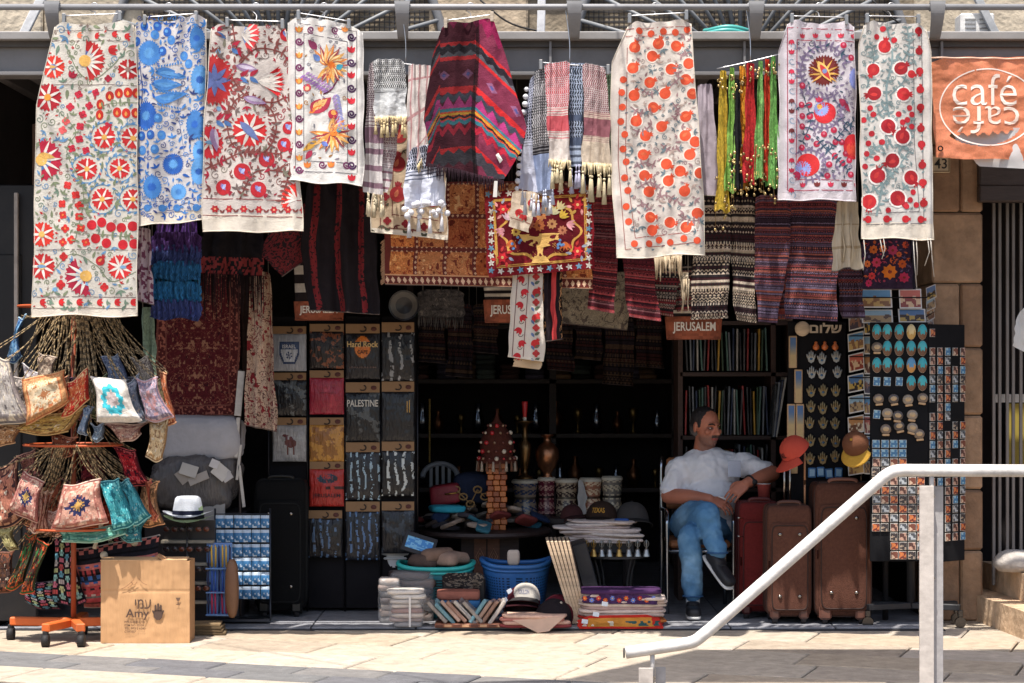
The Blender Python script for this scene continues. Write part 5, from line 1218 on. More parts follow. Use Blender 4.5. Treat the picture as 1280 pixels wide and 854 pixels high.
handbag("slate blue beaded handbag just behind the white medallion one",[(148,484),(172,468),(187,523),(160,524)],FYB+.02,[(120,126,140),(86,92,110),(150,150,160),(96,110,120),(170,160,150)],8,hk(116,H1,-.1))
handbag("lilac handbag with a dusty pink patch at the upper ring edge",[(170,474),(196,472),(216,521),(180,524)],FYB-.01,[(150,136,150),(120,110,130),(176,160,170),(186,140,140),(190,180,184)],9,hk(124,H1,-.1),motif=((176,130,130),(160,140,150)))
handbag("thin orange brown handbag side hanging outermost beside the carpet",[(200,462),(209,466),(219,526),(207,530)],FYB+.08,[(190,110,70),(150,80,56),(206,150,110),(130,70,50),CREAM],10,hk(130,H1,.0),thick=.02)
handbag("gold brocade handbag dangling low beside the grey sack",[(188,524),(214,520),(203,574),(182,570)],FYB+.06,[(206,180,140),(170,136,96),(220,200,166),(150,120,90),CREAM],11,hk(134,H1,.0))
handbag("small steel blue purse under the white medallion handbag",[(114,530),(131,530),(130,548),(116,548)],FYB+.05,[(110,126,140),(86,100,116),(140,150,160),(90,96,110),(170,170,170)],12,hk(108,H1,-.1))
handbag("narrow pale blue handbag between the red and white ones",[(102,504),(116,508),(110,542),(98,538)],FYB+.08,[(140,160,184),(110,130,160),(170,184,200),(100,116,140),CREAM],13,hk(100,H1,-.1))
handbag("dusty pink clutch lying flat under the slate blue handbag",[(130,530),(190,526),(176,542),(150,552)],FYB+.1,[(190,150,136),(150,110,100),(206,176,160),(140,96,90),CREAM],14,None,thick=.02)
for i, (q,y_,pal,lab) in enumerate((([(48,440),(72,446),(66,478),(44,474)],.1,[(170,150,130),(130,110,96),(190,170,150),(110,90,80),CREAM],"small taupe handbag high between chains above the tan one"),([(128,446),(150,442),(160,474),(134,476)],.12,[(120,134,156),(96,104,130),(150,160,176),(80,90,116),CREAM],"small denim blue handbag above the white medallion one"),([(164,448),(186,446),(196,474),(170,478)],.12,[(150,140,130),(110,100,96),(176,166,150),(96,84,80),CREAM],"small stone grey handbag above the lilac one"),([(-12,528),(28,532),(20,552),(-14,556)],.05,[(176,130,90),(130,90,60),(200,160,120),(110,76,56),CREAM],"caramel handbag lying under the pale grey speckled one"),([(60,540),(96,546),(92,566),(64,570)],.14,[(150,80,56),(110,56,44),(186,120,90),(90,46,40),CREAM],"russet handbag hidden behind the lower chains"))): handbag(lab,q,FYB+y_,pal,60+i,hk(74+i*14,H1,-.05),thick=.025)
ADJ=["ash","sand","clay","plum","moss","brick","smoke","wheat"]
for i in range(8):
 x=14+i*24;c=[(150,140,134),(200,180,150),(176,120,90),(130,90,110),(130,134,100),(160,76,60),(120,118,124),(206,186,140)][i];pal=[c,np.array(c)*.7,np.array(c)*1.15,np.array(c)*.55,CREAM]
 handbag(f"{ADJ[i]} coloured handbag crowded in behind the upper ring's front row",[(x,472+5*(i % 3)),(x+24,468+4*(i % 2)),(x+30,516+6*(i % 2)),(x-4,520)],FYB+.14+.03*(i % 2),pal,80+i,hk(60+i*11,H1,-.05),thick=.03)
 handbag(f"{ADJ[7 - i]} coloured handbag crowded in behind the lower ring's front row",[(x-6,600+5*(i % 3)),(x+16,596+6*(i % 2)),(x+22,650+5*(i % 2)),(x-12,654)],-.36+.03*(i % 2),[np.array(q)*np.array((1.05,.85,.8)) for q in pal],90+i,hk(66+i*8,H2,-.02),thick=.03)
Y2=-.55
handbag("brown and black floral handbag at the outer edge of the lower ring",[(-10,588),(22,572),(38,640),(-6,662)],Y2+.02,[(170,110,90),(110,70,60),(190,140,110),(60,40,44),CREAM],15,hk(64,H2,-.2))
handbag("pink handbag with navy diamond hanging tilted on the lower ring",[(30,588),(56,602),(46,652),(8,634)],Y2-.02,[(196,144,128),(170,110,100),(206,170,150),(150,90,84),CREAM],16,hk(70,H2,-.2),motif=(NAV,MUS))
for i in range(4): handbag(["first","second","third","fourth"][i]+" of four pink handbags seen edge on between the two diamond bags",[(44+i*5,612+i),(50+i*5,610+i),(46+i*5.4,664),(36+i*5.4,660)],Y2+.02*i,[(196,144,124),(150,90,76),(220,180,150),(120,70,60),CREAM],17+i,hk(74+i*2,H2,-.2),thick=.012)
handbag("large pink handbag with navy and gold diamond in the middle of the lower ring",[(80,606),(126,598),(134,652),(62,660)],Y2-.05,[(200,150,130),(180,120,104),(214,180,160),(160,100,90),CREAM],22,hk(96,H2,-.25),motif=(NAV,(206,160,90)))
handbag("bright turquoise brocade handbag beside the large diamond bag",[(126,602),(150,597),(168,652),(140,662)],Y2-.0,[TEAL,(50,130,140),(120,196,196),(40,110,124),(170,210,200)],23,hk(108,H2,-.2))
handbag("teal green handbag lying flat under the diamond bag",[(70,662),(150,656),(158,668),(78,678)],Y2+.03,[(110,170,150),(80,140,124),(150,190,170),(70,120,110),CREAM],24,None,thick=.02)
handbag("second turquoise handbag hanging behind the first towards the red one",[(148,602),(161,598),(190,644),(166,655)],Y2+.05,[(80,160,170),(56,130,140),(130,190,190),(40,110,124),CREAM],25,hk(114,H2,-.1))
handbag("red floral handbag hanging above the turquoise ones",[(138,556),(168,562),(190,602),(160,606)],Y2+.12,[(176,36,44),(110,24,34),(206,90,90),(60,20,30),(210,160,150)],26,hk(116,H2-40,.0))
handbag("rust orange handbag edge hanging outermost on the lower ring",[(178,598),(188,600),(197,645),(187,649)],Y2+.1,[RUST,(130,60,44),(200,120,90),(110,50,40),CREAM],27,hk(120,H2,.0),thick=.015)
handbag("olive gold brocade handbag hanging lowest by the door",[(-8,652),(18,658),(22,686),(4,682)],Y2+.04,[(160,150,100),(120,110,70),(190,176,130),(100,90,60),CREAM],28,hk(58,H2,-.1))
handbag("dark maroon brocade handbag in the gap between rings",[(96,566),(124,560),(132,596),(100,600)],Y2+.2,[(120,36,44),(80,24,34),(150,70,70),(60,20,30),CREAM],29,hk(104,H2-30,.1))
for i, (q,y_,pal,lab) in enumerate((([(20,570),(44,560),(56,596),(28,602)],.1,[(150,96,86),(110,66,62),(180,130,110),(80,50,50),CREAM],"plum brown handbag above the tilted pink one"),([(56,640),(76,634),(84,664),(54,668)],.1,[(206,160,140),(170,116,100),(220,186,166),(150,96,86),CREAM],"rose handbag tucked under the edge on stack"),([(150,640),(186,648),(176,676),(150,672)],.1,[(60,130,140),(40,100,110),(110,170,170),(36,84,96),CREAM],"deep teal handbag hanging below the turquoise ones"),([(-8,690),(18,688),(16,736),(-10,740)],.18,[(70,50,44),(50,36,34),(120,70,50),(90,60,44),CREAM],"dark chocolate handbag hanging low against the door"))): handbag(lab,q,Y2+y_,pal,70+i,hk(76+i*12,H2,-.05),thick=.025)
handbag("slim orange and green floral bottle bag hanging low",[(32,668),(48,666),(32,728),(8,736)],-.5,[(60,50,36),(40,34,30),(190,90,40),(60,110,60),(200,120,50)],31,hk(66,H3,-.1),border=((60,50,40),(190,90,50),(50,90,50)),chain=(120,90,60))
handbag("second slim floral bottle bag beside the first",[(46,672),(60,680),(44,738),(26,740)],-.53,[(70,44,36),(44,34,30),(200,80,40),(60,110,60),(206,130,60)],32,hk(70,H3,-.1),border=((70,50,40),(200,90,50),(50,90,50)),chain=(120,90,60))
def polka(u,v):
 nx, ny=4, 9;i=np.floor(u*nx);j=np.floor(v*ny+.5*(i % 2));fu=u*nx-i-.5;fv=(v*ny+.5*(i % 2))-j-.5;r=np.hypot(fu,fv*.95)
 pal=np.array([(206,120,140),(150,200,190),(196,206,150),(206,196,190),(110,170,190),(200,90,90)],float);c=np.tile(np.array((30,28,34.)),(len(u),1))
 k=((i*3+j*5) % 6).astype(int);c[r < .38]=pal[k][r < .38];c[(r < .24) & (np.abs(fu) > .05)] *= .72;return c
handbag("black tote printed with rows of coloured dots behind the cardboard box",[(66,674),(94,668),(108,752),(64,752)],-.32,[(30,28,34),(40,36,40),(60,50,60),(40,36,40)],33,hk(84,H3,-.1),cf=polka,chain=(200,190,170))
handbag("black dotted tote hanging lowest under the bottle bags",[(22,722),(70,728),(74,762),(30,752)],-.3,[(30,28,34),(40,36,40),(60,50,60),(40,36,40)],34,None,cf=polka)
TS=motif_rows([(206,120,110),(40,38,44),(214,200,186),(70,110,170),(190,80,80),(40,36,42)],11,9,6,.2)
t=handbag("striped canvas tote with cream rope handles standing behind the cardboard box",[(91,686),(200,668),(200,748),(104,758)],-.26,[(206,120,110),(40,38,44),(214,200,186),(60,50,60)],35,None,cf=TS,thick=.06)
m=MB((220,206,180))
for pts in ([(118,686),(124,664),(130,650),(146,640)],[(166,678),(160,660),(152,648),(150,640)]): m.tube(smooth_path([P(a,b,-.34) for a,b in pts],5),.012,8)
m.build("rope_handle","knit",t)
for i, (x,y) in enumerate(((130,694),(168,678))): m=MB((220,206,180));m.ball(P(x,y,-.35),.022,10,8);m.build("rope_knot","knit",t)
t2=handbag("black tote with dotted top edge behind the striped canvas tote",[(132,664),(166,656),(170,690),(136,692)],-.2,[(30,28,34),(40,36,40),(60,50,60),(40,36,40)],36,None,cf=polka)
BXY=-.50;bx0, bx1=P(126,0,BXY)[0], P(237,0,BXY)[0];bz=P(0,701,BXY)[2];bw=bx1-bx0;bxm=(bx0+bx1)/2;bd_=.2
box=thing("cardboard_box","brown cardboard box printed Amy with a hand symbol standing on the pavement","box",(bxm,BXY+bd_/2,0))
CB=(196,152,108)
def wavy(x0,z0,x1,z1,y,amp,nu=24,nv=20,dent=0):
 def fn(u,v):
  x=x0+(x1-x0)*u;z=z1+(z0-z1)*v
  d=amp*(fbm(u*4+dent,v*4)-.5)+.004*np.exp(-((v-.37)/.012) ** 2)+.003*np.abs(np.sin(u*55))*np.exp(-((v-.2)/.2) ** 2)*(u > .35)*(u < .85)
  return np.stack([x,np.full_like(x,y)+d,z],1)
 return fn
m=MB(CB);m.grid(wavy(bx0,0.002,bx1,bz,BXY,.012),70,60);m.build("front_wall","cardboard",box)
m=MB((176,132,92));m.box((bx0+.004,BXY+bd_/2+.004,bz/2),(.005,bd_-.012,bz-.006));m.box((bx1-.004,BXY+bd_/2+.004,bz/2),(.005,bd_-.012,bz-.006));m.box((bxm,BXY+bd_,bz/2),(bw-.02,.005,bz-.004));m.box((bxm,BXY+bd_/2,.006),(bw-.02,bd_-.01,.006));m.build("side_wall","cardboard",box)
for sgn, yy in ((1,BXY+.055),):
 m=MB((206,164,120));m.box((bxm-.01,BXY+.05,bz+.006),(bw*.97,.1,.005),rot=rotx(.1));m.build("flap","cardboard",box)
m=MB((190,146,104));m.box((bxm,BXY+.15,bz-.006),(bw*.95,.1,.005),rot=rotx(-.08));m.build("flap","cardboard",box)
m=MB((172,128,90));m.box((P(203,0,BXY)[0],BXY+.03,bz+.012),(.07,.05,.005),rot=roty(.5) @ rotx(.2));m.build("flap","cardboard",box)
INK=(84,64,54)
def onbox(x,y):
 c=P(x,y,BXY);return lambda q: np.stack([c[0]+q[:,0],np.full(len(q),BXY-.0085),c[2]+q[:,1]],1)
sB=S(BXY)
m=MB()
letter(m,"Amy",onbox(172,768),29/sB,14/sB,INK,.012);letter(m,"ימע",onbox(179,755),20/sB,12/sB,INK,.01)
for i, (tx,w) in enumerate((("POLISHERS LTD.",26),("ITEM NO. 02124",24),("TEL: 972 2 6283",26),("CTN 837",14))): letter(m,tx,onbox(156+w/2,777.5+i*4),w/sB,2.6/sB,INK,.01)
m.build("printed_lettering","paper",box)
m=MB(INK);hc=onbox(198,765)
def hshape(pts): return hc(np.array(pts)/sB)
m.poly(hshape([(-6,-2),(-5,-7),(-2,-10),(2,-10),(5,-7),(6,-2),(5,2),(-5,2)]))
for x, h in ((-3.3,8),(0,10),(3.3,8)): m.poly(hshape([(x-1.3,1),(x+1.3,1),(x+1.3,h),(x,h+1.4),(x-1.3,h)]))
for s_ in (-1,1): m.poly(hshape([(s_*5,-3),(s_*7.4,0),(s_*7.4,2.5),(s_*5.4,2)][::s_]))
m.build("hand_print","paper",box)
m=MB((110,84,66));gc=onbox(223,751);m.poly(gc(np.array([(-3,4),(3,4),(1.4,0),(-1.4,0)][::-1])/sB));m.poly(gc(np.array([(-.4,0),(.4,0),(.4,-4),(-.4,-4)][::-1])/sB));m.poly(gc(np.array([(-2.4,-4),(2.4,-4),(2.4,-5),(-2.4,-5)][::-1])/sB));m.build("fragile_print","paper",box)
m=MB((150,110,78))
for pts in ([(152,736),(158,733),(164,728),(168,724)],[(160,735),(166,730),(164,727),(168,731),(172,727)],[(174,722),(178,728),(184,731)]): m.tube(smooth_path([P(a,b,BXY) for a,b in pts],5)-np.array([0,.0085,0]),.0015,4)
m.build("scribble_marking","paper",box)
m=MB((52,48,50));x0, x1=P(186,0,.5)[0], P(302,0,.5)[0]
crate=thing("storage_crate","dark storage crate under the grey plastic sacks","crate",((x0+x1)/2,.55,FZ));m.box(((x0+x1)/2,.6,.31),(x1-x0,.5,.6),ch=.01);m.build("body","plastic",crate)
m=MB((60,56,58));m.box(((x0+x1)/2,.6,.63),(x1-x0+.03,.52,.04),ch=.008);m.build("rim","plastic",crate)
m=MB((176,174,178));p=P(249,548,.5);cushion(m,p,(.52,.3,.28),.5,noise=.1,n=60,m=36,seed=3,col=(176,174,178));m.build("plastic_sack","foam",label="plump pale grey plastic sack lying on top below the carpet",cat="sack")
t=thing("plastic_sack","dark grey plastic sack of papers under the pale one","sack",P(246,640,.45));m=MB((92,88,88));p=P(244,604,.47);cushion(m,p,(.52,.34,.35),.6,noise=.22,n=60,m=36,seed=7);m.build("sack_body","film",t)
for i, (x,y,w,h,a,c) in enumerate(((236,588,.1,.07,.3,(186,180,172)),(248,598,.12,.05,-.4,(170,160,150)),(276,590,.09,.08,.7,(196,190,182)),(268,580,.05,.05,.4,(206,200,196)),(228,596,.08,.06,.9,(150,140,130)),(284,596,.06,.05,-.6,(186,180,176)))):
 m=MB(c);m.box(P(x,y,.28),(w,.006,h),rot=roty(a) @ rotx(-.35));m.build("paper_sheet","paper",t)
m=MB((150,146,142));p=P(262,636,.3);m.box((p[0],.34,p[2]),(.17,.01,.16),rot=rotx(-.2),ch=.003);m.build("card_panel","paper",label="plain grey card leaning behind the white fedora",cat="card")
st_=thing("display_strip","white slotted display strip leaning upright beside the carpet","display strip",P(300,700,.42))
for (xa,ya,xb,yb,w) in ((302,464,297,520,.04),(298,522,295,572,.022),(301,556,296,600,.016),(299,582,305,634,.018)):
 a=np.array(P(xa,ya,.4));b=np.array(P(xb,yb,.4));m=MB((196,190,182));d=b-a;m.box((a+b)/2,(w,.012,np.linalg.norm(d)),rot=roty(math.atan2(d[0],d[2])),ch=.002);m.build("strip","white_paint",st_)
m=MB((70,60,56));m.cyl(P(300,462,.41),(P(300,462,.41)[0],.41,FZ),.008,n=6);m.build("rod","steel_paint",st_)
gx0, gx1, GYY=200, 266, .02
gr=thing("sunglasses_rack","dark wire rack holding rows of sunglasses beside the cardboard box","rack",P(233,775,GYY+.1))
xa, xb=P(gx0,0,GYY)[0], P(gx1,0,GYY)[0];zt=P(0,652,GYY)[2]
m=MB((40,36,38));m.box(((xa+xb)/2,GYY+.1,zt/2+.006),(xb-xa,.02,zt-.012));m.build("back_panel","plastic",gr)
for y in (672,700,724,748): m=MB((150,140,124));z=P(0,y+6,GYY)[2];m.box(((xa+xb)/2,GYY+.06,z),(xb-xa,.06,.016));m.build("shelf_bar","wood",gr)
m=MB((96,92,90));m.cyl(((xa+xb)/2,GYY+.03,.01),((xa+xb)/2,GYY+.03,zt),.006,n=6);m.build("upright","wire",gr)
def sunglasses(c,s,col,r_,k):
 t=thing("sunglasses",f"dark sunglasses in the {ORD(r_)} row under the fedora, {ORD(k)} from the cardboard box","sunglasses",c,"sunglasses on the wire rack")
 for sg in (-1,1):
  m=MB(col);m.ball((c[0]+sg*.024*s,c[1],c[2]+.02),(.02*s,.006,.017*s),14,6);m.build("lens","ceramic",t)
 m=MB((30,24,24));a=np.linspace(0,2*math.pi,19)[:-1]
 for sg in (-1,1): m.tube([(c[0]+sg*.024*s+.021*s*math.cos(q),c[1]-.002,c[2]+.02+.018*s*math.sin(q)) for q in a],.0028,5,closed=True)
 m.cyl((c[0]-.006,c[1]-.003,c[2]+.026),(c[0]+.006,c[1]-.003,c[2]+.026),.003,n=5)
 for sg in (-1,1): m.cyl((c[0]+sg*.046*s,c[1],c[2]+.026),(c[0]+sg*.04*s,c[1]+.05,c[2]+.02),.0028,n=5)
 m.build("frame","plastic",t)
for r_, y in enumerate((666,691,716,740)):
 for k in range(3): sunglasses(P(212+k*20.5+rng.uniform(-1,1),y,GYY),.95,[(70,34,26),(46,36,36),(96,48,30)][(r_+k) % 3],r_,k)
def fedora(label,c,col,band,crown=True,R_=.135):
 t=thing("fedora",label,"hat",c,"fedoras stacked on the sunglasses rack");m=MB(col)
 a=np.linspace(0,2*math.pi,49)[:-1]
 def fn(u,v):
  th=u*2*math.pi;r=.085+(R_-.085)*v;dip=.018*np.abs(np.cos(th)) ** 2*v*1.2-.012*np.abs(np.sin(th)) ** 3*v
  return np.stack([c[0]+r*np.cos(th)*1.06,c[1]+r*np.sin(th)*.94,c[2]+.008+dip],1)
 m.grid(fn,48,8);m.build("brim","cotton",t)
 if crown:
  m=MB(col);pr=[(.088,.008),(.086,.03),(.08,.07),(.073,.1),(.06,.112),(.03,.1),(.001,.094)];m.lathe(pr,c,28,sx=1.0,sy=.86);m.build("crown","cotton",t)
  m=MB(band);m.lathe([(.0895,.008),(.0885,.032)],c,28,sx=1.0,sy=.86);m.build("hat_band","heavy_fabric",t)
 return t
fc=P(236,655,.06)
fedora("pale green fedora brim under the white fedora",(fc[0],fc[1],zt+.004),(176,196,150),(40,40,44),True)
fedora("white straw fedora with navy band on top of the sunglasses rack",(fc[0]-.005,fc[1],zt+.03),(222,226,234),(28,32,52))
pt_=thing("pen_display","blue clear plastic holder of coloured pens beside the sunglasses","pen holder",P(272,775,-.02));PYY=-.0
for k, (y0,y1) in enumerate(((682,712),(712,742),(742,770))):
 a, b=P(257,y0,PYY), P(288,y1,PYY);m=MB((110,150,206));m.box(((a[0]+b[0])/2,PYY+.06,(a[2]+b[2])/2),(b[0]-a[0],.02,a[2]-b[2]));m.box(((a[0]+b[0])/2,PYY+.03,b[2]+.004),(b[0]-a[0],.06,.006));m.build("tray","plastic",pt_)
 for i in range(7):
  m=MB([(214,170,60),(60,100,190),(200,60,100)][k] if i % 3 else (40,44,80));x=a[0]+.012+i*(b[0]-a[0]-.02)/6
  m.cyl((x,PYY+.03,b[2]+.01),(x+rng.uniform(-.004,.004),PYY+.02,b[2]+.125),.0055,n=6);m.cyl((x,PYY+.02,b[2]+.125),(x,PYY+.02,b[2]+.14),.0055,.001,n=6);m.build("pen","plastic",pt_)
m=MB((120,150,200));p=P(272,690,PYY);m.box((p[0],PYY+.075,P(0,726,PYY)[2]),(.145,.008,.42));m.build("back_panel","plastic",pt_)
m=MB((120,86,62));p=P(290,735,-.04);cushion(m,p,(.075,.09,.34),.7,noise=.1,seed=9);m.build("leather_pouch","leather",label="brown leather pouch standing between pens and blue packets",cat="pouch")
m=MB((132,112,84));p=P(259,785,-.12)
for k in range(4): m.box((p[0]+rng.uniform(-.01,.01),-.1,.012+k*.016),(.2-k*.01,.16,.015),rot=rotz(rng.uniform(-.1,.1)),col=np.array((140,118,88))*rng.uniform(.7,1.05),ch=.003)
m.build("folded_mat","heavy_fabric",label="small brown folded mats on the pavement beside the box",cat="mat")
pr_=thing("packet_rack","upright wire rack of small blue packets in front of the dark doorway","rack",P(303,770,.25))
m=MB((70,74,84));xa, xb=P(268,0,.25)[0], P(337,0,.25)[0];z0_, z1_=FZ+.01, P(0,636,.25)[2]
for x in (xa,xb): m.cyl((x,.28,z0_),(x,.28,z1_),.006,n=6)
m.box(((xa+xb)/2,.3,z0_+.01),(xb-xa,.16,.014));m.build("frame","wire",pr_)
pk=None
for r_, y in enumerate((652,670,688,705,723,741)):
 m=MB((80,84,92));m.cyl((xa,.275,P(0,y-9,.25)[2]),(xb,.275,P(0,y-9,.25)[2]),.003,n=5);m.build("wire_rod","wire",pr_)
 for k in range(6):
  p=P(275+k*11.2,y,.25)
  if pk is None:
   m=MB((96,140,180));m.grid(lambda u,v: np.stack([p[0]+(u-.5)*.05,.25-.012*np.sin(math.pi*u)*np.sin(math.pi*v),p[2]+(.5-v)*.072],1),8,8,lambda u,v: np.where(((v < .25) | (vnoise(u*5,v*6) > .62))[:,None],np.array((190,206,222.)),np.array((70,124,172.))));m.box((p[0],.2515,p[2]),(.05,.002,.072),(60,110,150))
   pk=m.build("packet","film",label="blue foil packet, first row down and first from the pens on the wire rack",cat="packet",group="blue packets on the wire rack");pz=pk.location.copy();po=p
  else:
   o=pk.copy();COL.objects.link(o);o["label"]=f"blue foil packet, {ORD(r_)} row down and {ORD(k)} from the pens on the wire rack";o.location=pz+Vector((p[0]-po[0],rng.uniform(-.004,.004),p[2]-po[2]));o.rotation_euler=(rng.uniform(-.1,.1),0,rng.uniform(-.15,.15))
# ------------------------------------------------------------------ interior: shirt display, table, baskets, stacks
panel=thing("shirt_display","black grid panel on which the packed shirts hang","display panel",(P(430,0,.8)[0],.85,FZ))
xa, xb=P(336,0,.85)[0], P(522,0,.85)[0];zt=P(0,396,.85)[2]
m=MB((36,34,36));m.box(((xa+xb)/2,.87,zt/2+.02),(xb-xa,.03,zt-.04));m.build("board","dark_wall",panel)
for x in (xa,P(384.5,0,.84)[0],P(431,0,.84)[0],P(476,0,.84)[0],xb): m=MB((58,56,58));m.cyl((x,.84,.02),(x,.84,zt),.006,n=6);m.build("grid_bar","wire",panel)
def glare_streaks(c1,c2,f=26):  # streaks in the colour stand in for glare on the plastic film
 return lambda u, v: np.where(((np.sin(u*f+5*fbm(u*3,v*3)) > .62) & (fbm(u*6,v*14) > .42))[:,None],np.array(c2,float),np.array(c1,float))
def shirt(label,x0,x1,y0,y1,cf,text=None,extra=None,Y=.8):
 a, b=P(x0,y0,Y), P(x1,y1,Y);w, h=b[0]-a[0], a[2]-b[2];hd=.17
 t=thing("packed_shirt",label,"packed shirt",((a[0]+b[0])/2,Y,b[2]),"packed shirts hung on the grid panel")
 m=MB()
 def fn(u,v): return np.stack([a[0]+w*u,Y-.022*np.clip(np.sin(math.pi*u),0,1) ** .4*np.clip(np.sin(math.pi*v),0,1) ** .4-.006*fbm(u*5+a[0]*9,v*7+a[2]*5),a[2]-h*(hd+(1-hd)*v)],1)
 m.grid(fn,44,48,cf);m.box(((a[0]+b[0])/2,Y+.002,(a[2]+b[2])/2-h*hd/2),(w,.003,h*(1-hd)),(60,58,60));m.build("folded_shirt","film",t)
 m=MB((140,108,76));m.box(((a[0]+b[0])/2,Y-.006,a[2]-h*hd/2),(w*.99,.006,h*hd),ch=.001);m.build("header_card","paper",t)
 m=MB((50,38,34));cx, cz=a[0]+w*.5, a[2]-h*hd*.55;q=np.linspace(-2.4,1.2,10);m.tube([(cx+.02*math.cos(k),Y-.0115,cz+.016*math.sin(k)) for k in q],.004,5);m.build("hang_hook","paper",t);m=MB((86,46,40));m.ball((a[0]+w*.82,Y-.01,cz),(.018,.003,.014),12,5);m.build("header_print","paper",t)
 if text:
  m=MB()
  for tx, u, v, tw, th, c in text:
   letter(m,tx,lambda q,u=u,v=v: fn(np.clip(u+q[:,0],0,1),np.clip(v-q[:,1],0,1))-np.array([0,.003,0]),tw,th,c,.015)
  m.build("lettering","paper",t)
 return t
BLK=(38,37,40)
def israel(u,v):
 c=np.tile(np.array((160,162,170.)),(len(u),1));d=np.maximum(np.abs(u-.5)*1.0,0);s=(d < .3*np.clip(1-(v-.55)*1.6,.1,1)) & (v > .2) & (v < .82);i=(d < .25*np.clip(1-(v-.5)*1.7,.05,1)) & (v > .26) & (v < .76);c[s]=(50,66,100);c[i]=(186,190,200);c[i & (v < .42)]=(60,76,112);st=(np.hypot(u-.5,(v-.58)) < .1) & (np.sin(6*np.arctan2(v-.58,u-.5)) >-.3);c[st]=(54,70,104);return c
def camel(u,v):
 c=np.tile(np.array((166,164,164.)),(len(u),1));c *= (.85+.25*fbm(u*6,v*12))[:,None]
 body=((np.hypot((u-.55)/.16,(v-.5)/.12) < 1) | (np.hypot((u-.55)/.06,(v-.4)/.09) < 1) | ((np.abs(u-.4+(v-.5)*.15) < .035) & (v > .28) & (v < .55)) | (np.hypot((u-.37)/.07,(v-.29)/.04) < 1) | (((np.abs(u-.46) < .022) | (np.abs(u-.64) < .022)) & (v > .5) & (v < .82)));c[body]=(96,46,44);return c
def hardrock(u,v):
 c=np.tile(np.array((40,38,42.)),(len(u),1));d=np.hypot(u-.5,v-.3);c[d < .26]=(214,120,50);c[(d < .26) & (d > .235)]=(60,44,30);c[(np.abs(v-.24) < .055) & (np.abs(u-.5) < .47)]=(60,50,40);return c
def redprint(u,v):
 c=np.tile(np.array((176,50,44.)),(len(u),1));c[(np.hypot((u-.52)/.3,(v-.25)/.13) < 1) & (fbm(u*12,v*12) > .35)]=(36,44,60);c[(np.abs(v-.5) < .05) & (vnoise(u*16,v*4) > .4)]=(60,30,34);return c
def pattern(c1,c2,f,thr=.55): return lambda u, v: np.where((fbm(u*f,v*f*1.3+c1[0]) > thr)[:,None],np.array(c2,float),np.array(c1,float))
shirt("packed white shirt printed ISRAEL with a shield emblem",341,383,408,464,israel,[("ISRAEL",.5,.34,.4,.1,(214,216,222))])
shirt("packed black shirt below the white shield one",341,383,466,520,pattern(BLK,(92,96,98),5,.6))
shirt("packed white shirt printed with a brown camel",341,383,522,577,camel)
shirt("packed dark shirt with a rust flower print in the top row",387,430,405,461,pattern((44,38,38),(130,76,52),7,.58))
shirt("packed crimson red shirt in the second row",387,430,463,518,glare_streaks((158,44,62),(176,56,72),9),[("JERUSALEM",.5,.42,.4,.05,(120,30,40))])
shirt("packed golden mustard shirt in the third row",387,430,522,577,pattern((196,140,66),(150,100,50),6,.5))
shirt("packed brick red shirt with a dark hat print",387,430,577,633,redprint,[("JERUSALEM",.5,.72,.8,.13,(60,30,34))])
shirt("packed blue black wrinkled shirt at the bottom of its column beside the doorway",385,428,638,697,glare_streaks(BLK,(96,120,150),30))
shirt("packed black shirt printed Hard Rock Cafe on an orange disc",432,475,405,474,hardrock,[("Hard Rock",.5,.24,.9,.13,(226,190,130)),("CAFE",.5,.41,.3,.08,(60,34,26)),("JERUSALEM",.5,.75,.8,.05,(110,90,84))])
shirt("packed black shirt printed PALESTINE in white letters",432,475,478,552,pattern((36,36,38),(84,86,86),5,.62),[("PALESTINE",.5,.22,.9,.14,(206,200,190))])
shirt("packed black shirt with pale plastic glare stripes in the third row",432,475,553,625,glare_streaks((40,40,44),(160,184,196),32))
shirt("packed black shirt with bluish glare in the bottom row",432,475,627,700,glare_streaks((38,40,46),(96,126,166),34))
shirt("packed black shirt with curved glare in the top row near the shelves",477,518,403,476,glare_streaks(BLK,(150,150,152),20))
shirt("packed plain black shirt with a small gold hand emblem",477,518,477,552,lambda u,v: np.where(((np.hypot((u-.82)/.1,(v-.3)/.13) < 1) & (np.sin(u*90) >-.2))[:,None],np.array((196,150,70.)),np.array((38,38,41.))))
shirt("packed black shirt with broad white glare stripes",477,518,552,620,glare_streaks((36,36,38),(200,204,200),26))
shirt("packed dark shirt behind the white basket",477,518,627,692,pattern((36,36,40),(60,66,74),5,.6))
shelf=thing("wooden_shelving","dark wooden shelving at the back of the shop with dim glassware","shelves",(0.2,3.7,FZ))
for x in (-.75,.3,1.2): m=MB((60,48,44));m.box((x,3.8,1.35),(.05,.5,2.6));m.build("upright","wood",shelf)
for z in (.6,1.0,1.4,1.8,2.2,2.55): m=MB((64,52,46));m.box((.22,3.8,z),(1.95,.5,.03));m.build("shelf_board","wood",shelf)
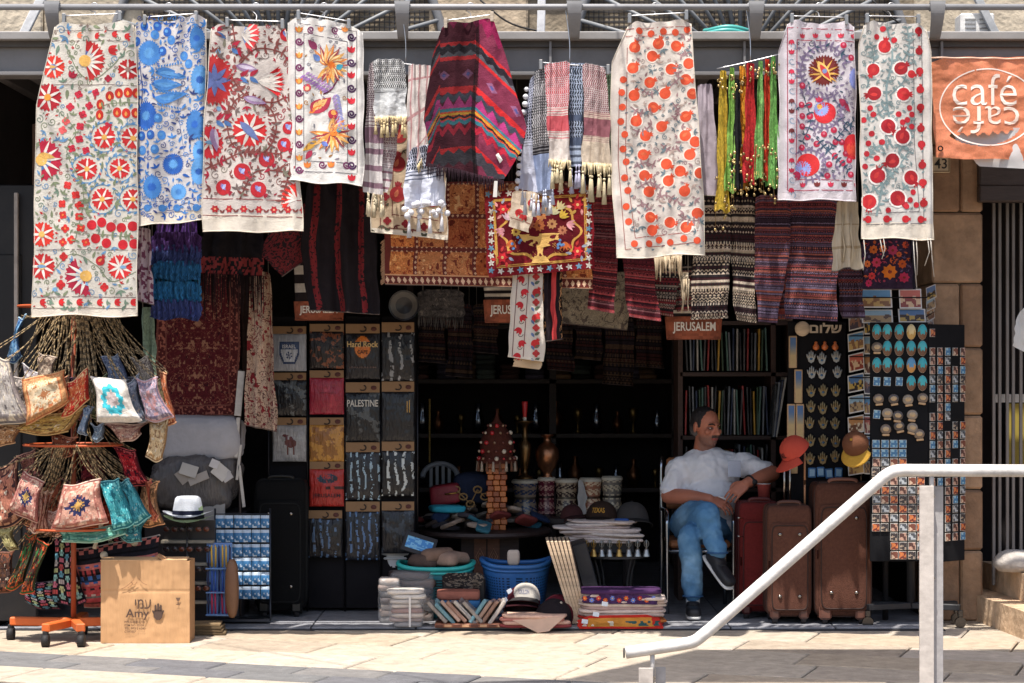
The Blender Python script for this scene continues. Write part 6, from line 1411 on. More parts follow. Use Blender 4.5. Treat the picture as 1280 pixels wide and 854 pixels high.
for i in range(26):
 x=-.68+(i % 13)*.145+rng.uniform(-.02,.02);z=(.615,1.015)[i // 13] ;s=rng.uniform(.7,1.2);kind=i % 3
 m=MB([(120,96,56),(130,136,146),(110,70,46)][kind]);pr=[[(.001,0),(.03,0),(.012,.03),(.01,.08),(.035,.12),(.04,.17),(.03,.19)],[(.001,0),(.035,0),(.04,.1),(.025,.14),(.025,.2),(.03,.205)],[(.001,0),(.025,0),(.05,.06),(.05,.11),(.015,.16),(.022,.2)]][kind]
 m.lathe([(r*s,z_*s) for r,z_ in pr],(x,3.62,z),14);m.build(["goblet","glass_jar","brass_vase"][kind],["brass","chrome","brass"][kind],label=["dim brass goblet on the back shelving","dim glass jar on the back shelving","dim copper vase on the back shelving"][kind]+f", {ORD(i % 13)} along the {('lowest', 'second')[i // 13]} board",cat=["goblet","jar","vase"][kind],group=["goblets","jars","vases"][kind]+" on the back shelving")
m=MB((196,160,90));pts=[P(537,500+i*2.2,2.6) for i in range(36)]
for i, p in enumerate(pts): m.ball(p,.009,6,4)
m.tube(np.array(pts),.003,4);m.build("bead_chain","brass",label="string of gold beads hanging in the dark beside the shirts",cat="beads")
for i in range(22):
 x=-.68+(i % 11)*.17+rng.uniform(-.03,.03);z=(1.415,1.815)[i // 11];c=[(70,50,46),(60,56,66),(84,66,50),(54,60,56)][i % 4];n_=3+i % 4
 t=thing("folded_textiles",f"dim pile of folded textiles on the back shelving, {ORD(i % 11)} along the {('middle', 'higher')[i // 11]} board","textile pile",(x,3.7,z),"folded textiles on the back shelving")
 for k in range(n_): m=MB(np.array(c)*rng.uniform(.6,1.7));cushion(m,(x+rng.uniform(-.008,.008),3.68,z+.02+k*.036),(.145,.24,.038),.35,n=16,m=8);m.build("folded_cloth","heavy_fabric",t)
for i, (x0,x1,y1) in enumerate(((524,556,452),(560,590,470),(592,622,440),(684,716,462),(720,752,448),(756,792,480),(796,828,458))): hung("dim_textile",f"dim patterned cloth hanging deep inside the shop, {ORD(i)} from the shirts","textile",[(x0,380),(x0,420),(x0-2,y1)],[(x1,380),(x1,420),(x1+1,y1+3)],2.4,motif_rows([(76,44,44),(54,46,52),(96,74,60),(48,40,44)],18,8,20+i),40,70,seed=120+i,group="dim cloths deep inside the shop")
m=MB();p=P(505,382,.5);m.lathe([(.001,0),(.05,.004),(.08,.012),(.09,.014)],p,32,np.array([(40,38,40),(84,80,76),(34,32,34)]),rot=rotx(math.pi/2));m.build("wall_plate","ceramic",label="round dark plate with white dotted pattern above the shirts",cat="plate")
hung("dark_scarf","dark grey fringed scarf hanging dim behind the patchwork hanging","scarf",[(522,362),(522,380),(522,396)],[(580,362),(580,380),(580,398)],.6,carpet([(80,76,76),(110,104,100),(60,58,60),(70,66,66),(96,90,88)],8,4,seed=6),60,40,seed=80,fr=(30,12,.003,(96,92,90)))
ch=thing("plastic_chair","grey plastic chair back rising behind the heaped table","chair",P(552,700,1.9));c0=P(550,600,1.9)
m=MB((140,142,146));a=np.linspace(math.pi*1.02,-.02,20);m.tube([(c0[0]+.115*math.cos(q),1.9+.04*math.sin(q),c0[2]+.02+.085*math.sin(q)) for q in a],.018,8);m.build("back_frame","plastic",ch)
for k in (-.06,-.02,.02,.06): m=MB((136,138,142));m.box((c0[0]+k,1.93,c0[2]+.02),(.02,.01,.14));m.build("back_slat","plastic",ch)
m=MB((136,138,142));m.box((c0[0],1.72,.45),(.42,.42,.03),ch=.01);m.build("seat","plastic",ch)
for sx in (-1,1):
 for sy in (-1,1): m=MB((130,132,136));m.cyl((c0[0]+sx*.18,1.72+sy*.18,FZ),(c0[0]+sx*.17,1.72+sy*.17,.45),.02,n=8);m.build("leg","plastic",ch)
m=MB((136,138,142))
TY=1.35;tx0, tx1=P(516,0,TY)[0], P(690,0,TY)[0];tz=P(0,661,TY)[2];tcx=(tx0+tx1)/2
tb=thing("round_table","dark round table heaped with small pouches and folded purses","table",(tcx,TY,FZ))
m=MB((58,44,40));rr=(tx1-tx0)/2;m.lathe([(.001,tz-.03),(rr-.01,tz-.03),(rr,tz-.018),(rr-.006,tz),(.001,tz)],(tcx,TY,0),36,smooth=False);m.build("table_top","wood",tb)
m=MB((70,50,44));m.box((tcx+.05,TY,tz/2),(.36,.36,tz-.06));m.build("pedestal","wood",tb)
for k in (-1,1):
 m=MB((130,84,62));p=P(600+(k+1)*8.5,690,TY-.19);m.box((p[0],TY-.186,tz-.16),(.075,.01,.24),ch=.002);pn=m.build("inlay_panel","wood",tb)
 m=MB((206,150,110));c=np.array([p[0],TY-.194,tz-.16])
 for w in (.026,.012): m.tube([c+np.array((0,0,w*2)),c+np.array((w,0,0)),c-np.array((0,0,w*2)),c-np.array((w,0,0))],.0022,4,closed=True)
 m.build("inlay_pattern","wood",pn)
r7=random.Random(5)
PC_=[(110,96,90),(70,66,72),(150,130,116),(46,60,90),(130,60,56),(176,156,140),(90,76,70),(60,110,124),(60,56,60),(186,170,156)]
HN=["grey brown","charcoal","beige","navy","brick red","cream","brown","teal","black","ivory"]
for i in range(46):
 a=r7.uniform(0,6.28);r_=rr*math.sqrt(r7.uniform(.02,.9));x, y=tcx+r_*math.cos(a), TY+.9*r_*math.sin(a);k=r7.randrange(10);h=tz+.02+.16*(1-r_/rr)*r7.random()+.04*r7.random()
 m=MB(PC_[k]);rt=rotz(r7.uniform(0,3)) @ rotx(r7.uniform(-.5,.5)) @ roty(r7.uniform(-.4,.4));cushion(m,(x,y,h),(r7.uniform(.1,.17),r7.uniform(.06,.1),.028),.4,rt,noise=.15,n=16,m=8,seed=i)
 m.build("pouch","heavy_fabric",label=f"small {HN[k]} fabric pouch at the {'front' if math.sin(a) < 0 else 'back'} of the table heap towards the {['shirts', 'tower', 'drums'][int(1.5 + 1.49 * math.cos(a))]}",cat="pouch",group="pouches heaped on the round table")
m=MB((60,170,190));cushion(m,P(560,636,TY-.1),(.24,.14,.05),.5,rotz(.3),noise=.3,seed=2);m.build("turquoise_cloth","heavy_fabric",label="crumpled turquoise cloth on the round table",cat="cloth")
m=MB((128,34,44));cushion(m,P(556,618,TY),(.2,.12,.13),.35,roty(-.15),noise=.1);b_=m.build("maroon_bag","leather",label="maroon leather bag on the round table before the grey chair",cat="bag")
m=MB((186,140,70));p=P(556,618,TY-.08);m.tube([p,(p[0]+.08,p[1],p[2]+.01)],.005,5);m.build("zipper","brass",b_)
m=MB((36,44,66));cushion(m,P(592,610,TY+.1),(.26,.2,.2),.5,noise=.15,seed=4);m.build("navy_backpack","heavy_fabric",label="dark navy bag with cord loops in the middle of the round table",cat="bag")
m=MB((150,120,80))
for k in range(5): p=P(570+k*9,612+(k % 3)*9,TY-.05);a=np.linspace(0,6.28,15)[:-1];m.tube([(p[0]+.025*math.cos(q),p[1],p[2]+.02*math.sin(q)) for q in a],.006,5,closed=True)
m.tube([P(570+k*9,612+(k % 3)*9,TY-.048) for k in range(5)],.005,5);m.build("cord_fringe","knit",label="tangle of tan cord loops beside the maroon bag",cat="cord")
tw=thing("beaded_tower_lamp","orange block tower topped with a red beaded onion dome on the round table","lamp",P(621,640,TY-.05));b0=np.array(P(621,640,TY-.08));zb_=tz
HT=P(0,578,TY)[2];nrow=12
for r_ in range(nrow):
 for k in range(3):
  w=.125/3;m=MB(np.array([(170,86,38),(186,104,48),(140,66,32)][(r_*2+k*5+r_ // 2) % 3]));z=zb_+(r_+.5)*(HT-zb_)/nrow
  m.box((b0[0]-.0625+(k+.5)*w+(.004 if r_ % 2 else-.004),TY-.08,z),(w-.003,.11,(HT-zb_)/nrow-.003),ch=.003);m.build("brick","ceramic",tw)
m=MB((80,40,32));prof=[(.12,0),(.125,.02),(.115,.03),(.1,.05),(.108,.09),(.1,.15),(.075,.2),(.045,.24),(.02,.27),(.008,.3),(.004,.33),(.001,.34)]
m.lathe(prof,(b0[0],TY-.08,HT),26);m.build("dome","heavy_fabric",tw)
for r_, (rad,z) in enumerate(((.118,.03),(.112,.075),(.106,.13),(.085,.19),(.055,.235))):
 for k in range(16-2*r_):
  a=k/(16-2*r_)*6.283+r_*.2;m_=MB([(206,180,150),(186,40,44),(150,120,90),(96,50,44)][(k+r_) % 4]) if k == 0 else m_
  m_.ball((b0[0]+rad*math.cos(a),TY-.08+rad*math.sin(a),HT+z),.009+.006*((k+r_) % 3 == 0),7,5,[(206,190,170),(176,40,44),(150,116,90),(110,60,50)][(k+r_) % 4])
 m_.build("bead_edging","ceramic",tw)
m=MB((186,170,150))
for k in range(18): a=k/18*6.283;m.tube([(b0[0]+.12*math.cos(a),TY-.08+.12*math.sin(a),HT+.012),(b0[0]+.122*math.cos(a),TY-.08+.122*math.sin(a),HT-.05)],[.006,.011],6,(190,170,150) if k % 2 else (120,84,66))
m.build("tassel_fringe","knit",tw)
def turned(name,label,cat,prof,c,mtl,cols,n=24,**kw):
 m=MB();pr=np.array(prof,float);m.lathe(pr,c,n,np.array(cols,float) if np.ndim(cols) == 2 else cols);return m.build(name,mtl,label=label,cat=cat,**kw)
DY=1.75
dz=P(0,645,DY)[2]
bench=thing("display_bench","low dark bench carrying the row of painted drums","bench",(P(712,0,DY)[0],DY,FZ));m=MB((54,44,40));m.box((P(712,0,DY)[0],DY,dz-.02),(.85,.4,.04),ch=.006);m.build("bench_top","wood",bench)
for sx in (-1,1):
 for sy in (-1,1): m=MB((50,40,38));m.box((P(712,0,DY)[0]+sx*.38,DY+sy*.15,(dz-.04)/2+.006),(.05,.05,dz-.05));m.build("leg","wood",bench)
dr=[(656,16,600,(150,130,110),(56,66,96),"cream and blue painted drum below the candlestick"),(683,11,597,(96,30,46),(176,130,120),"maroon inlaid drum under the copper urn"),(708,14,599,(176,156,130),(60,44,44),"cream and black painted drum beside the maroon one"),(738,14,598,(170,110,84),(226,196,160),"terracotta and cream painted drum, fourth in the row"),(765,13,596,(120,112,104),(206,190,160),"grey and cream painted drum at the end of the row")]
for i, (px,hw,py,c1,c2,lab) in enumerate(dr):
 t=thing("painted_drum",lab,"drum",P(px,645,DY),"painted drums on the bench");x=P(px,0,DY)[0];R_=hw/S(DY);top=P(0,py,DY)[2];H=top-dz;m=MB()
 def fn(u,v): th=u*2*math.pi;r=R_*(1-.12*np.sin(math.pi*v) ** 2);return np.stack([x+r*np.cos(th),DY+r*np.sin(th),top-H*v],1)
 def cf(u,v,c1=c1,c2=c2,i=i):
  n=np.abs(np.sin(u*30+2*np.sin(v*20+i)))*np.abs(np.sin(v*14+i));c=np.where((n > .45)[:,None],np.array(c2,float),np.array(c1,float));c[(v < .08) | (v > .94) | (np.abs(v-.5) < .03)]=np.array(c1)*.5;return c
 m.grid(fn,64,30,cf);m.build("shell","ceramic",t)
 m=MB((206,196,176));m.lathe([(.001,top+.004),(R_*.94,top+.004),(R_*1.04,top-.006),(R_*1.04,top-.02)],(x,DY,0),24);m.build("drum_skin","paper",t)
turned("candlestick","tall turned brass candlestick with a red candle on the painted drum","candlestick",[(.001,0),(.055,0),(.05,.015),(.02,.03),(.015,.06),(.03,.09),(.036,.13),(.045,.2),(.04,.23),(.018,.26),(.016,.33),(.03,.36),(.06,.375),(.06,.38),(.01,.382)],P(656,599,DY)[:2]+(P(656,599,DY)[2],),"brass",(126,96,62))
cst=bpy.data.objects["candlestick"];m=MB((196,40,40));p=P(656,530,DY);p0_=P(656,599,DY);m.lathe([(.012,.40),(.014,.43),(.02,.5),(.018,.505),(.001,.505)],p0_,14);m.build("candle","plastic",cst);m=MB((220,214,200));m.lathe([(.012,.38),(.014,.4),(.012,.405)],p0_,12);m.build("candle_collar","ceramic",cst)
turned("copper_urn","burnished copper urn with narrow neck standing on the maroon drum","urn",[(.001,0),(.04,0),(.03,.015),(.028,.03),(.06,.07),(.078,.13),(.076,.18),(.05,.215),(.026,.23),(.024,.26),(.045,.275),(.05,.28),(.03,.279)],P(684,597,DY),"brass",(170,116,84),28)
m=MB((196,190,184));c2_=Cloth([(723,600),(722,620),(724,645)],[(728,600),(734,622),(732,642)],DY-.1,.006,1,91);c2_.sheet(m,6,12);m.build("white_rag","cotton",label="white rag hanging between two painted drums",cat="rag")
# ---- baskets
def basket(name,label,px,hw,py_rim,Y,col,dep,sway=0.0,rim=None,holes=True,hgt=None):
 cx=P(px,0,Y)[0];W=hw/S(Y);zr=P(0,py_rim,Y)[2];z0=FZ+.004;t=thing(name,label,"basket",(cx,Y,FZ),None)
 def fn(u,v,k=1.0):
  th=u*2*math.pi;c, s_=spow(np.cos(th),.55), spow(np.sin(th),.55);r=1-.2*v;zz=zr+sway*np.abs(np.cos(th)) ** 2-sway*.3
  return np.stack([cx+W*r*c*k,Y+dep*r*s_*k,zz+(z0-zz)*v],1)
 def mask(u,v):
  if not holes: return np.ones(len(u),bool)
  return ~(((np.floor(u*120) % 2) == 0) & ((np.floor(v*36) % 2) == 0) & (v > .22) & (v < .86))
 m=MB(col);m.grid(fn,120,36,None,mask=mask);m.build("basket_mesh","plastic",t)
 m=MB(np.array(col)*.4);m.grid(lambda u,v: fn(u,v*.98+.01,.975),60,12);a=fn(np.linspace(0,1,41)[:-1],np.full(40,1.0));m.add(np.vstack([a,[[cx,Y,z0]]]),[[i,40,(i+1) % 40] for i in range(40)]);m.build("inner_wall","plastic",t)  # coloured darker than the mesh to paint the shade behind the holes
 m=MB(rim or col);u=np.linspace(0,1,61)[:-1];m.tube(fn(u,np.zeros(60)),.014,8,closed=True,flat=1.0);m.tube(fn(u,np.full(60,.09))*1.0,.009,6,closed=True);m.build("rim","plastic",t)
 return t
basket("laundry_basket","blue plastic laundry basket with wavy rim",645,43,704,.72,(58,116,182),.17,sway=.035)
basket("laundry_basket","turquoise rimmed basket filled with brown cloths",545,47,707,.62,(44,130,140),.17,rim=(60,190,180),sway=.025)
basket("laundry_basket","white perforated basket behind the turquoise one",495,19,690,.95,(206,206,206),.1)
for i, (x,y,w,c,lab) in enumerate(((530,700,.2,(96,78,70),"dark brown cloth in the turquoise basket"),(560,698,.22,(170,140,122),"crumpled beige cloth in the turquoise basket"),(545,694,.18,(140,112,96),"tan cloth on top in the turquoise basket"))): m=MB(c);cushion(m,P(x,y,.62),(w,.22,.09),.6,rotz(i),noise=.3,seed=i,n=28,m=16);m.build("crumpled_cloth","heavy_fabric",label=lab,cat="cloth")
m=MB((214,196,180));cushion(m,P(642,697,.66),(.07,.05,.09),.5,noise=.2,seed=9);m.build("paper_bag","paper",label="small pale paper scrap sticking out of the blue basket",cat="paper")
tp=thing("picture_case","flat black case with a bright blue picture lying in the turquoise basket","case",P(528,692,.6));p=P(524,681,.6);m=MB((36,36,40));rt=roty(.3) @ rotx(-.5);m.box(p,(.2,.015,.13),rot=rt,ch=.003);m.build("case_body","plastic",tp)
m=MB();q=np.array([(-.08,-.0085,-.04),(.08,-.0085,-.04),(.08,-.0085,.035),(-.08,-.0085,.035)]) @ np.array(rt).T+np.array(p);m.grid(lambda u,v: q[3]*((1-u)*(1-v))[:,None]+q[2]*(u*(1-v))[:,None]+q[1]*(u*v)[:,None]+q[0]*((1-u)*v)[:,None],16,10,pattern((70,140,206),(130,190,226),8,.5));m.build("picture","card",tp)
# ---- folded stacks on the floor
def fold_pack(t,name,c,d,col,rt=None,e=.28,noise=.08,seed=0,mt="heavy_fabric",label=None):
 m=MB(col);cushion(m,c,d,e,rt,noise=noise,seed=seed,n=24,m=10);return m.build(name,mt,t,label=label)
def bundle(label,px,w_px,ytop,Y,n,cols,strap=True,film=True):
 cx=P(px,0,Y)[0];W=w_px/S(Y);zt_=P(0,ytop,Y)[2];h=(zt_-FZ)/n;t=thing("scarf_bundle",label,"bundle",(cx,Y,FZ),"tied bundles of folded scarves")
 for i in range(n): fold_pack(t,"folded_scarf",(cx+rng.uniform(-.008,.008),Y,FZ+h*(i+.5)),(W*rng.uniform(.94,1.05),.16,h*1.06),cols[i % len(cols)],rotz(rng.uniform(-.06,.06)),.45,.3,i+px,"foam")
 if film: m=MB((230,230,232));cushion(m,(cx,Y,FZ+(zt_-FZ)/2),(W*1.08,.18,(zt_-FZ)*1.02),.25,noise=.08,n=36,m=24,seed=px);m.build("plastic_wrap","clear_film",t)
 if strap: m=MB((216,210,204));m.box((cx+.02,Y-.094,FZ+(zt_-FZ)*.42),(.012,.004,(zt_-FZ)*.8));m.build("strap","paper",t)
bundle("tied stack of cream folded scarves in clear plastic at the front",509,42,736,.14,8,[(150,146,144),(176,150,140),(206,190,176),(150,110,100),(214,200,186),(196,186,176),(220,212,202),(226,216,204)])
bundle("shorter wrapped stack of grey folded scarves behind the cream one",487,26,722,.34,7,[(130,126,124),(150,130,120),(170,156,146),(120,110,108)],strap=False)
bundle("wrapped dark scarves with brown edges leaning behind the cream stack",515,52,714,.42,6,[(110,90,80),(80,66,62),(150,130,114),(70,60,60)],strap=False)
ck=thing("black_crate","black crate draped with a dark net cloth beside the blue basket","crate",P(580,780,.42));m=MB((34,32,34));a, b=P(553,0,.42)[0], P(607,0,.42)[0];zc=P(0,722,.42)[2];m.box(((a+b)/2,.46,zc/2+.01),(b-a,.2,zc-.02),ch=.01);m.build("body","plastic",ck)
m=MB((60,54,52));cl_=Cloth([(552,716),(553,724),(556,732)],[(606,716),(604,728),(596,740)],.33,.01,3,95);cl_.sheet(m,40,16,pattern((50,46,46),(120,108,96),12,.55));m.build("net_cloth","knit",ck)
fs=thing("folded_towel","rust patterned folded towel on top of the blue one","towel",P(573,748,.2));fold_pack(fs,"fold",P(573,743,.26),(54/S(.26),.17,11/S(.26)),(160,100,84),e=.22,seed=3,noise=.04);
fs=thing("folded_towel","bright blue folded towel beneath the rust patterned one","towel",P(573,758,.2));fold_pack(fs,"fold",P(573,754,.26),(55/S(.26),.17,10.5/S(.26)),(62,112,160),e=.22,seed=4,noise=.04)
m=MB((54,48,46));a=P(573,775,.3);m.box((a[0],.32,.1),(.24,.16,.17),ch=.008);m.build("low_box","plastic",label="dark low box carrying the folded blue and rust towels",cat="box")
ty=thing("wooden_tray","low patterned wooden tray holding plastic wrapped packets on the floor","tray",(P(588,0,.12)[0],.12,FZ));m=MB((150,92,66));a, b=P(544,0,.12)[0], P(632,0,.12)[0];m.box(((a+b)/2,.12,FZ+.012),(b-a,.16,.022),ch=.004);m.build("tray_base","wood",ty)
for i in range(8): m=MB((206,160,120) if i % 2 else (100,60,46));m.box((a+(i+.5)*(b-a)/8,.037,FZ+.012),((b-a)/8*.8,.004,.014));m.build("inlay_tile","wood",ty)
for i in range(11):
 x=549+i*7.2;lean=.75 if i < 7 else-.6;k=[(150,140,132),(110,150,160),(170,140,124),(150,116,100),(190,180,170),(130,126,124)][i % 6];m=MB(k);h_=.12 if i < 7 else .1
 p=np.array(P(x,772,.12));p[2]=FZ+.085;m.box(p,(.022,.13,.16),rot=roty(-lean) @ rotx(rng.uniform(-.15,.15)) @ rotz(rng.uniform(-.25,.25)),ch=.005);o=m.build("wrapped_packet","film",label=f"plastic wrapped packet leaning on the wooden tray, {['first', 'second', 'third', 'fourth', 'fifth', 'sixth', 'seventh', 'eighth', 'ninth', 'tenth', 'eleventh'][i]} from the cream scarf stack",cat="packet",group="wrapped packets on the tray")
def cap(mb_c,c,col,brim,rz=0,tilt=0,s=1.0,label="",grp=None,txt=None,tx_c=None):
 t=thing("baseball_cap",label,"cap",c,grp);rt=rotz(rz) @ rotx(tilt);A=np.array(rt)
 m=MB(col);th=np.linspace(0,math.pi/2,9);pr=[(.09*s*math.cos(q) ** .8+1e-4,.105*s*math.sin(q)) for q in th];m.lathe(pr,c,24,rot=rt);m.build("crown","cotton",t)
 m=MB(brim)
 def fn(u,v):
  a=-math.pi/2+(u-.5)*2.3;r=.088*s+.075*s*v*np.cos((u-.5)*2.6);w=np.stack([r*np.cos(a),r*np.sin(a),.004+.012*np.cos((u-.5)*3)-.03*v*s*(1+1.2*(2*u-1) ** 2)*.6],1);return w @ A.T+np.array(c)
 m.grid(fn,20,6);m.build("brim","cotton",t,solid=.004)
 m=MB(brim);b=np.array([(0,0,.105*s)]) @ A.T+np.array(c);m.ball(b[0],.008,8,5);m.build("button","cotton",t)
 if txt:
  m=MB()
  def f2(q): a=-math.pi/2+q[:,0]/(.09*s);ph=.5+q[:,1]/(.1*s);r=.0915*s*np.cos(ph) ** .8 ;w=np.stack([r*np.cos(a),r*np.sin(a),.106*s*np.sin(ph)],1)*1.01;return w @ A.T+np.array(c)
  letter(m,txt,f2,.08*s,.03*s,tx_c or (230,230,230),.02);m.build("lettering","thread",t)
 return t
CG="caps piled in front of the blue basket"
cap(None,P(648,778,.3),(66,24,32),(90,30,40),.3,-.2,1.15,"dark maroon cap at the bottom of the pile",CG);cap(None,P(652,768,.3),(44,32,36),(110,30,44),.2,-.15,1.15,"black cap with red brim in the middle of the pile",CG)
cap(None,P(654,756,.3),(80,26,36),(60,24,30),-.1,-.1,1.1,"wine red cap just under the white one",CG);cap(None,P(657,750,.28),(206,198,186),(60,56,56),-.2,-.1,.95,"white lettered cap on top of the pile",CG,"TOULON",(120,120,140))
cap(None,P(698,772,.28),(96,28,42),(50,34,38),.5,.5,1.3,"large wine red and black cap lying tilted",CG);cap(None,P(690,775,.18),(40,34,38),(206,196,180),.8,.6,1.2,"black cap with pale piping facing the street",CG);cap(None,P(712,776,.3),(70,26,36),(150,40,52),.9,.7,1.0,"small dark red cap at the edge of the pile",CG)
m=MB((110,120,136));m.box(P(632,760,.35),(.18,.14,.03),rot=roty(-.45) @ rotz(.2),ch=.006);o=m.build("wrapped_pack","film",label="grey wrapped pack with white price tags beside the white cap",cat="pack")
for x, y in ((637,739),(631,750)): m=MB((216,220,226));m.box(P(x,y,.27),(.03,.002,.025),rot=roty(-.5));m.build("price_tag","paper",o)
pc=thing("pink_cloth","pale pink folded cloth with a hanging corner at the pavement edge","cloth",(P(672,0,.05)[0],.08,FZ))
for i, (dx,w,c) in enumerate(((0,.42,(150,70,70)),(.01,.4,(216,172,150)),(-.01,.38,(196,130,116)),(0,.36,(222,182,160)))): fold_pack(pc,"cloth_layer",(P(668,0,.08)[0]+dx,.1,FZ+.012+i*.018),(w,.2,.022),c,rotz(rng.uniform(-.08,.08)),.35,.12,i+3)
m=MB((226,190,164));A_=np.array([P(640,776,-.0),P(706,772,-.0),P(686,790,-.06),P(672,792,-.07)]);m.add(A_+np.array([0,0,.004]),[[0,3,2,1]]);m.build("hanging_corner","cotton",pc)
for i in range(6):
 xt, xbm=684+i*5.0, 716+i*3.4;a, b=np.array(P(xt,674,.34)), np.array(P(xbm,776,.34));b[2]=FZ+.005;d=a-b;t=thing("game_board",f"folded wooden board with cream edge leaning right of the blue basket, {['outermost', 'second', 'third', 'fourth', 'fifth', 'innermost'][i]} of six".replace("right of","beside"),"board",tuple(b),"boards leaning beside the bell table")
 m=MB((206,180,150));rt=roty(math.atan2(d[0],d[2]));c=(a+b)/2;m.box(c,(.016,.3,np.linalg.norm(d)),rot=rt,ch=.002);m.build("board_edge","wood",t);m=MB((54,40,36));m.box(c+np.array([.0115,.002,0]),(.007,.296,np.linalg.norm(d)*.995),rot=rt);m.build("board_face","wood",t)
bk=MB((36,34,36));a, b=np.array(P(712,678,.4)), np.array(P(738,778,.4));b[2]=FZ+.005;d=a-b;bk.box((a+b)/2+np.array([.05,.04,0]),(.09,.3,np.linalg.norm(d)),rot=roty(math.atan2(d[0],d[2])),ch=.006);bk.build("black_case","leather",label="black case leaning behind the cream edged boards",cat="case")
BTY=.62;btz=P(0,693,BTY)[2];bcx=P(769,0,BTY)[0];br=43/S(BTY)
bt=thing("bell_table","small round black metal table with brass bells and folded prints","table",(bcx,BTY,FZ));m=MB((40,38,38));m.lathe([(.001,btz-.012),(br,btz-.012),(br,btz),(.001,btz)],(bcx,BTY,0),32,smooth=False);m.build("table_top","steel_paint",bt)
for k in range(4): a=k*math.pi/2+.6;m=MB((50,48,48));m.tube(smooth_path([(bcx+br*.75*math.cos(a),BTY+br*.75*math.sin(a),btz-.012),(bcx+br*.55*math.cos(a),BTY+br*.55*math.sin(a),btz*.5),(bcx+br*.8*math.cos(a),BTY+br*.8*math.sin(a),FZ)],5),.007,6);m.build("leg","steel_paint",bt)
m=MB((50,48,48));a=np.linspace(0,6.283,29)[:-1];m.tube([(bcx+br*.6*math.cos(q),BTY+br*.6*math.sin(q),.16) for q in a],.005,5,closed=True);m.build("ring","steel_paint",bt)
BN=["gold","brass with dark handle","silver grey","dull brass","gold, fifth in the row","silver grey, sixth in the row","pewter","bright silver at the end"]
for i, x in enumerate((733,742,752,762,774,786,797,808)):
 col=(190,150,84) if i in (0,1,4) else (170,168,162);ps=P(x,692,BTY-br*.72);t=thing("hand_bell",f"small {BN[i]} hand bell on the round black table","bell",(ps[0],ps[1],btz),"hand bells on the round table");s_=1.0
 m=MB(col);m.lathe([(.022,0),(.021,.006),(.016,.02),(.013,.038),(.008,.045),(.001,.047)],(ps[0],ps[1],btz+.001),16);m.build("bell","brass",t)
 m=MB(np.array(col)*.7);m.lathe([(.004,.045),(.007,.055),(.004,.062),(.008,.074),(.005,.086),(.001,.1)],(ps[0],ps[1],btz),10)
 a=np.linspace(0,6.283,13)[:-1];m.tube([(ps[0]+.014*math.cos(q),ps[1],btz+.075+.02*math.sin(q)) for q in a],.0025,5,closed=True);m.build("handle","brass",t)
m=MB((40,37,38));m.box((P(755,0,.74)[0],.76,btz+.034),(.36,.2,.066),ch=.006);m.build("print_box","plastic",label="black box on the bell table under the cream prints",cat="box")
pp=thing("folded_prints","untidy pile of cream folded cotton prints on the bell table","textile pile",(P(752,0,.75)[0],.75,btz))
for i in range(9): x=752+rng.uniform(-6,6);fold_pack(pp,"folded_print",(P(x,0,.74)[0],.74,btz+.075+i*.0145),(rng.uniform(.4,.48),.26,.02),[(206,188,178),(222,206,196),(190,170,164),(214,200,190)][i % 4],rotz(rng.uniform(-.16,.16)) @ roty(rng.uniform(-.05,.05)),.4,.3,i+20)
for i, (x,y,c,s_,lab) in enumerate(((752,648,(60,44,36),1.1,"brown cap with gold lettering on the cream prints"),(790,650,(72,68,66),1.15,"grey tweed cap on the cream prints"),(715,646,(70,40,40),.8,"dark maroon cap beside the painted drums"))): cap(None,P(x,y+2,.86),c,np.array(c)*.8,.4*i-.3,-.1,s_,lab,"caps on the cream prints","TEXAS" if i == 0 else None,(206,150,60))
m=MB((60,90,150));cushion(m,P(777,651,.68),(.09,.05,.03),.5,noise=.2);m.build("blue_pouch","heavy_fabric",label="small blue pouch between two caps on the prints",cat="pouch")
cpY=.2;cp=thing("cloth_pile","stack of cream and red folded cloths with a purple flowered top layer","textile pile",(P(778,0,cpY)[0],cpY,FZ));z=FZ
for i, (c,w,nm) in enumerate(((150,36,34),.5,"x") if False else (((190,56,44),.48,"red"),((206,120,60),.46,"o"),((196,60,50),.45,"r"),((206,180,166),.47,"c"),((222,200,186),.48,"c"),((190,160,150),.46,"c"),((226,206,190),.49,"c"),((206,184,170),.48,"c"),((220,200,186),.47,"c"),((210,190,176),.46,"c"))):
 fold_pack(cp,"folded_cloth",(P(777,0,cpY)[0]+rng.uniform(-.015,.02),cpY,z+.011),(w,.22,.024),c,rotz(rng.uniform(-.1,.1)),.4,.22,i+60);z += .0185
cl_=Cloth([(727,742),(728,748),(729,754)],[(824,744),(823,749),(822,756)],cpY-.115,.004,4,97);m=MB();cl_.sheet(m,40,6,one((70,44,84)));m.build("flowered_edge","heavy_fabric",cp);fold_pack(cp,"folded_cloth",(P(776,0,cpY)[0],cpY,z+.012),(.47,.24,.028),(76,46,86),None,.3,.08,80)
e=Emb(cl_)
for i in range(11): e.flower(731+i*8.6,748+(i % 2)*2.5,3.4,7,[(216,100,50),(110,130,200),(206,70,60)][i % 3],jag=.3,teeth=1,core=(230,190,110))
e.build("flower_print",cp)
e=MB();c3=Cloth([(722,770),(722,778),(722,786)],[(824,768),(826,777),(828,786)],cpY-.14,.005,2,98)
def emb_red(u,v): c=np.tile(np.array((196,50,40.)),(len(u),1));c[(v > .2) & (v < .85) & (u > .12) & (u < .9)]=(206,140,60);k=(vnoise(u*22,v*4) > .6) & (v > .45) & (v < .8);c[k & (u < .5)]=(226,216,196);c[k & (u >= .5)]=(50,90,90);return c
c3.sheet(e,90,20,emb_red);e.build("embroidered_front","heavy_fabric",cp)
for x, y in ((756,755),(745,768),(731,777)): m=MB((216,224,232));m.box(P(x,y,cpY-.15),(.035,.002,.025),rot=roty(.15));m.build("price_tag","paper",cp)
